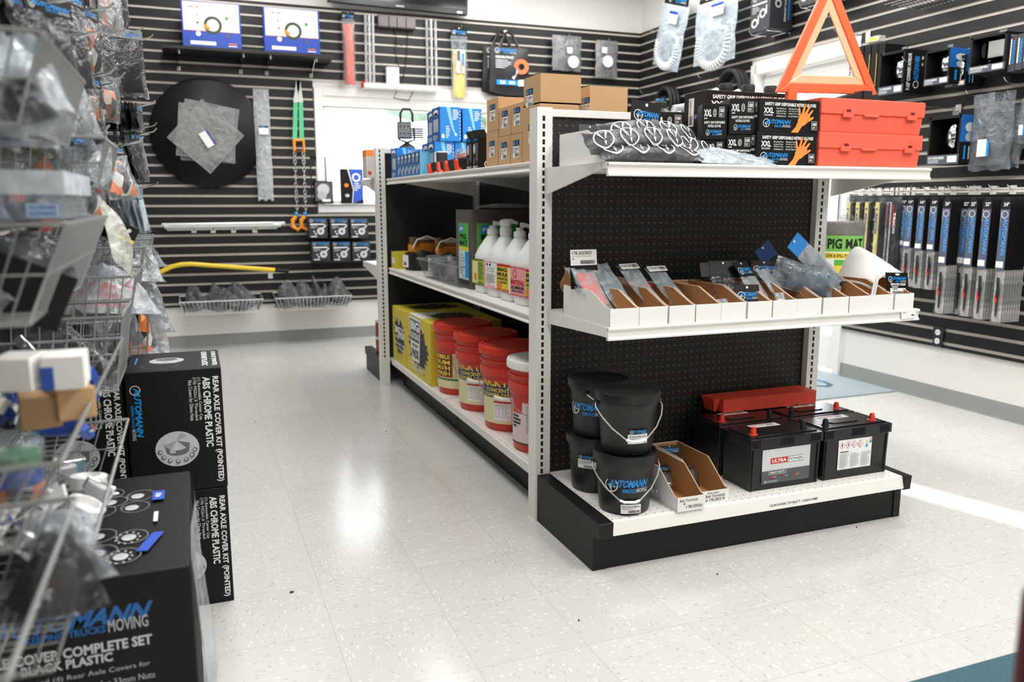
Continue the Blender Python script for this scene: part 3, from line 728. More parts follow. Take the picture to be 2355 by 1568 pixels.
# ================================================================ BATTERIES
bat_black = mat('battery_case_black', '161515', 0.38, var=0.08, scale=20, bump=0.02, bscale=220); bat_lid = mat('battery_lid_black', '1d1d20', 0.22)
def battery(label, x, y, face, posts):
    T = thing('truck_battery', label, 'battery', (x, y, .166), 0, 'truck batteries on the bottom deck')
    w, d, h = .302, .170, .187
    mb = MB(); mb.box(.006, w - .006, .006, d - .006, 0, .150, bat_black, 0.003)
    for xx in (.012, w - .02): mb.box(xx, xx + .006, .002, .006, .004, .145, bat_black)
    mb.build('case', T, .003)
    mb = MB(); mb.box(0, w, 0, d, .150, h - .004, bat_lid); mb.box(.012, w - .012, .02, d - .02, h - .004, h, bat_lid)
    for k0, n in ((.004, 7), (w * .40, 11), (w * .82, 8)):
        for k in range(n): mb.box(k0 + k * .0055, k0 + k * .0055 + .0028, -.0025, 0, .152, h - .006, bat_lid)
    mb.rbox(w * .26, w * .68, d * .32, d * .62, h, h + .003, .02, bat_lid); mb.build('lid', T, .002)
    for k, (px, col) in enumerate(posts):
        m = mat('red_post_cap', 'e0402f', 0.4) if col == 'red' else mat('black_post_cap', '17171a', 0.4)
        mb = MB(); mb.lathe([(.016, 0), (.016, .003), (.0105, .005), (.0098, .018), (.008, .022), (.0075, .027), (.002, .028)], m, 18, (px, d * .30, h - .003)); mb.build('post_cap', T)
    if face == 'brand':
        mb = MB(); f = mb.face((.052, .0055, .022), (1, 0, 0), (0, 0, 1)); f.rect(0, 0, .20, .120, mat('label_silver', 'd2d4d6', .35, .0)); f.rect(0, 0, .20, .045, darkgrey_ink); f.poly([(0, .045), (.12, .045), (.2, .058), (.2, .045)], silver_ink)
        f.rect(.034, .068, .104, .088, red_ink); f.rect(.104, .068, .174, .088, ink); f.rect(.1055, .0695, .1725, .0865, white)
        f.text('ULTRA', .040, .072, .100, .084, white, .03); f.text('POWER', .109, .073, .169, .083, ink, .01)
        f.rect(.028, .030, .100, .0445, white); f.rect(.0292, .0312, .0988, .0445, darkgrey_ink); f.text('HEAVY DUTY', .033, .034, .095, .042, white, .02)
        for k in range(3): f.rect(.036 + k * .048, .018, .044 + k * .048, .026, red_ink); f.lines(.047 + k * .048, .02, .076 + k * .048, .024, 1, silver_ink)
        f.disc(.014, .008, .0045, white, 14, r0=.6); f.lines(.022, .004, .08, .012, 2, silver_ink, .3); mb.build('front_label', T)
    else:
        mb = MB(); f = mb.face((.068, .0055, .033), (1, 0, 0), (0, 0, 1)); f.rect(0, 0, .150, .108, white)
        for k in range(4):
            cx = .016 + k * .027; f.poly([(cx - .013, .088), (cx, .075), (cx + .013, .088), (cx, .101)], red_ink); f.poly([(cx - .011, .088), (cx, .077), (cx + .011, .088), (cx, .099)], white)
            if k < 2: f.rect(cx - .002, .083, cx + .002, .094, ink)
            else: f.lines(cx - .005, .084, cx + .005, .091, 2, darkgrey_ink)
        f.disc(.142, .092, .005, blue_ink, 12); f.disc(.126, .078, .005, blue_ink, 12); f.disc(.143, .102, .004, red_ink, 12, r0=.7); f.disc(.126, .092, .004, yellow_ink, 12)
        f.lines(.006, .062, .09, .068, 1, ink, .5)
        for k in range(3): f.lines(.006 + k * .048, .006, .048 + k * .048, .058, 10, grey_ink, .5, k)
        mb.build('hazard_label', T)
    mb = MB(); f = mb.face((.09, d * .66, h + .0002), (1, 0, 0), (0, 1, 0)); f.rect(0, 0, .12, .035, white); f.text('ULTRAPOWER', .004, .018, .065, .03, red_ink); f.lines(.07, .008, .115, .03, 2, ink); mb.build('top_label', T)
    return T
battery('front left truck battery with silver and red maker label', 1.690, 2.150, 'brand', ((.045, 'red'), (.255, 'black')))
battery('front right truck battery with white hazard label', 1.998, 2.150, 'hazard', ((.045, 'black'), (.257, 'red')))
battery('rear left truck battery half under the red tray', 1.690, 2.328, 'brand', ((.045, 'red'), (.255, 'black')))
battery('rear right truck battery half under the red tray', 1.998, 2.328, 'hazard', ((.045, 'black'), (.257, 'red')))
red_plastic = mat('red_moulded_plastic', 'f4543e', 0.5, var=0.05, scale=20, bump=0.02, bscale=150)
T = thing('plastic_tray', 'red plastic tray upside down on the two rear batteries', 'tray', (1.80, 2.462, .353 + .004))
mb = MB(); mb.prism([(0, 0), (.43, 0), (.43, .05), (.0, .05), (-.0, .05)], 'y', 0, .055, red_plastic); mb.prism([(.0, .05), (.43, .05), (.43, .0), (.0, 0)], 'y', .055, .057, red_plastic)
mb.prism([(-.012, .06), (.055, .048), (.055, .0), (.0, .0)], 'x', .0, .43, red_plastic) if False else None
mb.box(-.03, .0, .02, .1, .0, .05, red_plastic, .01); mb.box(0, .43, .057, .1, 0, .05, red_plastic); mb.build('shell', T, .004)
for x in (.09, .33):
    mb = MB(); mb.box(x, x + .012, -.002, .0, .0, .004, ink); mb.build('clip', T)
# ================================================================ MIDDLE SHELF: BINS AND THEIR GOODS
ZM = .7645
xs = [1.136, 1.237, 1.339, 1.434, 1.53, 1.627, 1.724, 1.823, 1.927, 2.037, 2.140, 2.236]
ord_ = ['first', 'second', 'third', 'fourth', 'fifth', 'sixth', 'seventh', 'eighth', 'ninth', 'tenth', 'eleventh', 'last']
for i, x in enumerate(xs):
    w = (xs[i + 1] if i < 11 else 2.325) - x - .004
    bin_box('white cardboard bin on the middle shelf, ' + ord_[i] + ' from the left upright', (x, 2.122 + (0.004 if i % 3 == 1 else 0), ZM), w)
pad_red = mat('red_foam_pad', 'ef5a48', 0.7, var=0.08, scale=60); pad_blue = mat('steel_blue_cloth', '3d5566', 0.8, var=0.25, scale=40); cable_red = mat('red_cable', 'd9402f', 0.4)
gp = 'bagged pads in the first bin'
for k in range(4):
    pouch('bagged_pad', ['rearmost red pad bag in the first bin under the white numbered label', 'red pad bag second from the back of the first bin', 'red pad bag third from the back of the first bin', 'foremost red pad bag leaning in the first bin'][k], 'part bag',
          (1.185, 2.215 + (3 - k) * .017, ZM + .006), (-.80, 0, .18), .078, .215, .012, film('milky_film', 'c4ced4', .62, .12), None, .03, pad_red, (.28, .9), seed=40 + k, group=gp)
T = thing('header_card', 'black card with white label 178.2025RD standing behind the first bin', 'card', (1.168, 2.36, .885), rot=(-.12, 0, .05))
mb = MB(); mb.box(-.050, .050, -.001, .001, -.03, .105, black_card); mb.build('card', T)
mb = MB(); f = mb.face((-.048, -.0012, .045), (1, 0, 0), (0, 0, 1)); f.rect(0, 0, .096, .05, white); f.text('178.2025RD', .006, .034, .078, .045, ink, .02); f.text('Bar 1 Battery Positive Pad', .006, .026, .075, .031, ink, 0); f.lines(.006, .018, .02, .024, 1, ink); f.bars(.035, .004, .09, .016, ink, 22); mb.build('stock_label', T)
T = thing('paper_tag', 'creased brown paper tag hanging beside the left upright', 'tag', (1.175, 2.50, .80))
mb = MB(); mb.grid(6, 6, lambda a, b: (-.02 + .05 * a, .02 * math.sin(6 * b + 3 * a), .03 + .09 * b - .02 * a), kraft_dark); mb.build('tag_sheet', T)
def leaning(label, x, y, w, h, t, body, inside, seed, ang=-.85, rz=.15, head=None, name='bagged_part', z=.006, strip=None, **k):
    T = pouch(name, label, 'part bag', (x, y, ZM + z), (ang, 0, rz), w, h, t, body, head, k.pop('hh', .03), inside, seed=seed, group='bagged parts in the middle shelf bins', **k)
    if strip:
        mb = MB(); f = mb.face((-w / 2, -t * .35 - .003, h - .026), (1, 0, 0), (0, 0, 1)); f.rect(0, 0, w, .024, white); f.text(strip, .004, .009, w * .6, .02, ink, .02); f.bars(w * .62, .006, w * .95, .02, ink, 8); mb.build('part_number_strip', T)
    return T
leaning('dark blue filled bag with a cardboard back leaning in the second bin', 1.275, 2.23, .085, .235, .022, film('milky_film', 'c4ced4', .62, .12), pad_blue, 51, -.82, .25, ih=(.35, .95))
T = thing('card_sheet', 'bare grey cardboard sheet behind the second bin', 'card', (1.30, 2.395, .845), rot=(-.3, .2, .1))
mb = MB(); mb.box(-.05, .05, 0, .002, 0, .045, mat('grey_board', 'b8aa96', .8)); mb.build('sheet', T)
leaning('bag with a red cable leaning in the third bin, white number strip on top', 1.385, 2.225, .085, .23, .022, film('milky_film', 'c4ced4', .62, .12), None, 53, -.85, .3, strip='178.3015BK')
mbT = bpy.context.scene.objects.get('x')
leaning('bag with a blue strap leaning in the fourth bin, white number strip on top', 1.475, 2.225, .085, .215, .022, film('milky_film', 'c4ced4', .62, .12), pad_blue, 54, -.85, .25, strip='178.2015', ih=(.5, .9))
mb = MB(); mb.tube([(1.352, 2.40, .858), (1.37, 2.385, .868), (1.395, 2.36, .862), (1.40, 2.34, .850)], .009, cable_red, 8); one('cable_end', mb, 'red cable end showing at the top of the third bin', 'cable')
leaning('small crumpled clear bag at the front of the fifth bin', 1.58, 2.16, .05, .06, .02, frost_film, None, 55, -.5, .2)
leaning('clear bag with a pink part in the seventh bin under a black header', 1.77, 2.20, .085, .20, .035, film('milky_film', 'c4ced4', .62, .12), mat('pink_terminal', 'f0a090', .6), 57, -.65, .35, black_card, hh=.06, ih=(.05, .45))
leaning('black card with eyelet leaning out of the sixth bin', 1.66, 2.27, .10, .14, .012, dark_film, None, 58, -.5, -.25, black_card, z=.045, hh=.055, logo=False)
leaning('grey card with eyelet standing at the back of the sixth bin', 1.70, 2.40, .10, .13, .012, dark_film, None, 59, -.25, .1, mat('grey_card', '6c6b68', .6), z=.03, hh=.05, logo=False)
leaning('upside down black header card hanging into the sixth bin', 1.68, 2.18, .085, .10, .012, dark_film, None, 60, -.35, -.2, black_card, z=.004, hh=.06)
leaning('black header card tilted over the eighth bin', 1.84, 2.30, .09, .15, .015, dark_film, black_matte, 61, -.5, -.45, black_card, z=.03, hh=.05)
leaning('crumpled black pack at the back of the eighth bin', 1.87, 2.38, .10, .14, .03, dark_film, black_matte, 62, -.3, .1, black_card, z=.02, hh=.045, logo=False)
leaning('blue edged clear sleeve leaning in the eighth bin', 1.86, 2.19, .075, .18, .014, frost_film, mat('pale_blue_card', '8fb4dc', .6), 63, -.75, .35)
leaning('folded black printed pack in the ninth bin', 1.90, 2.31, .085, .12, .015, dark_film, None, 64, -.5, .4, black_card, z=.03, hh=.05)
leaning('small white crumpled bag at the front of the seventh bin', 1.80, 2.155, .045, .07, .02, frost_film, white_card, 65, -.4, .2)
leaning('clear bag at the front of the ninth bin', 1.965, 2.18, .07, .10, .02, frost_film, None, 66, -.8, .3)
blue_lab = mat('bright_blue_label', '2d86d6', .45)
leaning('long clear bag with blue paper header slanting up from the tenth bin', 2.10, 2.23, .066, .26, .02, frost_film, black_matte, 67, -.35, .2, blue_lab, name='long_bagged_part', z=.01, hh=.055, logo=False, ih=(.0, .55))
bpy.data.objects['long_bagged_part'].rotation_euler = (-.2, -.85, .1); bpy.data.objects['long_bagged_part'].location.z = .835
leaning('second long clear bag with navy header behind the tenth bin', 1.99, 2.36, .075, .19, .02, dark_film, black_matte, 68, -.3, .2, mat('navy_label', '2b4a86', .45), name='long_bagged_part', z=.06, hh=.06, logo=False)
bpy.data.objects['long_bagged_part.001'].rotation_euler = (-.25, -.6, .1)
T = leaning('clear bag of blue grey cloth lying over the tenth and eleventh bins', 2.19, 2.20, .10, .22, .05, clear_film, pad_blue, 69, -.5, .1, name='bagged_cloth', z=.03, ih=(.1, .75))
T.rotation_euler = (-.5, -1.2, .15); T.location = (2.03, 2.19, .835)
foam_white = mat('white_foam_sheet', 'f6f5f2', .7, sub=.0)
mb = MB(); mb.grid(16, 6, lambda a, b: (2.225 + .205 * a, 2.22 + .17 * b, .81 + (.07 + .085 * b) * math.sin(PI * (a * .9 + .05)) ** .7 + .006 * math.sin(9 * a + 5 * b)), foam_white)
mb.grid(16, 6, lambda a, b: (2.225 + .205 * (1 - a), 2.22 + .17 * b, .806 + (.07 + .085 * b) * math.sin(PI * ((1 - a) * .9 + .05)) ** .7 + .006 * math.sin(9 * (1 - a) + 5 * b)), foam_white)
one('foam_sheet', mb, 'white foam sheet arched over the right hand bins of the middle shelf', 'foam sheet')
T = thing('header_card', 'black ground strap card with bar code standing in the last bin', 'card', (2.29, 2.16, .80), rot=(-.2, .05, .1))
mb = MB(); mb.box(-.057, .057, -.001, .001, 0, .088, black_card); mb.build('card', T)
mb = MB(); f = mb.face((-.057, -.0012, 0), (1, 0, 0), (0, 0, 1)); f.logo(.012, .052, .104, .075); f.text('GROUND STRAP', .02, .042, .098, .051, white, .03); f.lines(.025, .035, .095, .04, 1, white, .6); f.rect(.016, .008, .096, .033, white); f.lines(.03, .026, .08, .032, 1, ink); f.bars(.026, .011, .088, .023, ink, 20); f.disc(.057, .081, .012, white, 14, ry=.0035); mb.build('card_print', T)
mb = MB(); mb.box(-.012, .012, 0, .002, 0, .12, white); f = mb.face((-.012, 0, 0), (1, 0, 0), (0, 0, 1)); f.lines(.003, .01, .021, .09, 12, grey_ink)
one('hang_tag', mb, 'white printed strip tag slanting over the eleventh bin', 'tag', (2.165, 2.15, .80), rot=(-.4, .75, .1))
# roll of absorbent mats standing behind the end unit, seen beyond the right upright
def mat_roll(label, x, y, z, r, h, deg, ground):
    T = thing('absorbent_mat_roll', label, 'mat roll', (x, y, z), group='absorbent mat packs')
    mb = MB(); mb.lathe([(r * .96, 0), (r, .01), (r, h - .02), (r * .9, h), (.04, h)], mat('grey_felt', '77726c', .95, var=.25, scale=50), 40); mb.build('pads', T)
    mb = MB(); mb.lathe([(r * 1.02, 0), (r * 1.03, h * .5), (r * 1.02, h - .005), (r * .8, h + .012), (.03, h + .03)], film('thin_clear_wrap', '70767c', .86, .12, .35), 32); mb.build('shrink_wrap', T)
    t = math.radians(deg); mb = MB(); f = mb.face((0, 0, h * .02), (math.cos(t), math.sin(t), 0), (0, 0, 1)); f.wrap = (r * 1.04,) ; w = r * 2.1; H = h * .79
    f.rect(-w / 2, 0, w / 2, H, white); f.rect(-w / 2, H * .72, w / 2, H, mat('leaf_green_print', '7cc05a', .5)); f.rect(-w / 2, H * .60, w / 2, H * .70, yellow_ink)
    f.rect(-w * .46, H * .76, -w * .30, H * .96, blue_ink); f.text('PIG', -w * .44, H * .80, -w * .32, H * .92, white, .03); f.text('PIG MAT', -w * .27, H * .77, w * .46, H * .95, ink, .035)
    f.text('OIL LEAK & SPILL PADS', -w * .4, H * .625, w * .2, H * .68, ink, .01); f.rect(-w * .12, 0, w * .14, H * .48, yellow_ink); f.rect(-w * .12, H * .48, w * .14, H * .58, green_ink); f.lines(-w * .45, H * .05, -w * .16, H * .52, 9, grey_ink); f.lines(w * .2, H * .05, w * .46, H * .52, 9, grey_ink)
    mb.build('label_sleeve', T); return T
mat_roll('wrapped grey mat roll with green label seen right of the end unit', 2.662, 2.86, .736, .103, .31, -36, 0)
mb = MB(); mb.box(2.33, 2.80, 2.70, 3.3, .705, .735, steel_white)
T = mb.build('side_shelf', g2, .002)
mb = MB(); mb.prism([(2.33, .735), (2.78, .735), (2.78, .71), (2.33, .66)], 'y', 2.70, 2.704, steel_white); mb.build('bracket', T)
# ================================================================ TOP SHELF
ZT = 1.2435
def glove_box(label, x, y, z, rz, kind):
    """carton of disposable gloves: long front face -y, short end face -x; origin at the front left bottom corner"""
    T = thing('glove_box', label, 'glove box', (x, y, z), rz, 'glove cartons on the top shelf')
    L, D, h = .228, .115, .100
    mb = MB(); mb.box(0, L, 0, D, 0, h, black_card); mb.build('carton', T, .0015)
    mb = MB(); f = mb.face((0, 0, 0), (1, 0, 0), (0, 0, 1))
    f.text('SAFETY GRIP DISPOSABLE NITRILE GLOVES', .018, .079, .214, .089, white, .03); f.text('XXL', .014, .056, .052, .073, white, .03); f.text('XX-LARGE', .016, .048, .048, .053, white, .02)
    for k, t in enumerate(('Powder-Free', 'Latex-Free', 'Safety Orange', 'Ambidextrous')): f.text(t, .062, .069 - k * .0075, .098, .074 - k * .0075, white, .0)
    for k, t in enumerate(('Fish Scale Texture', 'for Secure Grip', 'Single-Use Only', '8 mil Nitrile')): f.text(t, .108, .069 - k * .0075, .150, .074 - k * .0075, white, .0)
    f.logo(.012, .012, .118, .040)
    f.poly([(.118, 0), (.146, 0), (.156, .014), (.170, .030), (.164, .042), (.146, .040), (.136, .018)][::1], skin_orange)
    f.poly([(.144, .018), (.168, .022), (.186, .036), (.190, .052), (.176, .062), (.154, .056), (.143, .04)], skin_orange)
    for a, b, c, d, r in ((.150, .052, .146, .074, .0045), (.160, .055, .168, .084, .0048), (.170, .056, .186, .080, .0048), (.180, .05, .197, .068, .0045), (.182, .038, .200, .047, .005)):
        q = Vector((c - a, d - b)); n_ = Vector((-q.y, q.x)).normalized() * r
        f.poly([(a + n_.x, b + n_.y), (a - n_.x, b - n_.y), (c - n_.x * .7, d - n_.y * .7), (c + q.normalized().x * r, d + q.normalized().y * r), (c + n_.x * .7, d + n_.y * .7)], skin_orange)
    f.rect(.196, .010, .218, .036, white); f.rect(.1968, .0108, .2172, .0352, black_ink); f.text('100', .199, .022, .215, .032, white, .03); f.lines(.200, .013, .214, .02, 2, white)
    mb.build('front_print', T)
    mb = MB(); f = mb.face((0, D, 0), (0, -1, 0), (0, 0, 1))
    if kind == 'code':
        f.rect(.028, .012, .056, .085, white); f.bars(.032, .016, .052, .04, ink, 8); f.text('573.10004XL', .033, .042, .042, .083, ink, .01, rot=90); f.logo(.06, .03, .1, .042)
    else:
        t = 'M' if kind == 'm' else 'XXL'; f.text(t, .008, .064, .044 if t != 'M' else .030, .084, white, .03); f.lines(.01, .056, .04, .062, 1, white)
        f.disc(.058, .074, .008, white, 16, ry=.011, r0=.82); f.disc(.058, .074, .004, white, 12, ry=.006, r0=.7); f.rect(.078, .062, .102, .09, white); f.rect(.079, .063, .101, .089, black_ink); f.text('100', .081, .075, .099, .086, white, .03); f.lines(.081, .065, .098, .073, 2, white)
        f.text('SAFETY GRIP DISPOSABLE', .010, .044, .106, .051, white, .02); f.text('NITRILE GLOVES', .028, .034, .088, .041, white, .02); f.logo(.02, .010, .095, .028)
    mb.build('end_print', T)
    return T
glove_box('lower glove carton facing the camera with orange hand, beside the red cases', 1.642, 2.135, ZT, 0, 'xxl')
glove_box('upper glove carton facing the camera with orange hand, beside the red cases', 1.646, 2.135, ZT + .1005, 0, 'xxl')
ge = PI / 2 - .28
def end_on(label, px, z, Y, rz, kind):
    p = PY(px, 300, Y); return glove_box(label, p.x, p.y, z, rz, kind)
# cartons standing end-on behind the two front ones
glove_box('glove carton end-on with XXL print touching the upper front carton', 1.648, 2.155, ZT + .0935, 1.22, 'xxl').scale = (.5, .72, 1.08)
glove_box('glove carton end-on with XXL print, lower and half behind the glove bags', 1.645, 2.16, ZT, 1.22, 'xxl').scale = (.5, .72, .93)
glove_box('glove carton end-on with XXL print second from the front cartons', 1.563, 2.185, ZT + .078, 1.12, 'xxl').scale = (.42, .66, 1.08)
glove_box('dark lower glove carton under the second end-on carton', 1.563, 2.19, ZT, 1.12, 'xxl').scale = (.42, .66, .77)
glove_box('high glove carton with white bar code on its end, behind the end-on pair', 1.662, 2.45, ZT + .132, -.03, 'code').scale = (1.55, 1.2, 1.32)
glove_box('base glove carton under the high carton with the bar code', 1.662, 2.45, ZT, -.03, 'code').scale = (1.55, 1.2, 1.31)
glove_box('glove carton end-on marked M at the left of the glove stack', 1.562, 2.42, ZT + .078, 1.30, 'm').scale = (.8, .9, 1.05)
# red triangle cases
case_red = mat('red_case_plastic', 'f2644c', 0.55, var=0.04, scale=15, bump=0.03, bscale=160)
def tri_case(label, z):
    T = thing('triangle_case', label, 'plastic case', (1.878, 2.13, z), 0, 'red warning triangle cases')
    w, d, h = .435, .135, .106
    mb = MB(); mb.box(.003, w - .003, .004, d - .004, 0, h * .56, case_red, .005); mb.build('base_shell', T, .003)
    mb = MB(); mb.box(0, w, 0, d, h * .54, h, case_red, 0); mb.box(w * .40, w * .54, -.003, .001, h * .48, h * .56, case_red); mb.build('lid_shell', T, .003)
    for x in (.085, .355):
        mb = MB(); mb.box(x, x + .042, -.005, .0, h * .45, h * .62, case_red); mb.box(x + .012, x + .03, -.0055, -.004, h * .60, h * .68, mat('latch_hole', '6a1410', .7)); mb.build('latch', T, .001)
    return T
tri_case('lower red warning triangle case on the right end of the top shelf', ZT)
tri_case('upper red warning triangle case under the standing triangle', ZT + .1065)
# standing warning triangle
tri_pale = mat('pale_orange_reflector', 'ffba92', .45, var=.05, scale=60)
tri_edge = mat('red_orange_reflector', 'ff6a40', .3, bump=.15, scale=400); T = thing('warning_triangle', 'large orange warning triangle standing on the red cases', 'warning triangle', (0, 0, 0))
zb = ZT + .213
YT = 2.20
A, B, C_ = PY(1786, 212, YT), PY(2018, 217, YT), PY(1912, -62, YT)
def bar(p, q, r, y0, y1, w0, w1, m, nm, inner):
    """one side of the triangle between corners p and q; band from w0 to w1 measured inwards"""
    d = (q - p); L = d.length; d.normalize(); n_ = (inner - p); n_ = n_ - d * n_.dot(d); n_.normalize()
    mb = MB(); t0, t1 = w0 * 1.75, w1 * 1.75
    quad = [p + d * t0 + n_ * w0, q - d * t0 + n_ * w0, q - d * t1 + n_ * w1, p + d * t1 + n_ * w1]
    vs = [Vector((v.x, y0, v.z)) for v in quad] + [Vector((v.x, y1, v.z)) for v in quad]
    mb.add(vs, [(0, 1, 2, 3), (7, 6, 5, 4), (0, 4, 5, 1), (1, 5, 6, 2), (2, 6, 7, 3), (3, 7, 4, 0)], m)
    return mb.build(nm, T, .002)
ctr = (A + B + C_) / 3
for p, q in ((A, B), (B, C_), (C_, A)):
    bar(p, q, 0, YT, YT + .012, 0, .030, tri_edge, 'reflector_bar', ctr); bar(p, q, 0, YT + .004, YT + .009, .030, .056, tri_pale, 'fluorescent_strip', ctr)
mb = MB(); mb.box(1.80, 1.835, YT - .004, YT + .012, zb - .035 + .03, zb + .03, tri_edge); mb.build('foot_lug', T)
mb = MB(); p, q = PY(1918, 214, YT - .03), PY(2000, 196, YT - .03)
mb.prism([(p.x, zb), (q.x, zb), (q.x, zb + .030), (q.x - .02, zb + .033)], 'y', YT - .04, YT + .03, black_matte); mb.box(q.x - .035, q.x, YT - .045, YT + .035, zb, zb + .032, black_matte); mb.build('base_foot', T, .002)
# white bins and their goods at the left end of the top shelf
gt = 'white cardboard bins on the top shelf'
for k, x in enumerate((1.152, 1.255, 1.358)):
    bin_box(['white bin at the left end of the top shelf beside the upright', 'second white bin on the top shelf behind the printed bags', 'third white bin on the top shelf behind the printed bags'][k], (x, 2.20, ZT), .099, .33, .105, .06, gt)
gcard = mat('dark_grey_header', '4a4a4c', .5)
gq = 'packs in the top shelf bins'
pouch('carded_pack', 'dark grey carded pack with green edge in the leftmost top shelf bin', 'pack', (1.205, 2.40, ZT + .01), (-.1, 0, .1), .080, .120, .02, dark_film, gcard, .045, black_matte, seed=71, group=gq, logo=False)
pouch('carded_pack', 'grey headed pack with blue straps in the second top shelf bin', 'pack', (1.290, 2.36, ZT + .012), (-.1, 0, .05), .075, .105, .03, clear_film, gcard, .045, mat('blue_strap', '2f6fd6', .5), seed=72, group=gq)
pouch('carded_pack', 'rear grey headed pack with blue straps in the second top shelf bin', 'pack', (1.285, 2.44, ZT + .015), (0, 0, .05), .08, .115, .03, clear_film, gcard, .045, mat('blue_strap', '2f6fd6', .5), seed=73, group=gq, logo=False)
mb = MB()
for k, (x, y, z) in enumerate(((1.285, 2.29, .07), (1.315, 2.31, .085), (1.30, 2.25, .04))): mb.ball((x, y, ZT + z), (.034, .03, .024), mat('grey_earmuff_foam', '8b8d8e', .7), 16, 10)
one('ear_muffs', mb, 'grey rounded ear muffs in the second top shelf bin', 'ear muffs')
T = pouch('safety_glasses_pack', 'tall black headed safety glasses pack above the printed bags', 'pack', (1.365, 2.34, ZT + .03), (-.12, .10, .1), .115, .175, .03, clear_film, black_card, .075, grey_plastic, (.05, .4), seed=74)
mb = MB(); f = mb.face((-.05, -.022, .075), (1, 0, 0), (0, 0, 1)); f.text('SAFETY GLASSES', 0, .004, .10, .018, white, .03); mb.build('print', T)
# printed black and white bags
stripe = mat('black_knit_print', '211f1e', .5, var=.3, scale=220)
def printed_bag(label, x, y, z, rz, w, d, h, seed, bow=.03, tilt=0, lean=.8):
    T = thing('printed_bag', label, 'sleeve bag', (x, y, z), group='black and white printed sleeve bags', rot=(lean, tilt, rz))
    mb = MB(); pillow(mb, w, d, h, stripe, seed, bow=bow, p=5); mb.build('bag', T)
    mb = MB(); pillow(mb, w * 1.04, d * 1.06, h * 1.02, film('thin_clear_wrap', '70767c', .86, .12, .35), seed, bow=bow, base=-.0005, p=5); mb.build('clear_wrap', T)
    mb = MB(); n = 4
    for k in range(n):
        cx = -w * .36 + k * w * .24
        def rim(t, rr): 
            a = cx + rr * .030 * math.cos(t); b = -d * .05 + rr * .033 * math.sin(t); u, v = 2 * a / w, 2 * b / d
            kk = max(0, 1 - abs(u) ** 5) * max(0, 1 - abs(v) ** 5); return (a, b, h * (.16 + .84 * kk) + bow * (1 - u * u) * kk + .004)
        vs = []; 
        for j in range(20): t = 2 * PI * j / 20; vs += [rim(t, 1.0), rim(t, .88)]
        mb.add(vs, [(2 * j, 2 * ((j + 1) % 20), 2 * ((j + 1) % 20) + 1, 2 * j + 1) for j in range(20)], white)
        mb.add([rim(t, rr) for t, rr in ((2.3, .8), (2.0, .8), (-1.57, .25))], [(0, 1, 2)], white); mb.add([rim(t, rr) for t, rr in ((.84, .8), (1.14, .8), (-1.57, .25))], [(0, 1, 2)], white); mb.add([rim(t, rr) for t, rr in ((-1.57, .8), (-1.2, .35), (-1.9, .35))], [(0, 1, 2)], white)
    mb.build('badge_print', T); return T
printed_bag('lowest black and white printed bag on the top shelf edge', 1.285, 2.175, ZT + .022, .0, .36, .085, .026, 81, .004, 0, .42)
printed_bag('second printed bag lying over the lowest, tipped up at its left', 1.255, 2.205, ZT + .058, .03, .34, .085, .030, 82, .010, -.05, .85)
printed_bag('third printed bag draped to the right of the pile', 1.40, 2.225, ZT + .048, -.10, .30, .08, .028, 83, .006, .13, .75)
printed_bag('topmost printed bag across the back of the pile', 1.34, 2.262, ZT + .084, .06, .34, .09, .028, 84, .014, .0, .75)
for k in range(5):
    T = thing('glove_bag', ['lowest', 'second', 'third', 'fourth', 'topmost'][k] + ' clear bag of white gloves in the stack before the glove cartons', 'glove bag', (1.575 + .008 * (k % 2), 2.180 + .012 * k, ZT + .020 + .007 * k), 0, 'clear glove bags', rot=(.34, (.02, -.02, .03, -.01, .01)[k], (-.03, .02, -.02, .03, 0)[k]))
    mb = MB(); pillow(mb, .25, .12, .013, mat('pale_glove_plastic', 'd3dadd', .5, var=.12, scale=40), 90 + k, amp=.4, p=9); mb.build('gloves', T)
    mb = MB(); pillow(mb, .275, .135, .0135, film('pale_bag_film', 'bccad1', .35, .15, .9, 30), 95 + k, amp=.7, p=9); mb.build('bag', T)
# ================================================================ LONG RUN, LEFT SIDE
ZS, ZK, ZD = 1.2685, .7355, .1705
# ---- brown cartons with stock labels on the -x face
def carton(label, x, y0, y1, z, h, w, code, open_=False, lab=(.35, .5), seed=1, name='cardboard_box', group='brown cartons on the run'):
    T = thing(name, label, 'cardboard box', (x, y0, z), 0, group); d = y1 - y0
    mb = MB()
    if open_:
        t = .004
        mb.box(0, w, 0, t, 0, h, kraft); mb.box(0, w, d - t, d, 0, h, kraft); mb.box(0, t, t, d - t, 0, h, kraft); mb.box(w - t, w, t, d - t, 0, h, kraft); mb.box(0, w, 0, d, 0, t, kraft)
        mb.build('carton', T)
        for s_ in (0, 1):
            mb = MB(); mb.grid(1, 1, lambda a, b: (w * a, (.002 if s_ == 0 else d - .002) + (1 if s_ == 0 else -1) * b * d * .45, h + .001 + b * .006), kraft); mb.build('flap', T)
    else:
        mb.box(0, w, 0, d, 0, h, kraft); mb.build('carton', T, .002)
        mb = MB(); mb.box(.02, w - .0, d * .42, d * .58, h, h + .0006, mat('packing_tape', 'c9a87c', .3)); mb.build('tape_strip', T)
    if code:
        mb = MB(); f = mb.face((-.0002, d, 0), (0, -1, 0), (0, 0, 1)); a, b = lab; f.stock_label(d * a - .0 - .032, h * b - .03, d * a + .032, h * b + .034, code, seed); mb.build('stock_label', T)
    return T
XC = 1.155
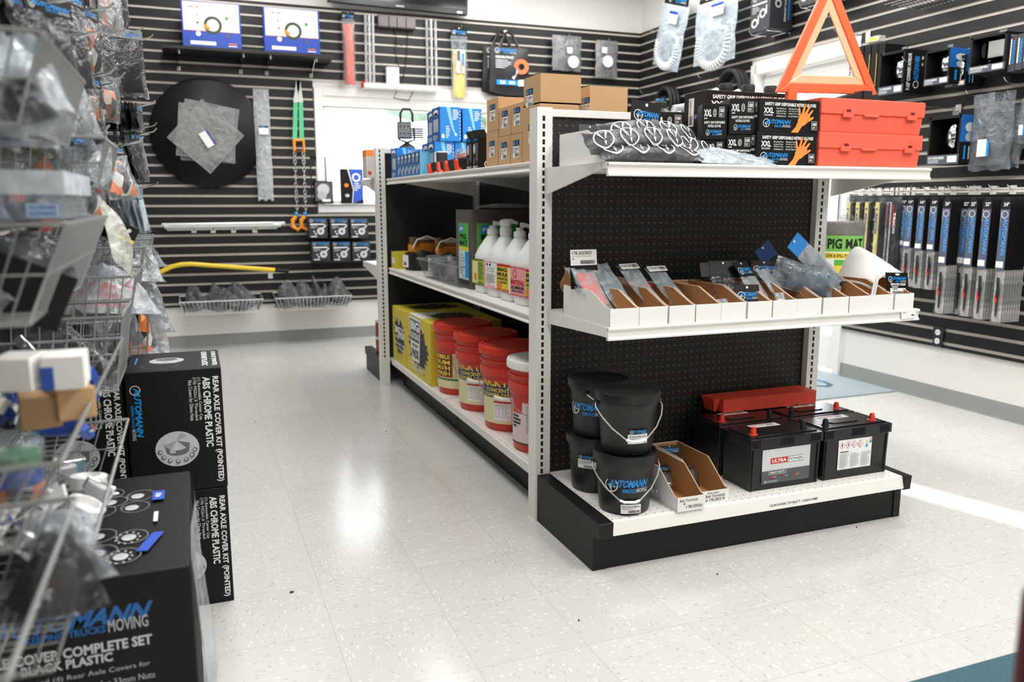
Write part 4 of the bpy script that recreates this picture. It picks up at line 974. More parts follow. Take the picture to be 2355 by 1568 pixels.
for k, (y0, y1, h0, h1) in enumerate(((3.125, 3.262, .142, .128), (2.99, 3.118, .112, .112), (2.868, 2.984, .112, .112))):
    nm = ['farthest', 'middle', 'nearest'][k]
    carton(nm + ' lower brown carton of the small row left of the upright', XC, y0, y1, ZS, h0, .16, '171.9A2' + str(k), lab=(.5, .5), seed=k)
    carton(nm + ' upper brown carton of the small row left of the upright', XC + .003, y0, y1, ZS + h0 + .001, h1, .155, '171.9AE' + str(k), lab=(.5, .55), seed=k + 5)
carton('lower brown carton hidden below the large open one by the upright', XC, 2.70, 2.862, ZS, .20, .15, '171.9E', lab=(.55, .5), seed=9)
carton('large open brown carton above the left upright', XC + .002, 2.70, 2.855, ZS + .201, .10, .155, '171.9AEW', True, (.35, .25), 10)
carton('brown carton carrying the second open carton behind the end unit', 1.375, 2.75, 2.95, ZS, .17, .155, None, seed=11)
carton('second open brown carton right of the large one', 1.372, 2.75, 2.95, ZS + .171, .105, .155, '171.9', True, (.85, .3), 12)
# ---- black boxes with lamp pictures
for k, (y0, y1) in enumerate(((3.43, 3.51), (3.345, 3.425))):
    T = thing('lamp_box', ['far', 'near'][k] + ' black lamp carton between the brown cartons and the blue boxes', 'box', (1.15, y0, ZS), 0, 'black lamp cartons')
    d = y1 - y0; mb = MB(); mb.box(0, .10, 0, d, 0, .135, black_card); mb.build('carton', T, .0015)
    mb = MB(); f = mb.face((-.0002, d, 0), (0, -1, 0), (0, 0, 1)); f.text('AUTOMANN', .008, .118, .06, .128, blue_ink, .03, .3); f.disc(.025, .085, .014, silver_ink, 14, ry=.022); f.lines(.045, .03, .075, .11, 12, grey_ink, .3); f.rect(.02, .02, .024, .05, silver_ink); f.text('MULTI', .01, .006, .07, .014, white, .02)
    f = mb.face((0, 0, 0), (1, 0, 0), (0, 0, 1)); f.rect(.05, .05, .07, .115, kraft_dark); f.rect(.06, .03, .085, .12, white); f.disc(.04, .02, .015, white, 16, r0=.7); mb.build('print', T)
    mb = MB(); mb.prism([(0, .135), (.045, .137), (.03, .165), (-.012, .160)], 'y', .01, .05, black_matte); mb.build('hang_tab', T)
# ---- blue cartons
blue_card = mat('bright_blue_carton', '1685d8', .4, var=.04, scale=20); blue_dark = mat('deep_blue_carton', '0f55a4', .4); sky_ink = mat('sky_blue_print', '8ccdf0', .45)
def blue_box(label, x, y, z, w, d, h, window=True, grp='blue lamp cartons on the run'):
    T = thing('blue_box', label, 'box', (x, y, z), 0, grp)
    mb = MB(); mb.box(0, w, 0, d, 0, h, blue_card); mb.build('carton', T, .0015)
    mb = MB(); f = mb.face((0, 0, 0), (1, 0, 0), (0, 0, 1))
    f.poly([(w * .30, h), (w * .50, h), (w * .64, h * .42), (w * .80, h * .12), (w * .72, h * .16), (w * .52, h * .45)], sky_ink); f.lines(w * .62, h * .62, w * .92, h * .93, 6, white, .45); f.lines(w * .28, h * .08, w * .48, h * .45, 6, white, .4); f.disc(w * .14, h * .14, w * .07, white, 12, ry=h * .07); f.disc(w * .76, h * .2, w * .05, white, 12)
    for k in range(9): f.rect(w * .95, h * (.06 + k * .1), w * .985, h * (.10 + k * .1), white)
    f = mb.face((0, d, 0), (0, -1, 0), (0, 0, 1)); f.rect(0, 0, d, h, blue_dark); f.disc(d * .5, h * .84, d * .3, white, 16, ry=h * .10); f.disc(d * .5, h * .80, d * .24, ink, 16, ry=h * .05)
    if window: f.rect(d * .2, h * .28, d * .8, h * .66, mat('clear_lens_print', 'b9c1c4', .2)); f.lines(d * .15, h * .04, d * .8, h * .2, 3, white, .4)
    mb.build('print', T); return T
blue_box('low blue carton at the far end of the top run shelf', 1.135, 4.76, ZS, .105, .15, .172)
blue_box('blue carton right of the far one, under the work lamp', 1.245, 4.76, ZS, .105, .15, .168)
blue_box('blue carton in the lower row below the tall blue pair', 1.20, 4.19, ZS, .105, .14, .172)
blue_box('blue carton in the lower row right beside it', 1.31, 4.19, ZS, .105, .14, .170)
blue_box('hidden blue carton behind the lower row', 1.215, 4.345, ZS, .105, .15, .172); blue_box('hidden blue carton behind the lower row on the right', 1.33, 4.345, ZS, .105, .15, .172)
blue_box('far tall blue carton with lamp window stacked on the lower row', 1.245, 4.335, ZS + .173, .105, .15, .170)
blue_box('near tall blue carton with lamp window stacked on the lower row', 1.225, 4.17, ZS + .173, .112, .15, .172)
blue_box('right hand tall blue carton stacked on the lower row', 1.347, 4.17, ZS + .173, .105, .15, .168)
blue_box('wide blue carton behind the small light blue boxes', 1.35, 4.52, ZS, .12, .16, .165, False)
lt_blue = mat('light_blue_carton', '6fb6de', .45); mid_blue = mat('mid_blue_carton', '2f6fae', .45)
for k in range(6):
    T = thing('small_lamp_box', ['farthest', 'second', 'third', 'fourth', 'fifth', 'nearest'][k] + ' small light blue box in the row on the run shelf edge', 'box', (1.14, 4.68 - k * .083, ZS), 0, 'small light blue boxes')
    mb = MB(); mb.box(0, .12, 0, .079, 0, .125, lt_blue); mb.build('carton', T, .001)
    mb = MB(); f = mb.face((-.0002, .079, 0), (0, -1, 0), (0, 0, 1)); f.rect(0, 0, .079, .125, mid_blue); f.poly([(.05, .125), (.07, .125), (.058, .06), (.048, .06)], ink); f.disc(.03, .108, .02, white, 12, ry=.01); f.lines(.012, .075, .05, .095, 2, white); f.disc(.055, .045, .008, white, 10, ry=.014); f.disc(.02, .03, .012, silver_ink, 10, ry=.02); mb.build('print', T)
T = thing('film_sheet', 'clear film lying over the small light blue boxes', 'film', (1.20, 4.42, ZS + .127)); mb = MB(); pillow(mb, .12, .34, .02, clear_film, 7, amp=.4); mb.build('film', T)
mb = MB(); mb.box(0, .05, 0, .07, 0, .115, white_card); mb.box(-.001, .0505, -.0008, .03, .008, .11, ink)
one('small_black_box', mb, 'narrow black and white box at the end of the small blue row', 'box', (1.19, 4.175 - .08, ZS), bevel=.001)
# ---- work lamp
T = thing('work_lamp', 'black square work lamp with handle standing on the far blue cartons', 'work lamp', (1.215, 4.83, ZS + .1725), rz=-.2)
lampg = mat('lamp_housing', '3a3d3a', .45, .3)
mb = MB(); mb.lathe([(.05, 0), (.045, .012), (.015, .03), (.012, .04)], lampg, 20); mb.build('magnet_base', T)
mb = MB(); mb.tube([(-.04, 0, .12), (-.045, 0, .05), (0, 0, .035), (.045, 0, .05), (.04, 0, .12)], .006, lampg, 8); mb.build('bracket', T)
mb = MB(); mb.box(-.055, .025, -.04, .02, .055, .15, lampg)
for k in range(5): mb.box(.025, .095, -.03, .015, .06 + k * .012, .067 + k * .012, lampg)
hd = mb.build('lamp_head', T, .003)
mb = MB(); f = mb.face((-.055, -.04, .055), (1, 0, 0), (0, 0, 1)); f.rect(.006, .006, .074, .089, mat('lamp_lens_grey', '7d8280', .3))
for i in range(3):
    for j in range(2): f.disc(.018 + i * .022, .028 + j * .04, .005, ink, 10)
mb.build('lens', hd)
mb = MB(); mb.tube([(-.035, 0, .15), (-.035, 0, .20), (-.02, 0, .225), (.02, 0, .225), (.035, 0, .20), (.035, 0, .15)], .007, lampg, 8); mb.build('handle', T)
# ---- orange beacons in bags lying on the shelf edge
or_pl = mat('orange_red_plastic', 'f4502e', .35)
for k, y in enumerate((3.84, 3.55)):
    T = thing('trailer_lamp', ['far', 'near'][k] + ' black lamp with orange feet lying on the run shelf edge', 'lamp', (1.12, y, ZS), 0, 'black lamps with orange feet')
    mb = MB(); mb.box(.01, .10, .0, .22, .012, .055, black_matte); mb.build('housing', T, .004)
    for yy in (.01, .17):
        mb = MB(); mb.prism([(yy - .015, 0), (yy + .03, 0), (yy + .045, .05), (yy + .01, .05)], 'x', 0, .02, or_pl); mb.build('foot', T, .003)
T = thing('bagged_lamp', 'orange lamp in a crumpled clear bag on the run shelf', 'part bag', (1.22, 3.70, ZS + .055)); mb = MB(); pillow(mb, .13, .24, .05, clear_film, 12, amp=.4); mb.build('bag', T)
mb = MB(); mb.box(-.03, .03, -.08, .08, .006, .03, mat('amber_lens', 'e8702a', .25)); mb.build('lamp', T, .004)
# ---- black thin cases and far bits
for k in range(3):
    mb = MB(); mb.box(0, .10, 0, .03, 0, .145, black_card); one('black_case', mb, ['first', 'second', 'third'][k] + ' thin black case beside the far upright on the run shelf', 'case', (1.115, 4.83 + k * .031 - .005, ZS), group='thin black cases', bevel=.001) if k < 0 else None
T = thing('spray_can_box', 'grey and orange printed box on the far end shelf beside the upright', 'box', (.935, 5.10, 1.276))
mb = MB(); mb.box(.09, .20, 0, .12, 0, .17, mat('pale_grey_carton', 'cfcac4', .5)); mb.box(.0895, .2005, -.0005, .1205, .13, .1705, orange_ink); f = mb.face((.09, 0, 0), (1, 0, 0), (0, 0, 1)); f.disc(.02, .03, .012, red_ink); f.disc(.07, .03, .012, red_ink); f.lines(.01, .06, .1, .11, 4, grey_ink); mb.build('carton', T)
mb = MB(); mb.lathe([(.045, 0), (.05, .002), (.05, .02), (.045, .022), (.03, .022)], mat('yellow_tape', 'e9b64c', .5), 24); one('tape_roll', mb, 'roll of yellow tape lying behind the far upright top', 'tape', (1.16, 5.13, 1.276 + .0))
for k in range(4):
    mb = MB(); mb.lathe([(.02, 0), (.022, .01), (.022, .14), (.016, .15), (.016, .19)], black_matte, 14); one('black_bottle', mb, 'black capped bottle in the row behind the far upright, ' + ['first', 'second', 'third', 'fourth'][k] + ' from the left', 'bottle', (1.13 + k * .045, 5.25, 1.276), group='black capped bottles')
# ---- middle shelf: jugs
jug_w = mat('white_jug_plastic', 'f1f1ef', .35)
def jug(label, x, y, rz, art, pump):
    T = thing('gallon_jug', label, 'jug', (x, y, ZK), rz, 'white gallon jugs on the run'); n = 40
    mb = MB(); prof = [(.068, 0), (.074, .008), (.075, .03), (.075, .15), (.074, .165), (.060, .20), (.036, .238), (.024, .252), (.022, .262)]
    vs = []; fs = []
    for r, z in prof:
        e = 3.2 if z < .17 else 2.4 if z < .22 else 2
        for k in range(n):
            t = 2 * PI * k / n; c, s_ = math.cos(t), math.sin(t); q = (abs(c) ** e + abs(s_) ** e) ** (-1 / e); vs.append((r * q * c * .97, r * q * s_ * .97, z))
    for i in range(len(prof) - 1):
        for k in range(n): fs.append((i * n + k, i * n + (k + 1) % n, (i + 1) * n + (k + 1) % n, (i + 1) * n + k))
    mb.add(vs, fs, jug_w, True); mb.add(vs[:n], [tuple(range(n))[::-1]], jug_w); mb.build('body', T)
    mb = MB(); mb.tube([(.03, .0, .235), (.062, 0, .225), (.075, 0, .19), (.072, 0, .165)], .011, jug_w, 8); mb.build('handle', T)
    mb = MB(); mb.lathe([(.026, .255), (.026, .275), (.02, .278), (.016, .28), (.016, .292)] if not pump else [(.026, .255), (.026, .285), (.023, .287), (.023, .30), (.028, .305), (.026, .318), (.012, .324)], white, 20)
    mb.tube([(-.0, 0, .30 if not pump else .312), (.02, -.012, .302 if not pump else .315), (.045, -.02, .292 if not pump else .306)], [.013, .009, .006], white, 8); mb.build('pump_cap', T)
    mb = MB()
    for nx, ny in ((-1, 0), (0, -1)):
        o = (-.0738, .061, .036) if nx else (-.061, -.0738, .036); u = (0, -1, 0) if nx else (1, 0, 0)
        f = mb.face(o, u, (0, 0, 1)); f.e = .0008; w, h = .122, .112; art(f, w, h, nx)
    mb.build('label', T); return T
lime = mat('lime_print', 'a9c23c', .5); cream = mat('cream_print', 'e6dfae', .5)
def art_lime(f, w, h, side):
    f.rect(0, 0, w, h, lime); f.rect(0, h * .96, w, h, ink); f.rect(0, 0, w, h * .03, ink)
    if side: f.rect(w * .05, h * .08, w * .5, h * .9, cream); f.disc(w * .3, h * .3, w * .12, orange_ink, 14, ry=h * .16); f.lines(w * .56, h * .2, w * .98, h * .9, 12, ink, .3); f.text('870.533', w * .56, h * .06, w * .98, h * .13, ink)
    else: f.lines(w * .1, h * .2, w * .9, h * .9, 12, ink, .3); f.text('870.533', w * .1, h * .06, w * .6, h * .13, ink)
def art_white(f, w, h, side):
    f.rect(0, 0, w, h, white); f.rect(0, h * .96, w, h, pink_ink); f.rect(0, 0, w, h * .05, pink_ink); f.rect(0, 0, w * .12, h, pink_ink); f.text('The working', w * .25, h * .70, w * .8, h * .78, ink, 0); f.text('VOC compliant', w * .22, h * .60, w * .85, h * .68, ink, 0); f.lines(w * .2, h * .16, w * .95, h * .55, 10, darkgrey_ink, .3); f.text('870.535.787', w * .3, h * .07, w * .9, h * .12, red_ink)
    f.disc(w * .5, h * .88, w * .07, ink, 10, ry=h * .05); f.rect(w * .22, h * .84, w * .32, h * .93, ink)
def art_mule(f, w, h, side):
    f.rect(0, 0, w, h, yellow_ink); f.rect(0, h * .90, w, h, red_ink); f.rect(0, 0, w, h * .09, red_ink); f.rect(w * .88, .0, w, h * .9, white); f.text('BIG', w * .05, h * .73, w * .75, h * .86, ink, .04); f.text('MULE', w * .05, h * .56, w * .78, h * .69, ink, .04); f.text('ORANGE OIL', w * .05, h * .42, w * .8, h * .52, ink, .03); f.text('CLEANER', w * .1, h * .30, w * .78, h * .38, ink, .03); f.disc(w * .2, h * .22, w * .18, orange_ink, 14, ry=h * .1); f.text('HEAVY SCRUB', w * .1, h * .02, w * .8, h * .06, white)
def art_pink(f, w, h, side):
    f.rect(0, 0, w, h, pink_ink); f.rect(0, h * .93, w, h, red_ink); f.rect(0, 0, w, h * .03, red_ink); f.text('The Pink Stuff', w * .05, h * .945, w * .95, h * .985, white, .01); f.disc(w * .3, h * .75, w * .14, red_ink, 14, ry=h * .14, r0=.75); f.text("BRITE'AL", w * .02, h * .38, w * .96, h * .55, red_ink, .05); f.text('ALUMINUM', w * .05, h * .22, w * .9, h * .34, ink, .04); f.text('BRIGHTENER', w * .1, h * .12, w * .88, h * .19, ink, .03)
jug('lime labelled white jug, farthest of the jugs beside the mat pack', 1.235, 3.405, .10, art_lime, False)
jug('white labelled jug with pump, second of the row of jugs', 1.235, 3.245, .10, art_white, True)
jug('yellow labelled white jug, third of the row of jugs', 1.235, 3.085, .10, art_mule, False)
jug('pink labelled white jug beside the front upright', 1.235, 2.93, .10, art_pink, False)
jug('yellow labelled jug mostly hidden behind the front upright', 1.235, 2.775, .10, art_mule, False)
# ---- mat pack (grey slab, green label) behind the jugs
T = thing('absorbent_mat_pack', 'tall wrapped grey mat pack with green label behind the jugs', 'mat pack', (1.17, 3.525, ZK), group='absorbent mat packs')
mb = MB(); mb.rbox(0, .46, 0, .24, 0, .36, .03, mat('dark_grey_felt', '5c5650', .95, var=.2, scale=60)); mb.build('pads', T)
mb = MB(); f = mb.face((-.0006, .17, 0), (0, -1, 0), (0, 0, 1)); f2 = mb.face((.03, -.0006, 0), (1, 0, 0), (0, 0, 1))
for q, w in ((f, .15), (f2, .20)):
    q.rect(0, .04, w, .30, mat('pale_blue_print', 'cfe2ea', .5)); q.rect(0, .19, w, .30, green_ink); q.rect(0, .175, w, .19, yellow_ink); q.rect(w * .1, .255, w * .45, .29, blue_ink); q.text('pig', w * .14, .262, w * .42, .284, white, .03); q.text('PIG', w * .1, .225, w * .75, .25, ink, .04); q.text('MAT', w * .1, .197, w * .85, .22, ink, .04); q.lines(w * .1, .06, w * .6, .16, 7, grey_ink); q.rect(w * .65, .05, w, .17, blue_ink); q.rect(0, .02, w, .04, ink)
f2.disc(.26, .275, .035, black_ink, 24); f2.lines(.24, .262, .28, .285, 4, grey_ink, .3); mb.build('label', T)
mb = MB(); mb.M = Matrix.Translation((.22, .12, .366)); pillow(mb, .3, .18, .02, frost_film, 3); mb.build('shrink_wrap', T)
# ---- wire baskets with bags on the middle shelf
def shelf_basket(label, x, y, z, w, d, h, group, name='wire_basket', lean=.04, pitch=.018):
    """wire basket; opening up; x = front to back (front at x=0), y = length"""
    T = thing(name, label, 'wire basket', (x, y, z), 0, group)
    mb = MB(); r = .0022
    top = [(-lean, 0 - .02, h), (-lean, d + .02, h), (w, d + .02, h), (w, -.02, h)]; bot = [(0, 0, 0), (0, d, 0), (w, d, 0), (w, 0, 0)]
    mb.tube(top, .0035, wire, 6, closed=True); mb.tube(bot, r, wire, 4, closed=True); mb.build('rim', T)
    mb = MB(); n = int(d / pitch)
    for k in range(n + 1):
        y_ = d * k / n; t = -.02 + (d + .04) * k / n; mb.tube([(-lean, t, h), (0, y_, 0), (w, y_, 0), (w, t, h)], .0013, wire, 3, cap=False)
    mb.build('long_wires', T)
    mb = MB(); n2 = max(3, int(w / pitch / 1.6))
    for k in range(n2 + 1):
        x_ = w * k / n2; t = -lean + (w + lean) * k / n2; mb.tube([(t, -.02, h), (x_, 0, 0), (x_, d, 0), (t, d + .02, h)], .0013, wire, 3, cap=False)
    mb.build('end_wires', T); return T
shelf_basket('wire basket of clear bags on the run middle shelf', 1.15, 3.62, ZK, .28, .30, .10, 'wire baskets on the run')
shelf_basket('second wire basket of clear bags nearer the far upright', 1.15, 3.95, ZK, .28, .28, .10, 'wire baskets on the run')
for k in range(5):
    pouch('bagged_fitting', 'clear bagged fitting in the run baskets, ' + ['nearest the mat pack', 'second from the mat pack', 'middle one', 'fourth from the mat pack', 'nearest the black lanterns'][k], 'part bag', (1.20 + .02 * (k % 2), 3.66 + k * .115, ZK + .006), (-.5, .2 * (k % 3 - 1), -.9 + .3 * k), .10, .13, .04, clear_film, None, .02, black_matte if k % 2 else grey_plastic, seed=140 + k, group='bagged fittings')
# ---- black and orange lanterns / winch boxes
yel = mat('yellow_carton', 'd9c63a', .5); orng = mat('orange_paint', 'e8912c', .45)
def strap_kit(label, x, y, s_, seed):
    T = thing('ratchet_kit', label, 'ratchet kit', (x, y, ZK), .1 * s_, 'orange and black ratchet kits')
    mb = MB(); mb.rbox(0, .26, 0, .17, 0, .10, .03, black_matte); mb.ball((.06, .02, .06), (.06, .04, .06), black_matte); mb.ball((.18, .03, .05), (.07, .05, .05), black_matte); mb.build('strap_coils', T, .006)
    mb = MB(); mb.box(.02, .24, .06, .16, .10, .15, orng); mb.build('orange_housing', T, .006)
    mb = MB(); mb.cyl((.03, .09, .17), (.2, .09, .17), .016, chrome, n=14); mb.box(.02, .05, .05, .13, .145, .19, mat('bronze_metal', '8a6a3a', .4, .7)); mb.build('spindle', T)
    mb = MB(); mb.tube([(.0, .02, .13), (.02, .0, .18), (.08, -.01, .20), (.13, -.01, .18), (.15, 0, .12)], .005, mat('white_band', 'e8e4d8', .5), 6); mb.build('loop_band', T)
    mb = MB(); mb.box(-.03, -.028, .02, .11, .02, .09, white); f = mb.face((-.0302, .11, .02), (0, -1, 0), (0, 0, 1)); f.bars(.02, .01, .06, .03, ink, 8); mb.build('paper_tag', T); return T
strap_kit('orange and black ratchet kit with a paper tag near the far upright', 1.19, 4.62, 1, 1)
strap_kit('second orange and black ratchet kit behind the wire basket', 1.24, 4.32, -1, 2)
mb = MB(); mb.box(0, .10, 0, .10, 0, .10, yel); mb.box(-.001, .0, .01, .09, .03, .065, white); one('yellow_box', mb, 'small yellow box with white label beside the far upright on the middle shelf', 'box', (1.125, 4.82, ZK), bevel=.002)
mb = MB(); mb.box(0, .18, 0, .12, 0, .20, yel); one('yellow_box', mb, 'taller yellow box in the dark behind the second ratchet kit', 'box', (1.42, 4.2, ZK), bevel=.002)
# ---- bottom deck: yellow absorbent cartons
splat = mat('black_splash_print', '2b2a26', .6)
def splash(f, cx, cy, rx, ry, seed, m):
    R = random.Random(seed); pts = []
    for k in range(44):
        t = 2 * PI * k / 44; s_ = R.uniform(.78, 1.0) if k % 2 else R.uniform(.95, 1.28); pts.append((cx + rx * s_ * math.cos(t), cy + ry * s_ * math.sin(t)))
    f.poly(pts, m)
    for k in range(26):
        t = R.uniform(0, 2 * PI); q = R.uniform(1.1, 1.4); r = R.uniform(.002, .006); f.disc(cx + rx * q * math.cos(t), cy + ry * q * math.sin(t), r, m, 7); f.e -= .00018
def pads_box(label, x, y0, y1, h, w, style):
    T = thing('pads_carton', label, 'cardboard box', (x, y0, ZD), 0, 'yellow absorbent pad cartons'); d = y1 - y0
    mb = MB(); mb.box(0, w, 0, d, 0, h, yel); mb.build('carton', T, .003)
    mb = MB(); f = mb.face((-.0002, d, 0), (0, -1, 0), (0, 0, 1)); splash(f, d * .52, h * .5, d * .36, h * .34, 3 + len(style), splat)
    if style == 'big':
        f.poly([(d * .14, h * .97), (d * .64, h * .97), (d * .56, h * .24), (d * .24, h * .24)], white); f.poly([(d * .17, h * .93), (d * .61, h * .93), (d * .57, h * .57), (d * .215, h * .57)], black_ink)
        f.text('BIG', d * .21, h * .75, d * .58, h * .91, white, .05); f.text('SUCKAS', d * .235, h * .61, d * .56, h * .72, white, .04); f.text('ABSORBENT', d * .26, h * .48, d * .54, h * .535, ink, .01); f.text('PADS', d * .26, h * .29, d * .54, h * .45, ink, .05)
        f.text('ANYWHERE SPILLAGE', d * .14, h * .165, d * .84, h * .215, white, .01); f.text('IS A PROBLEM', d * .26, h * .095, d * .74, h * .145, white, .01)
        g_ = mb.face((0, 0, h), (1, 0, 0), (0, 1, 0)); g_.rect(.0, d * .36, w * .5, d * .86, white); splash(g_, w * .5, d * .45, w * .3, d * .3, 9, splat)
    else:
        f.text('BIG', d * .22, h * .54, d * .52, h * .66, white, .05); f.text('PADS', d * .46, h * .47, d * .88, h * .60, white, .05); f.text('SUCKAS', d * .24, h * .44, d * .52, h * .51, white, .02); f.text('ABSORBENT', d * .52, h * .62, d * .86, h * .67, white, .02); f.text('ANYWHERE SPILLAGE', d * .2, h * .33, d * .9, h * .38, white, .01); f.text('IS A PROBLEM', d * .3, h * .25, d * .8, h * .3, white, .01)
        f.disc(d * .52, h * .78, d * .06, silver_ink, 12, ry=h * .08); g_ = mb.face((0, 0, h), (1, 0, 0), (0, 1, 0)); splash(g_, w * .5, d * .5, w * .35, d * .36, 8, splat)
    mb.build('print', T)
pads_box('yellow pad carton with black splash print next to the far upright', 1.122, 4.585, 4.915, .335, .42, 'left')
pads_box('yellow pad carton with big white lettering beside the red buckets', 1.124, 4.07, 4.578, .337, .40, 'big')
# ---- red buckets
pail_red = mat('red_pail_plastic', 'cf3524', .38, var=.05, scale=10, bump=.01, bscale=150)
def bucket(label, y, lidm, art, deg, bail=True):
    T = thing('bucket', label, 'bucket', (1.262, y, ZD), 0, 'five gallon buckets on the bottom run deck'); r0, r1 = .124, .139
    mb = MB(); rr = lambda z: r0 + (r1 - r0) * z / .35
    mb.lathe([(r0 - .004, 0), (r0, .006), (rr(.235), .235), (rr(.235) + .010, .238), (rr(.26) + .010, .272), (rr(.27), .275), (rr(.295), .295), (rr(.295) + .009, .297), (rr(.305) + .009, .303), (rr(.306), .306), (rr(.33), .33)], pail_red, 48); mb.build('body', T)
    mb = MB(); mb.lathe([(r1 + .006, .325), (r1 + .013, .33), (r1 + .013, .35), (r1 + .010, .358), (r1 + .002, .36), (r1 - .004, .354), (.02, .354)], lidm, 48); mb.build('lid', T)
    t = math.radians(deg); mb = MB(); f = mb.face((0, 0, .035), (math.cos(t), math.sin(t), 0), (0, 0, 1)); f.wrap = (r0 + .008,); f.e = .0005; art(f); mb.build('label', T)
    if bail:
        mb = MB(); pts = []
        a = math.radians(deg + 10); ca, sa = math.cos(a), math.sin(a)
        for k in range(15):
            q = PI * k / 14; x = -.148 * math.cos(q); o = -.115 * math.sin(q) ** .7 - .035; pts.append((x * ca - o * sa, x * sa + o * ca, .245 - .10 * math.sin(q)))
        mb.tube(pts, .0022, wire, 6); b = mb.build('bail_handle', T); mb = MB(); mb.tube(pts[5:9], .009, white, 8); mb.build('hand_grip', b)
    return T
def art_wash(f):
    f.rect(-.17, 0, .17, .195, cream); f.rect(-.17, .185, .17, .2, yellow_ink); f.rect(-.17, .04, .17, .195, mat('dark_olive_green', '4d7a45', .5)); f.rect(-.165, .05, .165, .185, cream); f.rect(-.16, .055, -.01, .18, red_ink); f.rect(-.155, .06, -.015, .175, ink)
    for k, t in enumerate(('BUBBLE', 'GUM', 'BATH', 'WASH')): f.text(t, -.14, .148 - k * .028, -.022, .17 - k * .028, yellow_ink, .04)
    f.rect(.02, .10, .10, .165, white); f.lines(.025, .105, .095, .15, 6, grey_ink); f.rect(.025, .152, .095, .162, ink); f.rect(.03, .055, .09, .085, white); f.bars(.035, .06, .085, .08, ink, 12)
horseshoe = mat('horseshoe_red', 'd8402e', .5)
def art_kick(f):
    f.rect(-.13, 0, .13, .21, cream); f.rect(-.13, .11, .13, .20, mat('deep_navy_print', '23306e', .5)); f.rect(-.13, .20, .13, .21, red_ink); f.text('KICK IT', -.12, .158, .035, .193, yellow_ink, .04); f.text('CONCENTRATED', -.10, .135, .10, .152, yellow_ink, .03); f.text('CLEANER-DEGREASER', -.12, .115, .11, .131, yellow_ink, .03); f.disc(.06, .172, .018, horseshoe, 16, r0=.7, ry=.022); f.disc(.10, .172, .018, horseshoe, 16, r0=.7, ry=.022)
    f.rect(-.05, .015, .03, .09, white); f.lines(-.045, .02, .025, .085, 9, grey_ink); f.rect(-.05, .09, .03, .097, red_ink); f.poly([(-.01, .10), (0, .094), (.01, .10), (0, .107)], red_ink); f.rect(.07, .008, .125, .026, white); f.bars(.073, .01, .122, .024, ink, 16)
def art_stuff(f):
    f.rect(-.15, 0, .17, .215, mat('pale_pink_print', 'ead4d6', .5)); f.rect(-.15, .19, .17, .215, ink); f.text('The Pink Stuff - The Pink Stuff', -.14, .196, .16, .209, white, .01); f.rect(-.15, .005, .17, .0, ink); f.rect(-.14, .12, -.08, .185, red_ink); f.lines(-.14, .06, -.085, .115, 4, ink, .6); f.rect(-.06, .165, .16, .178, red_ink); f.text('BRITEAL PINK', -.05, .167, .1, .176, white); f.lines(-.06, .045, .15, .155, 16, grey_ink, .4); f.bars(-.03, .01, .04, .035, ink, 14)
bucket('red bucket with green and yellow wash label beside the yellow cartons', 3.935, pail_red, art_wash, -38, False)
bucket('red bucket with red lid and navy label, second from the yellow cartons', 3.585, pail_red, art_kick, -38)
bucket('red bucket with red lid and navy label, next to the white lidded one', 3.225, pail_red, art_kick, -38)
bucket('red bucket with white lid beside the front upright', 2.885, mat('white_lid_plastic', 'efeeea', .4), art_stuff, -30)
# ---- jars on the far end unit's deck
jar_r = mat('dark_red_jar', '8a3a38', .45, var=.2, scale=60)
for k, (x, y, z) in enumerate(((1.06, 5.22, .150), (1.06, 5.22, .262), (1.075, 5.10, .150), (1.16, 5.18, .150))):
    T = thing('jar', ['lower', 'upper', 'nearer', 'hidden inner'][k] + ' dark red jar on the base of the far end unit', 'jar', (x + .07, y + .02, z), 0, 'dark red jars')
    mb = MB(); mb.lathe([(.045, 0), (.048, .005), (.048, .09), (.045, .095)], jar_r, 24); mb.build('body', T); mb = MB(); mb.lathe([(.049, .094), (.049, .108), (.046, .111)], mat('pale_lid', 'd6d4e0', .4), 24); mb.build('lid', T)
# ================================================================ BACK WALL
YS = YW - 0.020
def Bk(x, y, off=0.0): return PY(x, y, YS - off)
def Rt(x, y, off=0.0): return PX(x, y, XW - 0.020 - off)
def hook(p, d, L=0.15, label='chrome wire hook on the slatted wall', group='slatwall hooks', tip=.025):
    """wire hook with back plate; p on the wall face, d = outward direction"""
    d = Vector(d); T = thing('slatwall_hook', label, 'hook', p, group=group); s_ = Vector((-d.y, d.x, 0))
    mb = MB(); a = s_ * .018; q = [a + Vector((0, 0, -.022)), -a + Vector((0, 0, -.022)), -a + Vector((0, 0, .022)), a + Vector((0, 0, .022))]
    mb.add([v + d * .002 for v in q] + [v + d * .004 for v in q], [(0, 1, 2, 3), (7, 6, 5, 4), (0, 4, 5, 1), (1, 5, 6, 2), (2, 6, 7, 3), (3, 7, 4, 0)], steel_white); mb.build('back_plate', T)
    mb = MB(); mb.tube([d * .003, d * L * .9, d * L + Vector((0, 0, tip * .5)), d * (L + .012) + Vector((0, 0, tip))], .0026, chrome, 6); mb.build('prong', T); return T
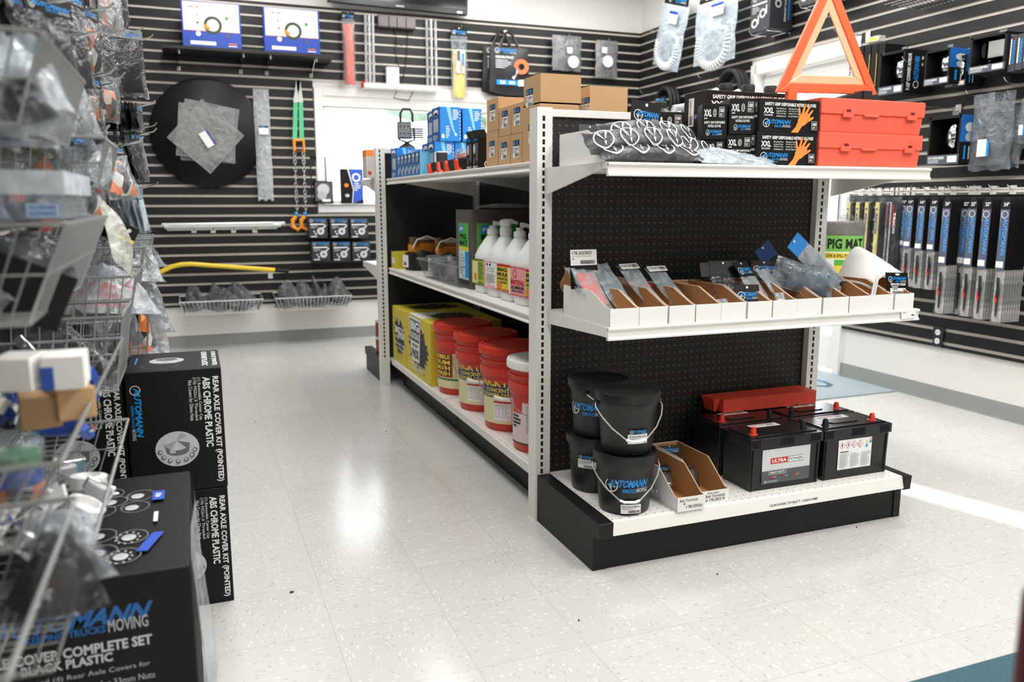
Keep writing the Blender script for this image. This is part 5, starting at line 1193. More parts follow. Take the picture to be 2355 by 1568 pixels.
# wall shelf with brackets
p0, p1 = PY(383, 113, 6.56), PY(762, 143, 6.56); zsh = (PY(489, 111.5, 6.56).z + PY(674, 121, 6.56).z) / 2
T = thing('wall_shelf', 'black board shelf on chrome brackets high on the back wall', 'shelf', (0, 0, 0))
mb = MB(); mb.box(p0.x - .03, p1.x + .02, 6.53, YS, zsh - .024, zsh, mat('black_board', '191817', .5)); mb.build('board', T, .002)
for px in (410, 555, 616, 720):
    x = PY(px, 140, 6.7).x; mb = MB(); mb.box(x - .012, x + .012, YS - .004, YS + .004, zsh - .13, zsh - .10, steel_white); mb.prism([(YS, zsh - .024), (YS - .25, zsh - .024), (YS - .25, zsh - .034), (YS - .02, zsh - .12), (YS, zsh - .13)], 'x', x - .002, x + .002, chrome); mb.cyl((x + .01, YS - .26, zsh - .02), (x + .01, YS - .26, zsh - .05), .005, white, n=8); mb.build('bracket', T)
def kit_box(label, pa, pb, top):
    a, b = PY(pa[0], pa[1], 6.57), PY(pb[0], pb[1], 6.57); w = b.x - a.x; h = PY(pa[0], top, 6.57).z - a.z
    T = thing('brake_kit_box', label, 'box', (a.x, 6.57, zsh + .001), 0, 'blue and white kit boxes on the wall shelf')
    mb = MB(); mb.box(0, w, 0, .11, 0, h, mat('royal_blue_carton', '2347a8', .4)); mb.build('carton', T, .003)
    mb = MB(); f = mb.face((0, 0, 0), (1, 0, 0), (0, 0, 1)); f.rect(.012, h * .37, w - .012, h * .985, white); f.rect(.012, h * .36, w - .012, h * .375, orange_ink)
    f.text('TRAMEC', w * .1, h * .86, w * .22, h * .90, navy_ink, .03); f.disc(w * .27, h * .88, w * .03, orange_ink, 12, ry=h * .02); f.lines(w * .4, h * .84, w * .9, h * .89, 1, grey_ink)
    cx, cy, r = w * .52, h * .50, w * .155; f.disc(cx, cy, r, mat('coil_dark', '35403a', .5), 28, r0=.70); f.disc(cx, cy, r * .72, mat('coil_green', '6d9a5a', .5), 28, r0=.9); f.poly([(cx - r * 1.0, cy + r * .2), (cx - r * .3, cy - r * .3), (cx - r * .5, cy - r * .6), (cx - r * 1.05, cy - r * .2)], orange_ink)
    f.disc(w * .76, h * .67, w * .03, ink, 16); f.disc(w * .76, h * .67, w * .02, green_ink, 12); f.rect(w * .25, h * .68, w * .265, h * .74, ink); f.rect(w * .25, h * .52, w * .28, h * .56, ink)
    f.disc(w * .27, h * .30, w * .043, white, 16); f.disc(w * .77, h * .28, w * .035, darkgrey_ink, 12); f.rect(w * .13, h * .06, w * .56, h * .14, white); f.text('TRAMEC', w * .77, h * .09, w * .92, h * .13, orange_ink, .03); f.rect(w * .77, h * .05, w * .92, h * .07, white)
    mb.build('front_print', T)
kit_box('left blue and white coiled cable box on the wall shelf', (421, 109), (557, 115), 3); kit_box('right blue and white coiled cable box on the wall shelf', (609, 117), (737, 126), 14)
# black disc with the clear bags on it
c = Bk(478, 306, .05); T = thing('fifth_wheel_disc', 'large black plastic disc hanging on the back wall', 'disc', c, rot=(PI / 2, 0, 0))
mb = MB(); mb.lathe([(.40, -.03), (.408, -.02), (.405, -.012), (.36, .0), (.10, .012), (.02, .014)], mat('glossy_black_disc', '0d0d0d', .3, spec=.3), 64); mb.build('plate', T)
for k, (rz, dx, dz, w, h) in enumerate(((.05, .0, -.02, .4, .4), (.17, .01, .02, .4, .4), (.11, -.02, .0, .4, .4), (.73, -.015, -.03, .4, .4))):
    T = thing('clear_bag', ['rearmost', 'second', 'third', 'foremost tilted'][k] + ' square clear bag pinned over the black disc', 'part bag', (c.x + dx, c.y - .02 - .012 * k, c.z + dz), group='square clear bags on the disc', rot=(0, rz, 0))
    mb = MB(); s_ = .385; cf = film('cloudy_film', 'a4a8a6', .55, .25, .6, 14); mb.grid(12, 12, lambda a, b: ((a - .5) * s_, .004 * math.sin(7 * a + 4 * b + k) - .004, (b - .5) * s_), cf); mb.grid(12, 12, lambda a, b: ((.5 - a) * s_, .004 * math.sin(5 * a + 6 * b + k) + .004, (b - .5) * s_), cf); [mb.tube([(-s_ / 2, 0, q * s_ / 2), (s_ / 2, 0, q * s_ / 2)], .003, frost_film, 4) for q in (-1, 1)]; [mb.tube([(q * s_ / 2, 0, -s_ / 2), (q * s_ / 2, 0, s_ / 2)], .003, frost_film, 4) for q in (-1, 1)]; mb.build('film', T)
    if k == 3:
        mb = MB(); f = mb.face((-.03, -.014, -.03), (math.cos(.3), 0, -math.sin(.3)), (math.sin(.3), 0, math.cos(.3))); f.rect(-.02, 0, .10, .055, white); f.rect(-.02, .055, .10, .068, navy_ink); mb.build('stock_label', T)
# generic long bag hanging on the back wall
def hang(name, label, cat, px, top, bot, wpx, body, inside=None, head=None, t=.03, off=.06, seed=1, group=None, rz=0, tilt=0, **k):
    a, b = Bk(px, top, off), Bk(px, bot, off); l, r = Bk(px - wpx / 2, (top + bot) / 2, off), Bk(px + wpx / 2, (top + bot) / 2, off)
    T = pouch(name, label, cat, (b.x, b.y, b.z), (0, tilt, rz), r.x - l.x, a.z - b.z, t, body, head, k.pop('hh', .06), inside, seed=seed, group=group, **k); hook((a.x, YS, a.z - .02), (0, -1, 0), off + .05, 'chrome wire hook holding the ' + ' '.join(label.split()[:9]), None); return T
hang('wiper_pouch', 'long narrow clear pouch hanging between the disc and the green sling', 'part bag', 612, 205, 460, 36, film('pale_grey_film', 'ccd3d6', .5, .15, .8), mat('grey_blade', 'a4abb0', .5), t=.03, seed=211, ih=(.04, .93), it=.4)
T = bpy.data.objects['wiper_pouch']; mb = MB(); f = mb.face((-.03, -.03, .50), (1, 0, 0), (0, 0, 1)); f.rect(0, 0, .07, .05, white); f.rect(0, .05, .07, .065, ink); f.rect(.02, .052, .045, .063, blue_ink); mb.build('stock_label', T)
hang('red_roll', 'red plastic roll in a clear sleeve hanging below the television', 'roll', 805, 28, 197, 30, clear_film, mat('coral_red_vinyl', 'f97c66', .4), black_card, t=.07, seed=212, hh=.05, ih=(.02, .84), it=.9)
hang('yellow_pack', 'flat yellow pack with dark header hanging right of the light frame', 'pack', 1057, 62, 224, 37, clear_film, mat('pale_yellow_board', 'f0d477', .5), black_card, t=.03, seed=213, hh=.07, ih=(.0, .68), it=1.0)
T = bpy.data.objects['yellow_pack']; mb = MB(); f = mb.face((-.035, -.026, .19), (1, 0, 0), (0, 0, 1)); f.rect(0, 0, .075, .19, grey_ink); f.rect(.008, .1, .035, .18, darkgrey_ink); f.rect(.038, .01, .05, .11, orange_ink); f.rect(.05, .06, .07, .16, blue_ink); f.rect(.005, .02, .02, .06, white); mb.build('label', T)
# green round sling with chain
T = thing('lifting_sling', 'green web sling with orange hooks and chains hanging left of the window', 'sling', (0, 0, 0))
g_ = mat('green_webbing', '5fc48f', .7, var=.1, scale=80); wb = mat('white_webbing', 'd9dcd4', .7); ho = mat('orange_hook', 'f29b3a', .4)
P_ = lambda x, y, o=.06: Bk(x, y, o)
for s_, m0, m1 in ((-1, wb, g_), (1, wb, g_)):
    mb = MB(); a, b, c2 = P_(686, 184), P_(686 + 6 * s_, 235), P_(686 + 8 * s_, 322)
    for q0, q1, m in ((a, b, m0), (b, c2, m1)): mb.add([q0 + Vector((-.016, 0, 0)), q0 + Vector((.016, 0, 0)), q1 + Vector((.018, 0, 0)), q1 + Vector((-.018, 0, 0)), q0 + Vector((-.016, .008, 0)), q0 + Vector((.016, .008, 0)), q1 + Vector((.018, .008, 0)), q1 + Vector((-.018, .008, 0))], [(0, 3, 2, 1), (4, 5, 6, 7), (0, 4, 7, 3), (1, 2, 6, 5)], m)
    mb.build('web_strap', T)
def loop_link(mb, c, w, h, r, m, rot):
    pts = []
    for k in range(14):
        t = 2 * PI * k / 14; x = w * math.cos(t); z = h * math.sin(t); pts.append((c.x + x * math.cos(rot), c.y + x * math.sin(rot), c.z + z))
    mb.tube(pts, r, m, 5, closed=True)
mb = MB(); a, b = P_(676, 322), P_(699, 348); mb.tube([(a.x, a.y, a.z), (a.x, a.y, b.z), (b.x, a.y, b.z), (b.x, a.y, a.z), (a.x, a.y, a.z)], .013, ho, 8); mb.build('master_link', T)
for x in (679, 699):
    mb = MB(); z0, z1 = P_(x, 350).z, P_(x + 2, 490).z; n = 16
    for k in range(n): loop_link(mb, Vector((P_(x, 400).x + .002, YS - .06, z0 + (z1 - z0) * (k + .5) / n)), .010, (z0 - z1) / n * .62, .004, mat('grey_chain', 'c3c6c6', .3, .8), (k % 2) * PI / 2 * .8 + .3)
    mb.build('chain', T)
    mb = MB(); q = P_(x + 2, 492); mb.ball((q.x, q.y, q.z), (.016, .016, .02), blue_ink, 10, 6); mb.tube([(q.x, q.y, q.z - .015), (q.x - .03, q.y, q.z - .05), (q.x - .03, q.y, q.z - .10), (q.x + .01, q.y, q.z - .125), (q.x + .035, q.y, q.z - .10)], [.016, .018, .018, .015, .01], ho, 8); mb.build('grab_hook', T)
# rods on hooks
T = thing('rod_bundle', 'bundle of silver wrapped rods lying across four hooks on the back wall', 'rods', (0, 0, 0)); al = mat('grey_wrapped_rod', 'cdd0ce', .35, .3, var=.1, scale=30)
for k in range(5):
    a, b = P_(372 + 6 * k, 518 + (k % 3) * 4, .07 + .012 * (k % 2)), P_(655 - 9 * k, 514 + (k % 3) * 4, .07 + .012 * (k % 2)); mb = MB(); mb.cyl(a, b, .017, al, n=10)
    mb.build('rod', T)
for k, x in enumerate((446, 490, 537, 586)):
    q = Bk(x, 529); hook((q.x, YS, q.z), (0, -1, 0), .13, ['leftmost', 'second', 'third', 'rightmost'][k] + ' of four hooks under the silver rods', None)
# six black boxes
gx = 'black boxed clamps on the back wall'
def small_box(label, px, py, w, h, off):
    a = Bk(px, py, off); T = thing('clamp_box', label, 'box', (a.x, a.y, a.z), 0, gx)
    mb = MB(); mb.box(0, w, 0, .12, 0, h, mat('charcoal_carton', '33343c', .45)); mb.build('carton', T, .002)
    mb = MB(); f = mb.face((0, 0, 0), (1, 0, 0), (0, 0, 1)); f.logo(w * .06, h * .80, w * .94, h * .98); f.rect(w * .08, h * .68, w * .85, h * .74, white); f.lines(w * .1, h * .5, w * .5, h * .66, 4, grey_ink)
    f.disc(w * .63, h * .36, w * .20, silver_ink, 14); f.disc(w * .63, h * .36, w * .07, darkgrey_ink, 6); f.poly([(w * .68, h * .5), (w * .9, h * .7), (w * .95, h * .64), (w * .75, h * .44)], silver_ink); f.disc(w * .28, h * .34, w * .05, silver_ink, 10); f.disc(w * .36, h * .22, w * .06, silver_ink, 10); f.rect(w * .1, h * .06, w * .42, h * .11, white); mb.build('front_print', T)
for r, (y, xs_) in enumerate(((548, (711, 760, 806)), (601, (718, 765, 811)))):
    for k, x in enumerate(xs_): small_box(['upper', 'lower'][r] + ' black clamp box, ' + ['left', 'middle', 'right'][k] + ' of three, below the window', x, y, .147, .155, .16)
q = Bk(720, 604); T = thing('box_rack', 'dark wire rack under the six black clamp boxes', 'rack', (0, 0, 0)); mb = MB(); z = Bk(718, 604, .16).z
for x in (Bk(716, 600).x, Bk(790, 600).x, Bk(858, 600).x): mb.tube([(x, YS, z), (x, YS - .17, z), (x, YS - .17, z + .012)], .004, black_matte, 6)
for y in (.04, .16): mb.tube([(Bk(712, 600).x, YS - y, z), (Bk(860, 600).x, YS - y, z)], .004, black_matte, 6)
mb.build('frame', T)
# yellow bar
T = thing('winch_bar', 'bent yellow winch bar with black grip resting on the back wall', 'bar', (0, 0, 0)); yb = mat('yellow_paint', 'f0cf3c', .4)
pts = [P_(366, 627, .1), P_(395, 613, .1), P_(418, 608, .1), P_(440, 607, .1), P_(632, 621, .1)]; mb = MB(); mb.tube(pts, .018, yb, 10); mb.build('bar', T)
mb = MB(); mb.tube([P_(631, 621, .1), P_(664, 623, .1)], .016, black_matte, 10); mb.build('grip', T); q = Bk(622, 634); hook((q.x, YS, q.z), (0, -1, 0), .13, 'metal hook carrying the yellow winch bar', None)
mb = MB(); R1 = random.Random(4)
for k in range(14):
    a = P_(366, 628, .1); mb.tube([a, a + Vector((-.06 - R1.random() * .05, R1.uniform(-.02, .02), -.03 - R1.random() * .04)), a + Vector((-.12 - R1.random() * .05, R1.uniform(-.03, .03), -.03 - R1.random() * .08))], .004, [red_ink, white, pink_ink][k % 3], 4)
mb.build('frayed_cords', T)
# baskets on the back wall with bagged goods
def wall_basket(label, xa, xb, ytop, ybot, nbag, seed, gname):
    off = .26; l, r = Bk(xa, ytop, off), Bk(xb, ytop, off); z1 = (l.z + r.z) / 2; z0 = z1 - .10; w = r.x - l.x
    T = thing('wire_basket', label, 'wire basket', (l.x, YS - off, z0), 0, 'wire baskets on the back wall'); mb = MB(); d = off - .005; i = .035
    top = [(0, 0, .10), (w, 0, .10), (w, d, .12), (0, d, .12)]; bot = [(i, .05, 0), (w - i, .05, 0), (w - i, d, 0), (i, d, 0)]
    bw = mat('bright_wire', 'e2e4e2', .3, .3); mb.tube(top, .005, bw, 6, closed=True); mb.tube(bot, .004, bw, 5, closed=True); mb.build('rim', T); mb = MB(); n = 20
    for k in range(n + 1):
        t = k / n; mb.tube([(w * t, 0, .10), (i + (w - 2 * i) * t, .05, 0), (i + (w - 2 * i) * t, d, 0)], .0026, bw, 4, cap=False)
    for k in range(7):
        t = k / 6; mb.tube([(0, d * t, .10 + .02 * t), (i, .05 + (d - .05) * t, 0)], .0018, wire, 4, cap=False); mb.tube([(w, d * t, .10 + .02 * t), (w - i, .05 + (d - .05) * t, 0)], .0018, wire, 4, cap=False)
    mb.build('wires', T); R = random.Random(seed)
    for k in range(nbag):
        t = (k + .5) / nbag; x = l.x + .05 + (w - .1) * t
        B = thing('bagged_part', ['leftmost', 'second', 'third', 'fourth', 'rightmost'][min(k, 4) if k < nbag - 1 else 4] + ' bagged black part ' + gname, 'part bag', (x, YS - off * .55 + R.uniform(-.02, .02), z0 + .02), group='bagged parts in the back wall baskets', rot=(R.uniform(-.2, .2), R.uniform(-.4, .4), R.uniform(-.6, .6)))
        s_ = R.uniform(.85, 1.15); mb = MB(); mb.ball((0, 0, .075), (.055 * s_, .06, .06 * s_), black_matte, 12, 8); mb.ball((.02, .0, .11), (.03, .035, .035), black_matte, 10, 6); mb.build('part', B)
        mb = MB(); pillow(mb, .17 * s_, .20, .17 * s_, film('grey_bag_film', '6a6f74', .5, .1, 1.0, 25), seed * 9 + k, amp=.5, nu=14, nv=12, base=-.005); mb.build('bag', B)
wall_basket('left wire basket of bagged black parts low on the back wall', 412, 606, 692, 718, 4, 31, 'in the left back wall basket'); wall_basket('right wire basket of bagged black parts low on the back wall', 634, 810, 683, 712, 4, 32, 'in the right back wall basket')
# television
a, b = PY(752, 1, 6.78), PY(1072, 38, 6.78); zt = (a.z + b.z) / 2 - .002
T = thing('television', 'wide black television on the wall above the light frame, cut by the top edge', 'television', (a.x, 6.74, zt), rot=(.06, .012, 0)); w = b.x - a.x
mb = MB(); mb.box(0, w, 0, .06, 0, w * .58, mat('tv_bezel', '151517', .15)); mb.build('housing', T, .006); mb = MB(); mb.box(.02, w - .02, -.001, .002, .045, w * .58 - .02, mat('tv_screen', '0c0d10', .08)); mb.build('screen', T)
mb = MB(); f = mb.face((0, -.0005, 0), (1, 0, 0), (0, 0, 1)); f.text('SANYO', w * .47, .014, w * .53, .026, silver_ink, .02); f.rect(w * .92, .010, w * .96, .026, silver_ink); mb.build('maker_print', T)
T = thing('power_adapter', 'grey speaker bar block fixed under the television', 'speaker', (0, 0, 0)); a, b = Bk(870, 60, .06), Bk(956, 44, .06)
mb = MB(); mb.box(a.x, b.x, YS - .06, YS, a.z, Bk(912, 36, .06).z, mat('warm_grey_plastic', '6f6868', .5)); mb.build('block', T, .006)
mb = MB(); [mb.box(a.x + (b.x - a.x) * t - .004, a.x + (b.x - a.x) * t + .004, YS - .061, YS - .059, a.z, a.z + .08, black_matte) for t in (.28, .5, .74)]; mb.build('seams', T)
# light frame: two clear uprights and a bar
T = thing('light_frame', 'pale plastic light frame with a bar between two uprights on the back wall', 'frame', (0, 0, 0)); cl = film('frosted_acrylic', 'c4c8c8', .42, .15, .1)
for x0, x1, y0, y1 in ((840, 857, 34, 200), (981, 1001, 44, 207)):
    mb = MB(); 
    for px, o in ((x0, .03), ((x0 + x1) / 2, .09), (x1, .03)):
        a, b = Bk(px, y0, o), Bk(px + 3, y1, o); mb.tube([a, b], .012, cl, 6)
    mb.build('upright', T)
a, b = Bk(836, 195, .10), Bk(1011, 205, .10); zz = (a.z + b.z) / 2; mb = MB(); mb.box(a.x, b.x, YS - .12, YS - .01, zz - .02, zz + .015, mat('white_light_bar', 'e8e8e4', .4)); mb.build('light_bar', T, .006)
mb = MB(); mb.box(a.x - .005, a.x + .02, YS - .11, YS - .02, zz - .018, zz + .03, red_ink); mb.build('red_end_cap', T, .004)
a, b = Bk(889, 186, .05), Bk(916, 156, .05); mb = MB(); mb.box(a.x, b.x, YS - .07, YS - .02, zz + .016, b.z, white); mb.box(a.x + .01, b.x - .06, YS - .071, YS - .069, a.z + .0, a.z + .03, grey_ink); one('plug_adapter', mb, 'white plug adapter block standing on the light bar', 'plug adapter', bevel=.004)
mb = MB()
for pts in (((905, 62), (912, 90), (909, 120), (918, 155), (905, 160)), ((938, 60), (936, 110), (934, 140), (926, 188)), ((905, 95), (925, 105)), ((915, 205), (905, 225), (940, 232), (950, 210))): mb.tube([Bk(x, y, .012) for x, y in pts], .0035, black_matte, 5)
one('electric_cable', mb, 'thin black power cords looping down the wall to the light bar', 'cord')
# black bag of hose and two silver bags
def tote(label, off, dx, rz, fat=.05):
    a, b = Bk(1125 + dx, 210, off), Bk(1216 + dx, 216, off); w = b.x - a.x; h = Bk(1125, 106, off).z - a.z
    T = thing('hose_bag', label, 'carrier bag', (a.x, YS - off, a.z), rz, 'black carrier bags'); bl = mat('black_woven_bag', '2a2828', .4, bump=.2, scale=14)
    mb = MB(); 
    def fr(p, q, s_): k = math.sin(PI * p) * math.sin(PI * q) ; return (w * p * (1 - .06 * q) + .01 * q, s_ * (.012 + fat * k) + .006 * math.sin(5 * p + 4 * q), h * q - .03 * math.sin(3 * p) * (1 - q))
    mb.grid(10, 10, lambda p, q: fr(p, q, -1), bl); mb.grid(10, 10, lambda p, q: fr(1 - p, q, 1), bl); mb.build('bag', T)
    mb = MB(); mb.tube([(w * .25, 0, h * .97), (w * .42, .02, h * 1.3), (w * .5, .03, h * 1.36), (w * .6, .02, h * 1.3), (w * .75, 0, h * .97)], .014, bl, 6); mb.build('handle', T)
    mb = MB(); f = mb.face((0, -.014 - fat * .95, 0), (1, 0, 0), (0, 0, 1)); f.logo(w * .08, h * .82, w * .62, h * .95); f.text('HOSE INFLATOR KIT', w * .1, h * .72, w * .55, h * .78, white, .03); f.lines(w * .1, h * .5, w * .5, h * .7, 5, silver_ink); f.disc(w * .74, h * .56, w * .19, mat('orange_coil_print', 'f0784a', .5), 24, ry=h * .17, r0=.42); f.poly([(w * .5, h * .3), (w * .62, h * .48), (w * .66, h * .46), (w * .56, h * .26)], silver_ink); f.rect(w * .12, h * .14, w * .66, h * .25, blue_ink); f.text('25  50', w * .2, h * .16, w * .58, h * .23, white, .04); f.poly([(w * .66, h * .12), (w * .9, h * .14), (w * .86, h * .28), (w * .66, h * .26)], white); mb.build('print', T); return a, h
a, h_ = tote('front black hose carrier bag with orange coil print on the back wall', .15, 0, 0); tote('second black hose carrier bag behind the printed one', .055, -16, .04, .02)
q = Bk(1163, 76); hook((q.x, YS, q.z), (0, -1, 0), .17, 'chrome wire hook holding the black hose carrier bags', None)
for k, (x, t, b_, w_, lb) in enumerate(((1303, 82, 163, 66, 'left silver grey bag with round white lamp near the room corner'), (1394, 93, 179, 50, 'right silver grey bag with round white lamp near the room corner'))):
    T = hang('lamp_bag', lb, 'part bag', x, t, b_, w_, film('grey_mylar', '8d9090', .35, .2, .9, 16), None, None, t=.06, off=.08, seed=230 + k, group='silver grey lamp bags'); a = Bk(x + 12 * (1 - k), t + 62 - 12 * k, .10)
    o = T.location; mb = MB(); mb.M = Matrix.Translation((a.x - o.x, -.048, a.z - o.z)) @ Matrix.Rotation(PI / 2, 4, 'X'); mb.lathe([(.052, 0), (.05, .012), (.03, .018), (.004, .02)], white, 24); mb.build('lamp', T)
    mb = MB(); f = mb.face((a.x - o.x - .06, -.052, a.z - o.z + .07), (1, 0, 0), (0, 0, 1)); f.rect(0, 0, .05, .05, white); mb.build('stock_label', T)
# goods on the window sill
zs = WB[2] + .012
def sill(name, label, px0, px1, ytop, seed, art, Y=6.80, z=zs):
    a, b = PY(px0, 460, Y), PY(px1, 460, Y); h = PY(px0, ytop, Y).z - z; w = b.x - a.x
    T = thing(name, label, 'pack', (a.x, Y, z), group='packs on the window sill'); mb = MB(); mb.box(0, w, 0, .045, 0, h, black_card); mb.build('pack', T, .002); mb = MB(); f = mb.face((0, 0, 0), (1, 0, 0), (0, 0, 1)); art(f, w, h); mb.build('print', T)
def art_lamp(f, w, h): f.rect(w * .05, h * .1, w * .95, h * .95, darkgrey_ink); f.disc(w * .48, h * .62, w * .32, silver_ink, 20, ry=h * .26); f.disc(w * .4, h * .35, w * .25, grey_ink, 16, ry=h * .2); f.rect(w * .4, .01, w * .85, h * .18, white)
def art_clip(f, w, h): f.rect(w * .08, h * .1, w * .5, h * .9, white); f.rect(w * .6, h * .3, w * .9, h * .92, blue_ink); f.disc(w * .3, h * .35, w * .18, silver_ink, 12, ry=h * .14)
def art_bulb(f, w, h): f.poly([(w * .38, h), (w * .95, h), (w, h * .1), (w * .55, 0), (w * .6, h * .4)], mat('vivid_blue_print', '2f5fd0', .45)); f.disc(w * .7, h * .75, w * .2, white, 16, r0=.6); f.lines(w * .6, h * .35, w * .9, h * .6, 4, white); f.disc(w * .25, h * .52, w * .10, orange_ink, 14, ry=h * .06); f.disc(w * .28, h * .22, w * .1, silver_ink, 12, ry=h * .05); f.poly([(w * .3, h), (w * .36, h), (w * .58, h * .4), (w * .52, 0), (w * .48, 0), (w * .54, h * .4)], white)
sill('lamp_pack', 'dark lamp pack with silver reflector on the window sill', 724, 767, 416, 1, art_lamp); sill('carded_clips', 'tall carded pack leaning at the left of the window', 716, 752, 360, 2, art_clip, 6.85)
sill('bulb_pack', 'blue and black bulb pack at the right of the sill', 785, 836, 388, 3, art_bulb)
# ================================================================ RIGHT WALL
rzr = -PI / 2
coil = mat('white_coil_hose', 'eef0ee', .4)
def coil_bag(label, px, ytop, ybot, wpx, tilt, seed):
    off = .14; a, b = Rt(px, ytop, off), Rt(px, ybot, off); h = a.z - b.z; l, r = Rt(px - wpx / 2, 80, off), Rt(px + wpx / 2, 80, off); w = abs(l.y - r.y)
    T = thing('coil_hose_bag', label, 'part bag', b, group='bagged white coil hoses', rot=(0, tilt, rzr))
    mb = MB(); sheetbag(mb, w, h * .86, .07, film('pale_blue_film', 'c3d2dc', .5, .15, .6), seed, nu=10, nv=12); mb.build('bag', T)
    mb = MB(); R_ = w * .36; n = 26
    for k in range(n):
        t = PI * (-.12 + 1.24 * k / (n - 1)); cx, cz = R_ * math.cos(t), h * .17 + R_ * .9 * (1 - math.sin(t) * 1.0) - .02
        cz = h * .26 - R_ * .85 * math.sin(t); d = Vector((-math.sin(t), 0, -math.cos(t) * .85)).normalized(); c_ = Vector((cx, -.005, cz))
        x_ = Vector((0, 1, 0)); y_ = d.cross(x_); mb.tube([c_ + (x_ * math.cos(q) + y_ * math.sin(q)) * .03 for q in [2 * PI * j / 10 for j in range(10)]], .006, coil, 5, closed=True)
    mb.tube([(-R_ * .9, 0, h * .30), (-R_ * .8, 0, h * .44), (0, 0, h * .50), (R_ * .8, 0, h * .44), (R_ * .9, 0, h * .30)], .016, coil, 8); mb.build('coil_hose', T)
    mb = MB(); mb.box(-w * .42, w * .42, -.004, .004, h * .86, h, black_card); f = mb.face((-w * .42, -.0045, h * .86), (1, 0, 0), (0, 0, 1)); f.logo(w * .15, h * .02, w * .8, h * .11); f.rect(0, h * .06, w * .2, h * .14, yellow_ink); mb.build('header_card', T)
    mb = MB(); f = mb.face((.0, -.045, h * .62), (1, 0, 0), (0, 0, 1)); f.rect(0, 0, w * .3, h * .12, white); f.rect(0, h * .12, w * .3, h * .16, navy_ink); mb.build('stock_label', T)
coil_bag('tilted bag of white coil hose nearest the room corner', 1528, -8, 158, 62, .30, 241); coil_bag('larger bag of white coil hose right of the tilted one', 1640, -22, 146, 92, .03, 242)
for (px, py), nm in zip(((1502, 66), (1612, 27), (1622, 175), (1485, 209)), ('hook below the tilted coil hose bag', 'hook beside the larger coil hose bag', 'hook of the right black hose coil', 'hook of the left black hose coil')): q = Rt(px + 40, py + 8); hook((XW - .02, q.y, q.z), (-1, 0, 0), .22, 'white tipped ' + nm, None)
# boxed exhaust clamps on wire brackets
def ex_box(label, px, ybot, ytop, wpx, off=.20):
    a, b = Rt(px, ybot, off), Rt(px, ytop, off); c_ = Rt(px + wpx, ybot, off); w = abs(a.y - c_.y); h = b.z - a.z
    T = thing('exhaust_clamp_box', label, 'box', (a.x, a.y, a.z), rzr, 'boxed exhaust clamps'); mb = MB(); mb.box(0, w, 0, off - .01, 0, h, mat('charcoal_carton', '33343c', .45)); mb.build('carton', T, .002)
    mb = MB(); f = mb.face((0, 0, 0), (1, 0, 0), (0, 0, 1)); f.logo(w * .1, h * .74, w * .9, h * .94); f.rect(w * .1, h * .66, w * .85, h * .70, white); f.lines(w * .1, h * .45, w * .5, h * .63, 4, grey_ink); f.disc(w * .25, h * .22, w * .17, silver_ink, 16, r0=.55, ry=h * .12); f.disc(w * .65, h * .42, w * .17, silver_ink, 16, r0=.55, ry=h * .12); f.rect(w * .40, h * .18, w * .47, h * .40, silver_ink); f.rect(w * .8, h * .38, w * .87, h * .60, silver_ink)
    f = mb.face((w, 0, 0), (0, 1, 0), (0, 0, 1)); d = off - .01; f.disc(d * .35, h * .62, d * .14, silver_ink, 16, r0=.6); f.text('EXHAUST CLAMP', d * .62, h * .2, d * .70, h * .85, white, .03, rot=90); f.rect(d * .78, h * .25, d * .86, h * .8, blue_ink); mb.build('print', T)
    T = thing('wire_bracket', 'chrome wire bracket under the ' + ' '.join(label.split()[:9]), 'bracket', (0, 0, 0), group='chrome wire brackets'); mb = MB()
    for dy in (.02, w - .02):
        y = a.y - dy; mb.tube([(XW - .02, y, a.z - .05), (XW - .03, y, a.z - .012), (a.x, y, a.z - .008), (a.x - .02, y, a.z + .015)], .0045, chrome, 6)
    for dx in (.03, .1, .17): mb.tube([(a.x + dx, a.y - .02, a.z - .009), (a.x + dx, a.y - w + .02, a.z - .009)], .004, chrome, 6)
    mb.build('wires', T)
ex_box('black exhaust clamp box high on the right wall left of the triangle', 1724, 78, -12, 44, .20); ex_box('second black exhaust clamp box partly behind the triangle tip', 1838, 16, -70, 44, .20)
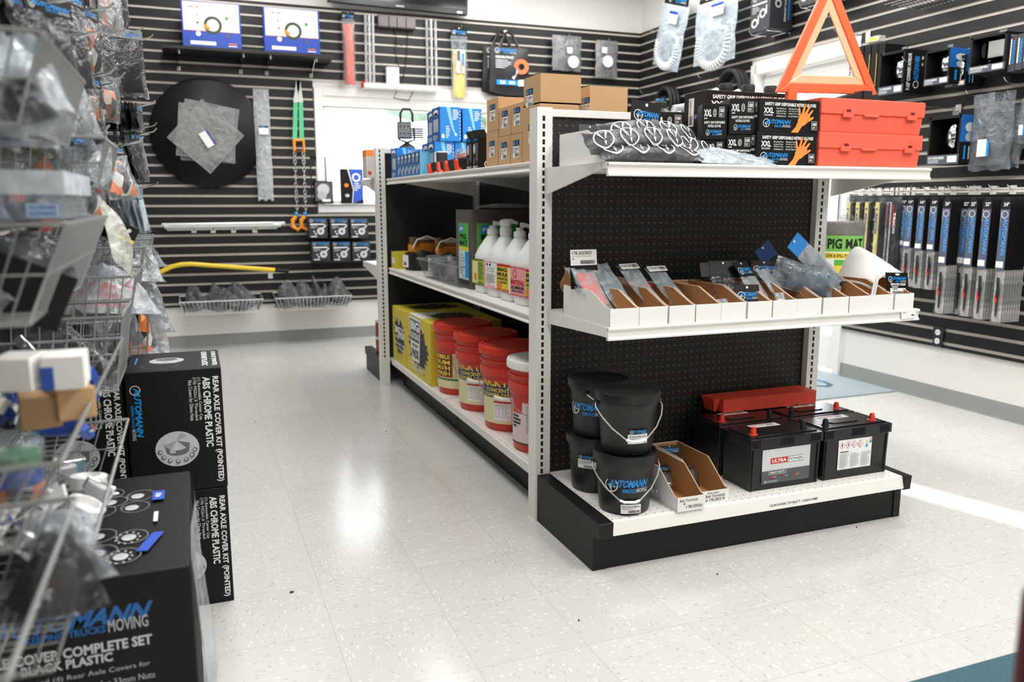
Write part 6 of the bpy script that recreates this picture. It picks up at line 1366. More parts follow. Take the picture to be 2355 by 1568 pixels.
# convex mirror cartons
mirror_m = mat('mirror_glass', 'e8eaec', .03, 1.0)
def mirror_box(label, px, ybot, ytop, wpx, off, kind, side='black', txt='7-1/2" CONVEX MIRROR'):
    a, b = Rt(px, ybot, off), Rt(px, ytop, off); c_ = Rt(px + wpx, ybot, off); w = abs(a.y - c_.y); h = b.z - a.z; d = off - .04
    T = thing('mirror_box', label, 'mirror box', (a.x, a.y, a.z), rzr, 'boxed convex mirrors on the right wall'); sm = mat('blue_black_carton', '1668b8', .4) if side == 'blue' else black_card
    mb = MB(); t = .004; m = black_card
    mb.box(0, w, t, d, 0, t, m); mb.box(0, w, t, d, h - t, h, m); mb.box(0, t, t, d, 0, h, m); mb.box(w - t, w, t, d, 0, h, m); mb.box(0, w, d - t, d, 0, h, kraft_dark if kind == 'door' else m)
    mb.box(0, w, 0, t, 0, h * .2, mat('slate_print', '4b5560', .45)); mb.box(0, w * .06, 0, t, h * .2, h, m); mb.box(w * .94, w, 0, t, h * .2, h, m); mb.box(0, w, 0, t, h * .94, h, m); mb.build('carton', T, .001)
    mb = MB()
    if kind == 'round': mb.M = Matrix.Translation((w * .60, d * .32, h * .58)) @ Matrix.Rotation(-.75, 4, 'Z') @ Matrix.Rotation(PI / 2, 4, 'X'); mb.lathe([(.0 + w * .40, 0), (w * .41, .004), (w * .40, .010), (w * .3, .028), (w * .15, .038), (.004, .041)], mirror_m, 28)
    else: mb.M = Matrix.Translation((w * .1, d * .25, h * .42)); mb.rbox(0, w * .82, 0, .02, 0, h * .48, .03, mirror_m, axis='y')
    mb.build('mirror', T)
    if kind == 'door':
        mb = MB(); [mb.tube([(w * x, d * .3, h * .24), (w * x, d * .3, h * .32), (w * (x + .06), d * .3, h * .36)], .005, chrome, 6) for x in (.28, .76)]; mb.build('mount_hooks', T)
    mb = MB(); f = mb.face((0, 0, 0), (1, 0, 0), (0, 0, 1)); f.text(txt, w * .05, h * .11, w * .55, h * .17, white, .03); f.lines(w * .05, h * .03, w * .5, h * .1, 2, silver_ink); f.rect(w * .66, h * .04, w * .95, h * .17, white)
    f = mb.face((w, 0, 0), (0, 1, 0), (0, 0, 1))
    if side == 'blue': f.rect(0, h * .45, d, h, mat('blue_black_carton', '1668b8', .4)); f.disc(d * .4, h * .75, d * .2, silver_ink, 16, ry=h * .1); f.disc(d * .4, h * .55, d * .17, grey_ink, 16, ry=h * .09); f.rect(d * .2, h * .1, d * .28, h * .38, blue_ink); f.rect(d * .4, h * .1, d * .44, h * .36, white)
    else: f.text(txt, d * .12, h * .06, d * .25, h * .92, white, .03, rot=90); f.text('AUTOMANN', d * .36, h * .3, d * .55, h * .85, blue_ink, .04, rot=90); f.disc(d * .46, h * .2, d * .10, white, 14, r0=.8); f.lines(d * .62, h * .6, d * .7, h * .9, 2, silver_ink)
    mb.build('print', T)
    mb = MB(); mb.box(w * .42, w * .62, d * .4, d * .41, h, h + .03, grey_plastic); mb.build('hang_tab', T)
    return a
for k in range(5):
    a = Rt(1950 + k * 16, 212, .20); b = Rt(1950 + k * 16, 112 + k * -2, .20); T = thing('mirror_carton', ['first', 'second', 'third', 'fourth', 'fifth'][k] + ' thin dark mirror carton in the row behind the triangle', 'mirror box', (a.x, a.y, a.z), rzr, 'thin dark mirror cartons'); mb = MB(); mb.box(0, .045, 0, .17, 0, b.z - a.z, black_card); mb.build('carton', T, .001)
    mb = MB(); f = mb.face((0, 0, 0), (1, 0, 0), (0, 0, 1)); h = b.z - a.z
    if k == 0: f.text('MIRROR', .008, h * .25, .032, h * .95, white, .03, rot=90)
    f.rect(.038, h * .1, .045, h * .8, mat('gold_print', 'a58a3a', .5)); mb.build('print', T)
mirror_box('convex mirror box with white side lettering right of the triangle', 2018, 221, 126, 56, .24, 'round'); mirror_box('blue and black round mirror box, left of its pair', 2123, 199, 121, 56, .24, 'round', 'blue', '6" ROUND MIRROR'); mirror_box('blue and black round mirror box, right of its pair and further back', 2172, 203, 135, 46, .16, 'round', 'blue', '6" ROUND MIRROR')
mirror_box('over the door mirror box with large mirror near the right edge', 2226, 172, 90, 82, .26, 'door', 'black', 'OVER THE DOOR CONVEX MIRROR'); mirror_box('lower convex mirror box below the mirror rows right of the red cases', 2130, 380, 272, 72, .20, 'round', 'blue', '8-1/2" CONVEX MIRROR')
for k in range(4):
    a, b = Rt(2316 + k * 17, 166 - k * 4, .24), Rt(2316 + k * 17, 84 - k * 3, .24); T = thing('mirror_carton', ['first', 'second', 'third', 'fourth'][k] + ' slim mirror carton in the row right of the over the door mirror', 'mirror box', (a.x, a.y, a.z), rzr, 'slim mirror cartons'); h = b.z - a.z; mb = MB(); mb.box(0, .035, 0, .2, 0, h, mat('slate_carton', '3e4246', .45)); mb.build('carton', T, .001); mb = MB(); f = mb.face((0, 0, 0), (1, 0, 0), (0, 0, 1)); f.rect(.006, h * .2, .012, h * .9, white); f.text('AUTOMANN', .016, h * .2, .029, h * .85, blue_ink, .03, rot=90); mb.build('print', T)
for px, py in ((1937, 82), (2100, 148), (2258, 98), (2340, 197), (2145, 250)): q = Rt(px + 60, py); hook((XW - .02, q.y, q.z), (-1, 0, 0), .26, 'chrome hook above the mirror boxes on the right wall', 'hooks above the mirror boxes')
mb = MB(); q = Rt(1990, 100, .18); mb.box(0, .10, 0, .05, 0, .03, film('clear_blister', 'e6e6da', .4)); mb.box(.02, .09, -.001, .0, .006, .02, yellow_ink); one('blister_pack', mb, 'small clear pack with yellow print on top of the dark mirror cartons', 'pack', q, rzr)
# silver bags right
def rbag(label, px, ytop, ybot, wpx, seed, off=.12, body=None, lab=True):
    a, b = Rt(px, ytop, off), Rt(px, ybot, off); l, r = Rt(px - wpx / 2, 300, off), Rt(px + wpx / 2, 300, off); w = abs(l.y - r.y); h = a.z - b.z; T = thing('antistatic_bag', label, 'part bag', b, group='grey clear bags on the right wall', rot=(0, 0, rzr)); mb = MB(); sheetbag(mb, w, h, .08, body or film('grey_clear_film', '858c93', .48, .10, 1.0, 18), seed, nu=14, nv=16, amp=.01); mb.build('bag', T)
    mb = MB(); mb.box(-w * .3, w * .3, -.02, .02, .02, h * .45, mat('dark_grey_part', '5c5f62', .5)); mb.build('part', T, .006)
    if lab: mb = MB(); f = mb.face((-w * .15, -.048, h * .18), (1, 0, 0), (0, 0, 1)); f.rect(0, 0, w * .22, h * .22, white); f.rect(w * .22, 0, w * .28, h * .2, blue_ink); mb.build('stock_label', T)
    q = Rt(px + 10, ytop + 8); hook((XW - .02, q.y, q.z), (-1, 0, 0), off + .06, 'chrome hook holding the ' + ' '.join(label.split()[:10]), None)
rbag('large grey clear bag on the right wall beside the lower mirror box', 2272, 215, 392, 95, 251); rbag('second grey clear bag behind the large one on the right wall', 2318, 240, 386, 50, 252, .05, None, False); rbag('clear bag cut by the right edge of the picture', 2362, 225, 330, 44, 253, .12, clear_film)
# top wire basket
T = thing('wire_basket', 'wire basket high on the right wall cut by the top edge', 'wire basket', (0, 0, 0)); a, b = Rt(2035, 2, .3), Rt(2150, -16, .3); mb = MB(); z = a.z - .02
for k in range(14): y = a.y + (b.y - a.y) * k / 13; mb.tube([(XW - .03, y, z), (XW - .32, y, z), (XW - .36, y, z + .12)], .002, chrome, 4)
for k in range(7): x = XW - .32 + .048 * k; mb.tube([(x, a.y, z), (x, b.y, z)], .002, chrome, 4)
mb.tube([(XW - .36, a.y, z + .12), (XW - .36, b.y, z + .12)], .004, chrome, 5); mb.build('wires', T)
# round black air hose coils on the wall
for k, (px, py, r) in enumerate(((1683, 212, .14), (1533, 240, .12))):
    T = thing('hose_coil', ['right', 'left'][k] + ' black coiled hose hanging behind the jugs on the right wall', 'hose', (0, 0, 0), group='black hose coils on the right wall'); q = Rt(px, py, .09); mb = MB()
    for j in range(3): mb.tube([(q.x - .03 + .035 * j, q.y + r * math.cos(2 * PI * i / 26), q.z + r * 1.1 * math.sin(2 * PI * i / 26)) for i in range(26)], .018, black_matte, 7, closed=True)
    mb.build('coil', T); mb = MB(); f = mb.face((q.x - .06, q.y + .08, q.z - .03), (0, -1, 0), (0, 0, 1)); f.rect(-.02, -.01, .16, .09, black_ink); f.logo(0, .02, .14, .08); mb.build('header_card', T)
# electrical outlet
q = Rt(2144, 795); b = Rt(2172, 748); T = thing('power_outlet', 'black outlet plate with two white sockets low on the right wall', 'outlet', (XW - .0195, q.y, q.z), rzr)
w = .072; h = .118; mb = MB(); mb.box(0, w, -.007, 0, 0, h, mat('black_outlet_plate', '2a2b33', .4), .004); mb.build('plate', T, .003)
for z in (.034, .084):
    mb = MB(); mb.M = Matrix.Translation((w / 2, -.008, z)) @ Matrix.Rotation(PI / 2, 4, 'X'); mb.lathe([(.017, -.001), (.017, .002), (.015, .003)], white, 20); mb.M = Matrix.Identity(4); [mb.box(w / 2 + s_ - .001, w / 2 + s_ + .001, -.0118, -.011, z - .003, z + .006, ink) for s_ in (-.006, .006)]; mb.build('socket', T)
# ---- wiper blades on a rail
RX = XW - .05
a, b = Rt(1953, 441, .03), Rt(2360, 437, .03)
T = thing('wiper_rail', 'white hanging rail carrying the wiper blades on the right wall', 'rail', (0, 0, 0)); mb = MB(); zr = (a.z + b.z) / 2; mb.box(XW - .055, XW - .045, b.y - .5, a.y, zr - .012, zr + .012, steel_white); mb.build('bar', T)
y = a.y
while y > b.y - .3: 
    mb = MB(); mb.box(XW - .056, XW - .02, y - .012, y + .012, zr + .004, zr + .02, steel_white); mb.build('clip', T); y -= .10
steel_grey = mat('wiper_window_film', 'd2cfca', .3); wp_black = mat('wiper_card_black', '1c1a1b', .4)
def wiper(label, px, hpx, n, style, size, wpx=15):
    off = .05 + .018 * n; p = Rt(px, 452, off + .03); q = Rt(px, hpx, off + .03); h = p.z - q.z; w = .052
    for k in range(n):
        front = k == 0
        T = thing('wiper_pack', label if front else 'pack hung in the row behind the ' + label, 'wiper blade', (p.x + .018 * k, p.y - .0, q.z), rzr, 'wiper packs: ' + label)
        if style == 'auto':
            mb = MB(); mb.prism([(-w / 2, h * .42), (w / 2, h * .42), (w / 2, h * .94), (w * .2, h), (-w * .2, h), (-w / 2, h * .95)], 'y', -.001, .001, wp_black); mb.build('card', T)
            mb = MB(); mb.box(-w / 2, w / 2, -.006, .006, 0, h * .42, film('thin_clear_wrap', '70767c', .86, .12, .35)); mb.box(-w / 2, w / 2, .0062, .0068, 0, h * .42, steel_grey); mb.build('sleeve', T)
            mb = MB(); mb.tube([(-.004, 0, h * .36), (.004, -.002, h * .25), (.0, 0, h * .05)], [.006, .009, .004], black_matte, 6); mb.build('blade', T)
            if front:
                mb = MB(); f = mb.face((-w / 2, -.0012, 0), (1, 0, 0), (0, 0, 1)); f.rect(w * .05, h * .42, w * .95, h * .90, mat('slate_blue_print', '56627a', .45)); f.rect(w * .1, h * .80, w * .12, h * .9, white); f.text(size, w * .3, h * .925, w * .85, h * .955, white, .03); f.disc(w * .5, h * .86, w * .34, white, 14, r0=.85); f.text('AUTOMANN', w * .42, h * .54, w * .84, h * .83, mat('bright_blue_print', '5aa8f0', .45), .02, rot=-90); f.rect(w * .12, h * .66, w * .22, h * .76, blue_ink); f.rect(w * .05, h * .44, w * .8, h * .49, white)
                f.e = .0068; f.disc(w * .5, h * .20, w * .14, red_ink, 10, ry=h * .05) if n > 3 else None; mb.build('print', T)
        else:
            m = {'anco': mat('pale_yellow_card', 'ecd98a', .45), 'trico': mat('white_grey_card', 'dfe0e2', .4), 'dark': wp_black}[style]
            mb = MB(); mb.box(-w / 2, w * .05, -.002, .002, h * .05, h * .93, m); mb.build('card', T); mb = MB(); mb.box(-w / 2, w / 2, -.005, .006, 0, h, film('thin_clear_wrap', '70767c', .86, .12, .35)); mb.build('sleeve', T); mb = MB(); mb.tube([(w * .28, .0, h * .92), (w * .32, 0, h * .5), (w * .26, 0, h * .06)], .006, black_matte, 6); mb.build('blade', T)
            if front:
                mb = MB(); f = mb.face((-w / 2, -.0055, 0), (1, 0, 0), (0, 0, 1)); t = {'anco': 'ANCO', 'trico': 'TRICO', 'dark': 'TRICO'}[style]; f.text(t, w * .12, h * .52, w * .42, h * .80, navy_ink if style == 'anco' else (white if style == 'dark' else darkgrey_ink), .03, rot=-90); f.disc(w * .28, h * .84, w * .12, navy_ink, 10) if style == 'anco' else f.rect(0, h * .6, w * .1, h * .9, red_ink); mb.build('print', T)
    hook((XW - .055, p.y, zr), (-1, 0, 0), .018 * n + .04, 'rail hook of the ' + label, None)
for k, (px, n, st) in enumerate(((1957, 2, 'anco'), (1978, 2, 'anco'), (1999, 2, 'anco'), (2024, 3, 'anco'), (2043, 1, 'trico'), (2052, 1, 'trico'), (2066, 2, 'dark'))):
    wiper(['first', 'second', 'third', 'fourth'][k % 4] + (' yellow carded wiper pack from the door' if st == 'anco' else ' pale wiper pack by the yellow ones' if st == 'trico' else ' dark wiper pack after the pale ones') + '', px, 630, n, st, '')
for k, (px, hp, n, sz) in enumerate(((2080, 650, 1, '12"'), (2095, 655, 4, '15"'), (2122, 664, 5, '16"'), (2150, 668, 5, '18"'), (2180, 724, 7, '20"'), (2223, 726, 2, '22"'), (2240, 731, 5, '22"'), (2273, 738, 7, '22"'), (2316, 745, 8, '24"'))):
    wiper(['twelve', 'fifteen', 'sixteen', 'eighteen', 'twenty', 'twenty two', 'twenty two', 'twenty two', 'twenty four'][k] + ' inch black wiper pack' + ['', '', '', '', '', ' left of three', ' middle of three', ' right of three', ''][k], px, hp, n, 'auto', sz)
# ---- jugs on the right side of the run top shelf, seen over the end unit
def oil_jug(label, x, y, body, cap, rz, h=.26, name='oil_jug', hl=True):
    T = thing(name, label, 'jug', (x, y, 1.2685), rz, 'oil jugs on the right side of the run'); mb = MB(); mb.rbox(-.055, .055, -.085, .085, 0, h * .78, .03, body, 5); mb.build('body', T, .008)
    mb = MB(); mb.lathe([(.055, h * .77), (.05, h * .84), (.03, h * .9), (.022, h * .93)], body, 24, (0, -.035, 0)); mb.build('shoulder', T)
    mb = MB(); mb.lathe([(.026, h * .92), (.027, h * .93), (.027, h * 1.0), (.023, h * 1.02)], cap, 20, (0, -.035, 0)); mb.build('cap', T)
    if hl: mb = MB(); mb.tube([(0, -.02, h * .80), (0, .03, h * .95), (0, .065, h * .93), (0, .08, h * .74)], .016, body, 8); mb.build('handle', T)
grey_jug = mat('grey_jug_plastic', 'aab0b2', .4); clear_jug = mat('milky_jug_plastic', 'eceae6', .3); blk_jug = mat('dark_jug_plastic', '3a3a3a', .4)
oil_jug('black handled jug behind the second open carton', 1.765, 2.98, blk_jug, black_matte, 1.2, .255)
oil_jug('grey oil jug with white cap over the left of the glove stack', 1.90, 2.90, grey_jug, white, 1.3, .25); oil_jug('second grey oil jug half hidden beside the first', 1.98, 3.06, grey_jug, white, .9, .24)
for k, (px, y) in enumerate(((1667, 2.86), (1718, 2.86), (1770, 2.86))):
    oil_jug(['left', 'middle', 'right'][k] + ' milky jug with black cap behind the glove cartons', PY(px, 200, y - .03).x, y, clear_jug, black_matte, .05, .318)
mb = MB(); mb.box(0, .50, 0, .02, 0, .035, red_plastic); one('red_bar', mb, 'red bar lying behind the black handled jug', 'bar', (1.72, 3.05, 1.2685 + .17)) if False else None
# ---- dark red post at the right picture edge
q = Vector((0, 0, CAMH)) + _ray(2396, 1440) * .62; T = thing('stanchion', 'dark red post at the right edge of the picture', 'post', (q.x + .012, q.y, 0)); mb = MB(); mb.lathe([(.022, .0), (.022, q.z + .02), (.016, q.z + .03)], mat('dark_red_paint', '5a2326', .4), 20); mb.build('post', T); mb = MB(); mb.lathe([(.10, 0), (.10, .012), (.03, .025)], mat('dark_red_paint', '5a2326', .4), 24); mb.build('foot', T)
# crumbs on the floor
for k, (x, y) in enumerate(((671, 1363), (588, 971), (888, 993), (1331, 1428), (1650, 1322), (1970, 1214))):
    q = PZ(x, y, 0); mb = MB(); mb.ball((0, 0, .003), (.007 if k == 0 else .003, .004 if k == 0 else .002, .003), mat('dry_leaf_crumb', '4a3524', .8), 7, 5); one('floor_crumb', mb, ['largest dark crumb on the left of the open floor', 'small crumb on the floor beyond the large one', 'small crumb on the floor near the run', 'small crumb on the floor in front of the end unit left', 'small crumb on the floor in front of the end unit', 'small crumb on the floor right of the end unit'][k], 'crumb', q)
# ================================================================ LEFT WALL AND FLOOR CARTONS
def kit_carton(label, x0, x1, y0, y1, z, h, rear=True, vert=True):
    """black carton: vertical white title on the front (-y) face, picture of a chrome axle cover"""
    T = thing('axle_cover_carton', label, 'cardboard box', (x0, y0, z), 0, 'black axle cover cartons'); w, d = x1 - x0, y1 - y0
    mb = MB(); mb.box(0, w, 0, d, 0, h, black_card); mb.build('carton', T, .003)
    mb = MB(); f = mb.face((0, 0, 0), (1, 0, 0), (0, 0, 1))
    f.text('REAR AXLE COVER KIT (POINTED)', w * .885, h * .05, w * .965, h * .93, white, .03, rot=-90); f.text('ABS CHROME PLASTIC', w * .795, h * .35, w * .875, h * .93, white, .03, rot=-90)
    f.text('(1) Removable Center Cap', w * .735, h * .58, w * .775, h * .93, white, .0, rot=-90); f.text('(10) M22x1.5 Threaded', w * .69, h * .58, w * .73, h * .93, white, 0, rot=-90); f.text('Nut Covers for 33mm Nuts', w * .645, h * .58, w * .685, h * .91, white, 0, rot=-90)
    f.disc(w * .1, h * .86, w * .055, white, 18, r0=.85); f.text('AUTOMANN', w * .085, h * .48, w * .155, h * .88, blue_ink, .04, .2, rot=-90); f.text('KEEPING TRUCKS', w * .045, h * .56, w * .075, h * .74, blue_ink, .02, rot=-90); f.text('MOVING', w * .04, h * .46, w * .08, h * .55, grey_ink, .02, rot=-90)
    c0 = mat('chrome_print', 'c9cbcd', .3); c1 = mat('dark_chrome_print', '6f7376', .3); cx, cy, r = w * .49, h * .36, w * .23
    f.disc(cx, cy, r, c0, 30, ry=r * .88); f.poly([(cx - r * .60, cy + r * .36), (cx - r * .52, cy - r * .12), (cx + r * .52, cy - r * .12), (cx + r * .60, cy + r * .36)], c1); f.disc(cx, cy - r * .12, r * .52, c1, 24, ry=r * .22); f.rect(cx - r * .35, cy - r * .2, cx - r * .1, cy + r * .3, c0)
    f.disc(cx, cy + r * .36, r * .62, c0, 28, ry=r * .44); wd = lambda a0, a1, m: f.poly([(cx, cy + r * .42)] + [(cx + r * .61 * math.cos(math.radians(a0 + (a1 - a0) * q / 4)), cy + r * .36 + r * .43 * math.sin(math.radians(a0 + (a1 - a0) * q / 4))) for q in range(5)], m)
    wd(-50, -15, c1); wd(-165, -120, mat('mid_chrome_print', 'a9acaf', .3)); wd(40, 75, mat('mid_chrome_print', 'a9acaf', .3)); wd(-110, -85, silver_ink)
    for k in range(7): t = PI * (1.05 + .9 * k / 6); f.disc(cx + r * .8 * math.cos(t), cy + r * .62 * math.sin(t), r * .11, darkgrey_ink, 8); f.disc(cx + r * .78 * math.cos(t), cy + r * .60 * math.sin(t), r * .07, silver_ink, 6)
    f = mb.face((0, 0, h), (1, 0, 0), (0, 1, 0)); f.disc(w * .42, d * .52, w * .19, c0, 24, ry=d * .16); f.disc(w * .42, d * .58, w * .12, c1, 20, ry=d * .08); f.disc(w * .36, d * .25, w * .20, darkgrey_ink, 24, ry=d * .15, r0=.93)
    for k in range(2): f.text(['COVER KIT (POINTED)', 'CHROME PLASTIC'][k], w * (.90 - .1 * k), d * .12, w * (.965 - .1 * k), d * .9, white, .03, rot=-90)
    f.rect(w * .08, d * .4, w * .1, d * .75, blue_ink); mb.build('print', T); return T
kit_carton('lower black axle cover carton standing on the floor by the left wall', -.19, .050, 2.332, 2.622, 0, .343); kit_carton('upper black axle cover carton on top of its twin by the left wall', -.19, .052, 2.33, 2.62, .345, .340)
kit_carton('black axle cover carton left of the stacked pair, behind the baskets', -.435, -.195, 2.34, 2.63, .345, .335); kit_carton('black axle cover carton on the floor below the one behind the baskets', -.435, -.195, 2.34, 2.63, 0, .343)
# big carton in plastic film in the foreground
T = thing('axle_set_carton', 'big black complete set carton in clear film in the left foreground', 'cardboard box', (-.60, 1.464, 0)); w, d, h = .562, .552, .50
mb = MB(); mb.box(0, w, 0, d, 0, h, black_card); mb.build('carton', T, .004)
mb = MB(); f = mb.face((0, 0, 0), (1, 0, 0), (0, 0, 1)); db = mat('deep_blue_print', '1466ae', .45); f.text('AUTOMANN', .245, .416, .498, .447, db, .04, .45); f.text('KEEPING TRUCKS', .30, .402, .421, .415, db, .03); f.text('MOVING', .425, .400, .488, .423, grey_ink, .01)
f.text('AXLE COVER COMPLETE SET', .225, .366, .492, .385, silver_ink, .03); f.text('BLACK PLASTIC', .29, .347, .428, .364, silver_ink, .03); f.text('(2) Front Axle Covers and (4) Rear Axle Covers for', .17, .324, .486, .336, grey_ink, .0); f.text('Nut Covers for 33mm Nuts', .335, .302, .492, .314, grey_ink, .0)
f = mb.face((0, 0, h), (1, 0, 0), (0, 1, 0)); c1 = mat('chrome_shade_print', '8b8e91', .3)
for i, (cx, cy, st) in enumerate(((.462, .412, 0), (.455, .340, 0), (.40, .440, 0), (.41, .385, 0), (.392, .33, 0), (.460, .168, 1), (.452, .078, 1), (.404, .19, 0), (.412, .105, 0), (.38, .06, 0))):
    f.disc(cx, cy, .028, c1, 24, ry=.034, r0=.93); f.disc(cx - .006, cy - .004, .013, silver_ink, 16, ry=.016); f.lines(cx - .03, cy - .008, cx + .012, cy + .012, 3, c1, .2)
    if st:
        for k in range(11): t = 2 * PI * k / 11; f.disc(cx - .008 + .021 * math.cos(t), cy - .006 + .027 * math.sin(t), .0022, white, 6); f.e -= .00018
bl = mat('label_blue', '2456c4', .45)
f.poly([(.470, .085), (.490, .080), (.516, .165), (.496, .168)], bl); f.rect(.487, .355, .511, .412, bl); f.text('EJ', .493, .372, .505, .395, white, .03, rot=90); f.rect(.494, .225, .502, .28, white); mb.build('print', T)
mb = MB(); mb.grid(2, 6, lambda a, b: (w + .004 + .006 * math.sin(7 * b + 3 * a) + .028 * (1 - a) * (1 - a), d * b, h * (.02 + .97 * a)), frost_film); mb.build('shrink_wrap', T)
# ---- hook stacks of pouches
silver_f = film('silver_film', '9ea4a9', .40, .15, .9, 20); or_cont = printmix('orange_mixed_contents', ('f0843c', '1c1b1a', 'ee7a34', 'd8d4cc', 'f29a58'), 30); brown_cont = printmix('brown_mixed_contents', ('8a5a3a', '1c1a18', 'c9b8a4', '6a3f28', 'ee8844'), 45); white_cont = printmix('pale_mixed_contents', ('c4c6c4', '8d9194', '2a2a2c', 'd8d8d4'), 28); red_cont = printmix('red_mixed_contents', ('c23a30', '1c1a1a', 'd8d4cc', 'd4483a'), 28)
def stack(what, px, py, Y, n, w, h, body, inside=None, head=None, t=.014, step=.016, tilt=0.0, rz=1.25, seed=1, hh=.03, ry=0.0):
    p = PY(px, py, Y); R = random.Random(seed)
    proto = None
    for k in range(n):
        loc = (p.x - step * k, p.y + R.uniform(-.012, .012), p.z - h); rot = (tilt + R.uniform(-.10, .10), ry + R.uniform(-.05, .05), rz + R.uniform(-.22, .22)); lb = ('foremost ' if k == 0 else 'further ') + what
        if k == 0: proto = pouch('part_pouch', lb, 'part bag', loc, rot, w, h, t, body, head, hh, inside, seed=seed, group='pouch stack: ' + what)
        else: dup(proto, loc, None, lb, None, rot)
    q = p + Vector((.02, 0, -.012)); L = q.x - XL - .02
    hook((XL + .02, q.y, q.z), (1, 0, 0), max(.1, L + .02), 'hook of the ' + what, None)
stack('silver and orange pouches at the top beside the slat wall', 250, -40, 2.7, 3, .12, .14, silver_f, or_cont, black_card, .03, .03, -.1, 1.1, 301)
stack('black pouches at the very top left of the slat wall', 275, -45, 3.3, 5, .12, .20, dark_film, black_matte, black_card, .016, .02, 0, 1.3, 302)
stack('orange filled clear pouches in the upper left', 208, 15, 2.3, 4, .11, .17, dark_film, or_cont, black_card, .03, .035, -.15, 1.0, 303)
stack('black pouches with brown filling beside the upper near basket', 205, 165, 2.0, 5, .10, .16, dark_film, brown_cont, black_card, .022, .026, -.15, 1.1, 319)
stack('black pouches over the upper near basket', 120, -10, 1.6, 6, .11, .14, dark_film, mat('black_part', '1a1a1a', .4), black_card, .02, .024, -.1, 1.1, 320)
stack('black backed pouches high at the left edge', 165, -30, 1.9, 7, .12, .20, dark_film, black_matte, black_card, .02, .026, -.1, 1.1, 304)
stack('long dark printed pouches left of the clear clamshells', 243, 72, 2.6, 4, .10, .165, dark_film, mat('dark_brown_print', '3a302a', .5, var=.3, scale=90), None, .02, .028, -.12, 1.05, 305)
stack('clear clamshell packs over the brown tufted bags', 292, 68, 3.2, 3, .12, .22, dark_film, mat('dark_clam_part', '2c2c30', .3), mat('pale_clear_card', '8d9196', .3), .03, .05, 0, .5, 306)
stack('silver pouches with orange stripe at the right end of the upper hooks', 318, 85, 3.5, 3, .12, .22, silver_f, or_cont, black_card, .025, .04, -.14, 1.2, 307)
stack('tufted brown and white bags in the middle of the left wall', 240, 175, 2.5, 4, .10, .12, clear_film, brown_cont, None, .04, .04, 0, .9, 308)
stack('red filled pouches below the brown tufted bags', 215, 190, 2.2, 2, .10, .13, clear_film, red_cont, None, .03, .04, -.3, 1.0, 309)
stack('white and silver pouches left of the red ones', 172, 70, 1.75, 4, .11, .19, silver_f, mat('black_part', '1a1a1a', .4), black_card, .03, .04, -.25, 1.1, 310)
stack('thin black carded pouches hanging edge on, upper row', 322, 238, 3.3, 9, .10, .10, dark_film, black_matte, black_card, .008, .014, 0, 1.45, 311)
stack('thin black carded pouches hanging edge on, lower row', 325, 302, 3.3, 9, .10, .18, dark_film, black_matte, black_card, .010, .017, -.14, 1.4, 312)
stack('silver black pouches slanting out over the black disc', 330, 288, 3.8, 2, .10, .18, silver_f, black_matte, black_card, .014, .02, -.25, 1.3, 313)
stack('large orange and white pouches beside the second basket', 280, 325, 2.35, 3, .13, .145, clear_film, or_cont, black_card, .035, .03, -.22, .95, 314)
stack('clear blue white pouches above the far wire baskets', 332, 425, 3.6, 8, .10, .19, clear_film, mat('pale_blue_part', 'b9cfdc', .4), None, .012, .018, -.1, 1.35, 315)
stack('black edge on pouches left of the clear blue ones', 265, 428, 2.8, 9, .10, .16, dark_film, black_matte, black_card, .010, .016, -.05, 1.4, 316)
stack('orange red pouches under the second basket', 195, 425, 2.0, 3, .09, .07, clear_film, or_cont, None, .03, .04, 0, .9, 317)
stack('white clear pouches with red strip between the upper baskets', 188, 300, 1.9, 3, .09, .13, clear_film, red_cont, black_card, .03, .04, -.1, .8, 318)
T = thing('price_card', 'black card with yellow stripe sticking out below the clear pouches', 'card', PY(285, 556, 2.6), rot=(0, .5, .4)); mb = MB(); mb.box(-.025, .025, -.001, .001, 0, .05, black_card); f = mb.face((-.025, -.0012, 0), (1, 0, 0), (0, 0, 1)); f.rect(0, .004, .05, .014, yellow_ink); f.disc(.025, .035, .006, silver_ink, 12); mb.build('card', T)
# ---- wire baskets on the left wall
XB = -.14
def lbasket(label, y0, y1, zr, hb, slope=.05, pitch=.022, x1=XB, flat=False):
    """slatwall wire basket: open top, sloping front towards +x"""
    T = thing('wire_basket', label, 'wire basket', (0, 0, 0), group='wire baskets on the left wall'); x0 = XL + .025; zb = zr - hb
    mb = MB(); top = [(x0, y0, zr), (x1, y0, zr), (x1, y1, zr), (x0, y1, zr)]; bot = [(x0, y0 + .01, zb), (x1 - slope, y0 + .01, zb), (x1 - slope, y1 - .01, zb), (x0, y1 - .01, zb)]
    mb.tube(top, .0031, wire, 6, closed=True); mb.tube(bot, .0026, wire, 5, closed=True)
    mid = [tuple((Vector(a) + Vector(b)) / 2) for a, b in zip(top, bot)]; mb.tube(mid, .0016, wire, 5, closed=True); mb.build('rim', T)
    mb = MB(); n = max(4, int((y1 - y0) / pitch))
    for k in range(n + 1): t = k / n; y = y0 + (y1 - y0) * t; mb.tube([(x1, y, zr), (x1 - slope, y, zb), (x0, y, zb)], .0012, wire, 4, cap=False)
    mb.build('front_wires', T); mb = MB(); n = 19
    for k in range(n + 1):
        t = k / n; xa = x0 + (x1 - x0) * t; xb = x0 + (x1 - slope - x0) * t
        for y, yb_ in ((y0, y0 + .01), (y1, y1 - .01)): mb.tube([(xa, y, zr), (xb, yb_, zb)], .0012, wire, 4, cap=False)
        if k % 4 == 0: mb.tube([(xb, y0 + .01, zb), (xb, y1 - .01, zb)], .0016, wire, 4, cap=False)
    mb.build('end_wires', T)
    return zb
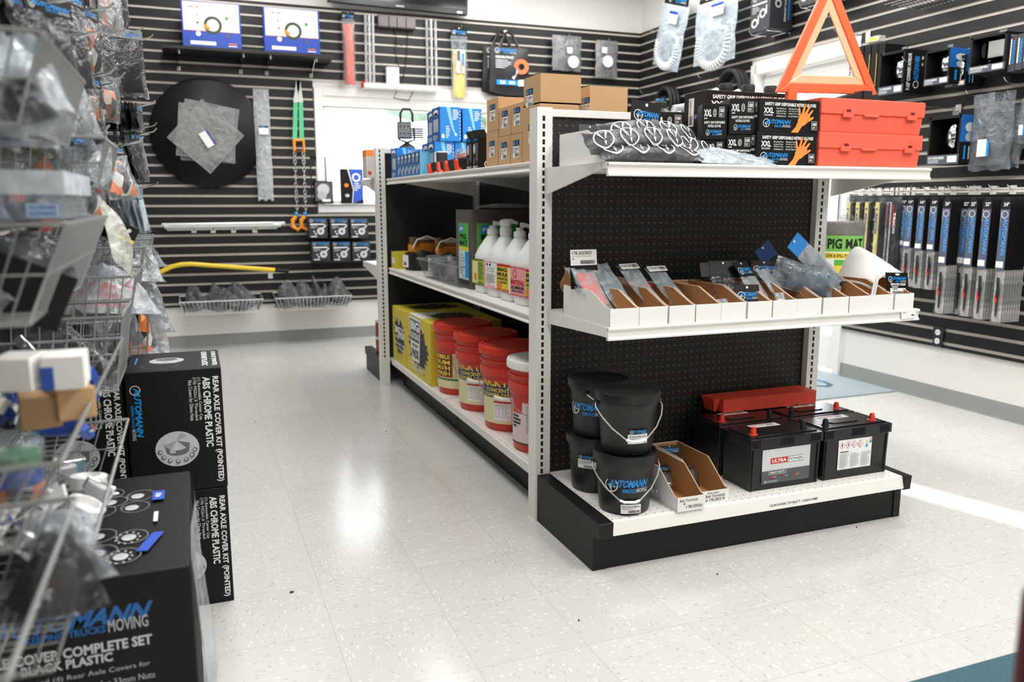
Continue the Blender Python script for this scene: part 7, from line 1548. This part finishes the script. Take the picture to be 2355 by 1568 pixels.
def bag_in(label, x, y, z, w, d, h, body, inside, seed, rot=(0, 0, 0), group='bags in the left wall baskets'):
    B = thing('bagged_part', label, 'part bag', (x, y, z), group=group, rot=rot); mb = MB(); pillow(mb, w, d, h, body, seed, amp=.35, nu=12, nv=10); mb.build('bag', B)
    if inside: mb = MB(); pillow(mb, w * .7, d * .7, h * .75, inside, seed + 3, amp=.2, nu=10, nv=8, base=h * .1); mb.build('part', B)
blue_hose = mat('blue_clamp', '2a55b0', .35); cream_film = film('cream_film', 'cfd0c4', .5, .2, .6)
z = lbasket('upper near wire basket at the left edge holding large clear bags', 1.05, 1.46, 1.312, .098, .03, .010)
def At(px, py, Y): return PY(px, py, Y)
def bagp(label, px, py, Y, w, d, h, body, inside, seed, rot=(0, 0, 0), group='bags in the left wall baskets'):
    p = At(px, py, Y); bag_in(label, p.x, p.y, p.z, w, d, h, body, inside, seed, rot, group)
dk_cont = mat('black_part', '1a1a1a', .4); sky_cont = mat('pale_blue_part', 'b9cfdc', .4)
bagp('large pale blue clear bag in the upper near basket at the left edge', 15, 262, 1.16, .12, .18, .085, frost_film, sky_cont, 401, (.1, .1, .3)); bagp('black loop in a clear bag in the upper near basket', 55, 235, 1.09, .07, .08, .03, clear_film, dk_cont, 402, (1.2, -.3, .5))
for k in range(4): bag_in(['first', 'second', 'third', 'fourth'][k] + ' grey carded bag standing out of the upper near basket', -.20 - .05 * k, 1.30 + .03 * (k % 2), z + .05, .08, .13, .02, silver_f, dk_cont, 403 + k, (1.3, .1 * k, 1.1))
z = lbasket('second upper wire basket with orange and grey bags', 1.73, 2.02, 1.247, .09, .02, .012)
bagp('clear bag with an orange part in the second upper basket', 120, 405, 1.80, .10, .12, .05, clear_film, or_cont, 411, (0, .1, .2)); bagp('grey clear bag with a yellow cord in the second upper basket', 50, 405, 1.82, .15, .14, .07, frost_film, mat('olive_cord', '8a8a5a', .6), 412, (.1, 0, .4)); bagp('white sheet bag at the right of the second upper basket', 195, 400, 1.84, .09, .14, .06, frost_film, dk_cont, 413, (.2, .5, 0))
# plastic bin of red and blue gladhands
qa, qb = PY(143, 505, 1.2), PY(143, 392, 1.2); bw_, h = .36, qb.z - qa.z; bx0 = qa.x - bw_
T = thing('plastic_bin', 'clear plastic bin with a blue lettered label at the left edge', 'bin', (bx0, 1.2, 1.107)); bx = film('clear_bin_plastic', 'b4c2cc', .66, .1, .1); h = qb.z - 1.107
mb = MB(); w, d = bw_, .30; mb.box(0, w, 0, .004, 0, h - .03, bx); mb.box(0, w, d - .004, d, 0, h - .03, bx); mb.box(0, .004, .004, d - .004, 0, h - .03, bx); mb.box(w - .004, w, .004, d - .004, 0, h - .03, bx); mb.box(0, w, 0, d, 0, .003, bx); mb.build('bin', T)
mb = MB(); rm = film('bin_rim', 'dfe8ee', .25, .2, .1); mb.box(-.006, w + .006, -.006, .006, h - .03, h, rm); mb.box(w - .006, w + .006, .0065, d, h - .03, h, rm); mb.build('rim', T)
la, lb_ = PY(62, 500, 1.199), PY(135, 468, 1.199); mb = MB(); f = mb.face((la.x - bx0, -.001, la.z - 1.107), (1, 0, 0), (0, 0, 1)); lw, lh = lb_.x - la.x, lb_.z - la.z; f.rect(0, 0, lw, lh, mat('pale_label_blue', 'b8d4f0', .5)); f.text('POLYURETHANE', lw * .1, lh * .55, lw * .9, lh * .88, navy_ink, .02); f.text('GLADHANDS', lw * .08, lh * .12, lw * .92, lh * .45, navy_ink, .02); mb.build('label', T)
for k in range(5):
    mb = MB(); mb.lathe([(.03, 0), (.034, .006), (.034, .018), (.02, .022)], red_cont if k % 3 else blue_hose, 20); one('rubber_seal', mb, ['red seal at the left inside the clear bin', 'red seal beside the first inside the clear bin', 'second red seal inside the clear bin', 'blue seal in the middle of the clear bin', 'red seal at the right inside the clear bin'][k] if k != 0 else 'blue seal at the left inside the clear bin', 'seal', (bx0 + .05 + .065 * k, 1.27, 1.114), rot=(.5, .2 * k, 0), group='seals in the clear bin')
z = lbasket('blurred wire basket under the clear bin in the left foreground', 1.11, 1.64, 1.104, .12)
for k in range(4): bag_in(['nearest', 'second', 'third', 'farthest'][k] + ' clear bag in the basket under the clear bin', -.30 + .04 * (k % 2), 1.18 + .12 * k, z + .012, .14, .12, .08, [clear_film, silver_f, clear_film, dark_film][k], [dk_cont, grey_plastic, sky_cont, dk_cont][k], 421 + k, (.1, .2, .4 * k))
T = thing('black_box', 'tilted black box with a pale label hanging out below the blurred basket', 'box', PY(60, 640, 1.30), rot=(.1, .42, .2)); mb = MB(); mb.box(-.13, .055, -.05, .05, -.05, .03, black_card); mb.box(.0555, .056, -.03, .03, -.045, .0, mat('pale_violet_label', 'a79fb0', .5)); mb.build('carton', T, .003)
bagp('tall cream sheet bag behind the blurred basket', 262, 545, 1.9, .09, .16, .02, cream_film, None, 430, (1.2, .5, 1.2))
for k, (y0, y1, zr, hb, lb) in enumerate(((2.08, 2.42, .960, .105, 'nearest of the far row of wire baskets'), (2.50, 2.84, 1.005, .11, 'middle of the far row of wire baskets'), (2.90, 3.26, 1.012, .10, 'farthest of the far row of wire baskets'), (2.70, 3.05, .80, .22, 'tall lower wire basket beyond the floor cartons'), (3.12, 3.45, .83, .18, 'farthest low wire basket near the back wall'))):
    z = lbasket(lb, y0, y1, zr, hb, .02, .018, XB + (.012 * (k < 3)))
    for j in range(2): bag_in(['left', 'right'][j] + ' bag in the ' + lb, -.36 + .16 * j, (y0 + y1) / 2, z + .012, .18, .26, hb * .9, [clear_film, frost_film, silver_f][(k + j) % 3], [or_cont, white_cont, red_cont, black_matte, grey_plastic][(k + j * 2) % 5], 440 + 3 * k + j, (.1 * j, .1, .3 * j))
z = lbasket('wire basket of red and black parts below the blurred one', 1.78, 2.06, .905, .15, .02, .016)
for k in range(4):
    T = pouch('long_pouch', ['leftmost', 'second', 'third', 'rightmost'][k] + ' long black pouch with a red part slanting in the middle left basket', 'part bag', (-.18 - .06 * k, 1.84 + .03 * k, z + .015), (-.2, -.75, .2), .07, .24, .03, dark_film, black_card, .05, red_cont, (.05, .35), seed=460 + k, group='long pouches in the left baskets')
z = lbasket('long wire basket of blue and chrome clamps in the left foreground', .92, 1.76, .865, .085, .05, .028)
def clamp(label, x, y, z, s_, m, rot):
    T = thing('exhaust_clamp', label, 'clamp', (x, y, z), group='loose clamps in the left baskets', rot=rot); mb = MB(); mb.lathe([(.038, 0), (.042, 0), (.042, .026), (.038, .026), (.038, 0)], m, 22); mb.build('band', T); mb = MB(); mb.box(.035, .075, -.008, .008, .004, .022, m); mb.cyl((.06, -.02, .013), (.06, .02, .013), .006, chrome, n=8); mb.build('bolt_lug', T, .002); T.scale = (s_, s_, s_)
R2 = random.Random(77)
for k in range(14): clamp((['blue', 'chrome', 'blue steel', 'grey'][k % 4]) + ' clamp in the long foreground basket, ' + ['first', 'second', 'third', 'fourth', 'fifth', 'sixth', 'seventh', 'eighth', 'ninth', 'tenth', 'eleventh', 'twelfth', 'thirteenth', 'last'][k] + ' from the front', -.22 - .08 * (k % 4) + R2.uniform(-.02, .02), 1.36 + .028 * k, z + .02 + .012 * (k % 2), R2.uniform(.8, 1.05), blue_hose if k % 2 == 0 else chrome, (R2.uniform(-1, 1), R2.uniform(-1, 1), R2.uniform(0, 6)))
for k, (px, py, m, lb) in enumerate(((50, 890, white_card, 'left small white carton'), (155, 885, white_card, 'right small white carton with blue panel'), (95, 975, kraft, 'open brown carton below the white ones'), (165, 955, kraft, 'brown carton at the right'))):
    p = At(px, py, 1.17 + .05 * (k > 1)); mb = MB(); mb.box(-.024, .024, -.03, .03, 0, .042, m)
    if k == 1: mb.box(-.0245, -.010, -.0308, -.03, .0, .03, blue_hose)
    one('small_carton', mb, lb + ' in the long foreground basket', 'cardboard box', p, .2 * k - .2, 'small cartons in the left basket', .002)
z = lbasket('low wire basket of chrome brackets with the long slanting rim', 1.00, 1.74, .705, .11, .04, .035)
for k in range(9):
    T = thing('chrome_bracket', ['nearest', 'second', 'third', 'fourth', 'fifth', 'sixth', 'seventh', 'eighth', 'farthest'][k] + ' chrome and white bracket in the low slanting basket', 'bracket', (-.20 - .07 * (k % 3), 1.30 + .045 * k, z + .025), group='chrome brackets in the low basket', rot=(R2.uniform(-.6, .6), R2.uniform(-.6, .6), R2.uniform(0, 6)))
    mb = MB(); mb.box(-.06, .06, -.025, .025, 0, .006, [chrome, white, blue_hose][k % 3]); mb.box(-.06, -.054, -.025, .025, 0, .05, [chrome, white, blue_hose][k % 3]); mb.build('plate', T, .003); mb = MB(); mb.lathe([(.026, .006), (.03, .01), (.03, .03), (.02, .032), (.018, .02)], [white, chrome, black_matte][k % 3], 20); mb.build('boss', T)
z = lbasket('nearest low wire basket of bagged parts cut by the left edge', .62, 1.0, .80, .10, .04, .03)
bagp('clear blue edged bag in the nearest low basket', 175, 1318, 1.0, .07, .07, .04, clear_film, dk_cont, 481, (.1, .1, .4)); bagp('dark bag in the nearest low basket', 110, 1415, .95, .095, .09, .075, dark_film, mat('dark_brown_print', '3a302a', .5, var=.3, scale=90), 482, (0, .1, .6)); bagp('pale topped bag in the nearest low basket', 140, 1225, 1.08, .075, .07, .025, frost_film, dk_cont, 483, (.2, .1, .1))
T = thing('round_jar', 'blurred clear jar of blue and orange caps at the left edge', 'jar', PY(40, 1150, 1.12)); T.scale = (.62, .62, .72); mb = MB(); mb.lathe([(.055, 0), (.058, .005), (.058, .10), (.05, .11)], clear_film, 24); mb.build('jar', T); mb = MB(); mb.lathe([(.05, .004), (.05, .03), (.045, .032)], or_cont, 20); mb.lathe([(.05, .033), (.05, .06), (.045, .062)], blue_hose, 20); mb.lathe([(.05, .063), (.05, .085), (.045, .087)], mat('green_cap', '4f8a5a', .5), 20); mb.build('caps', T)
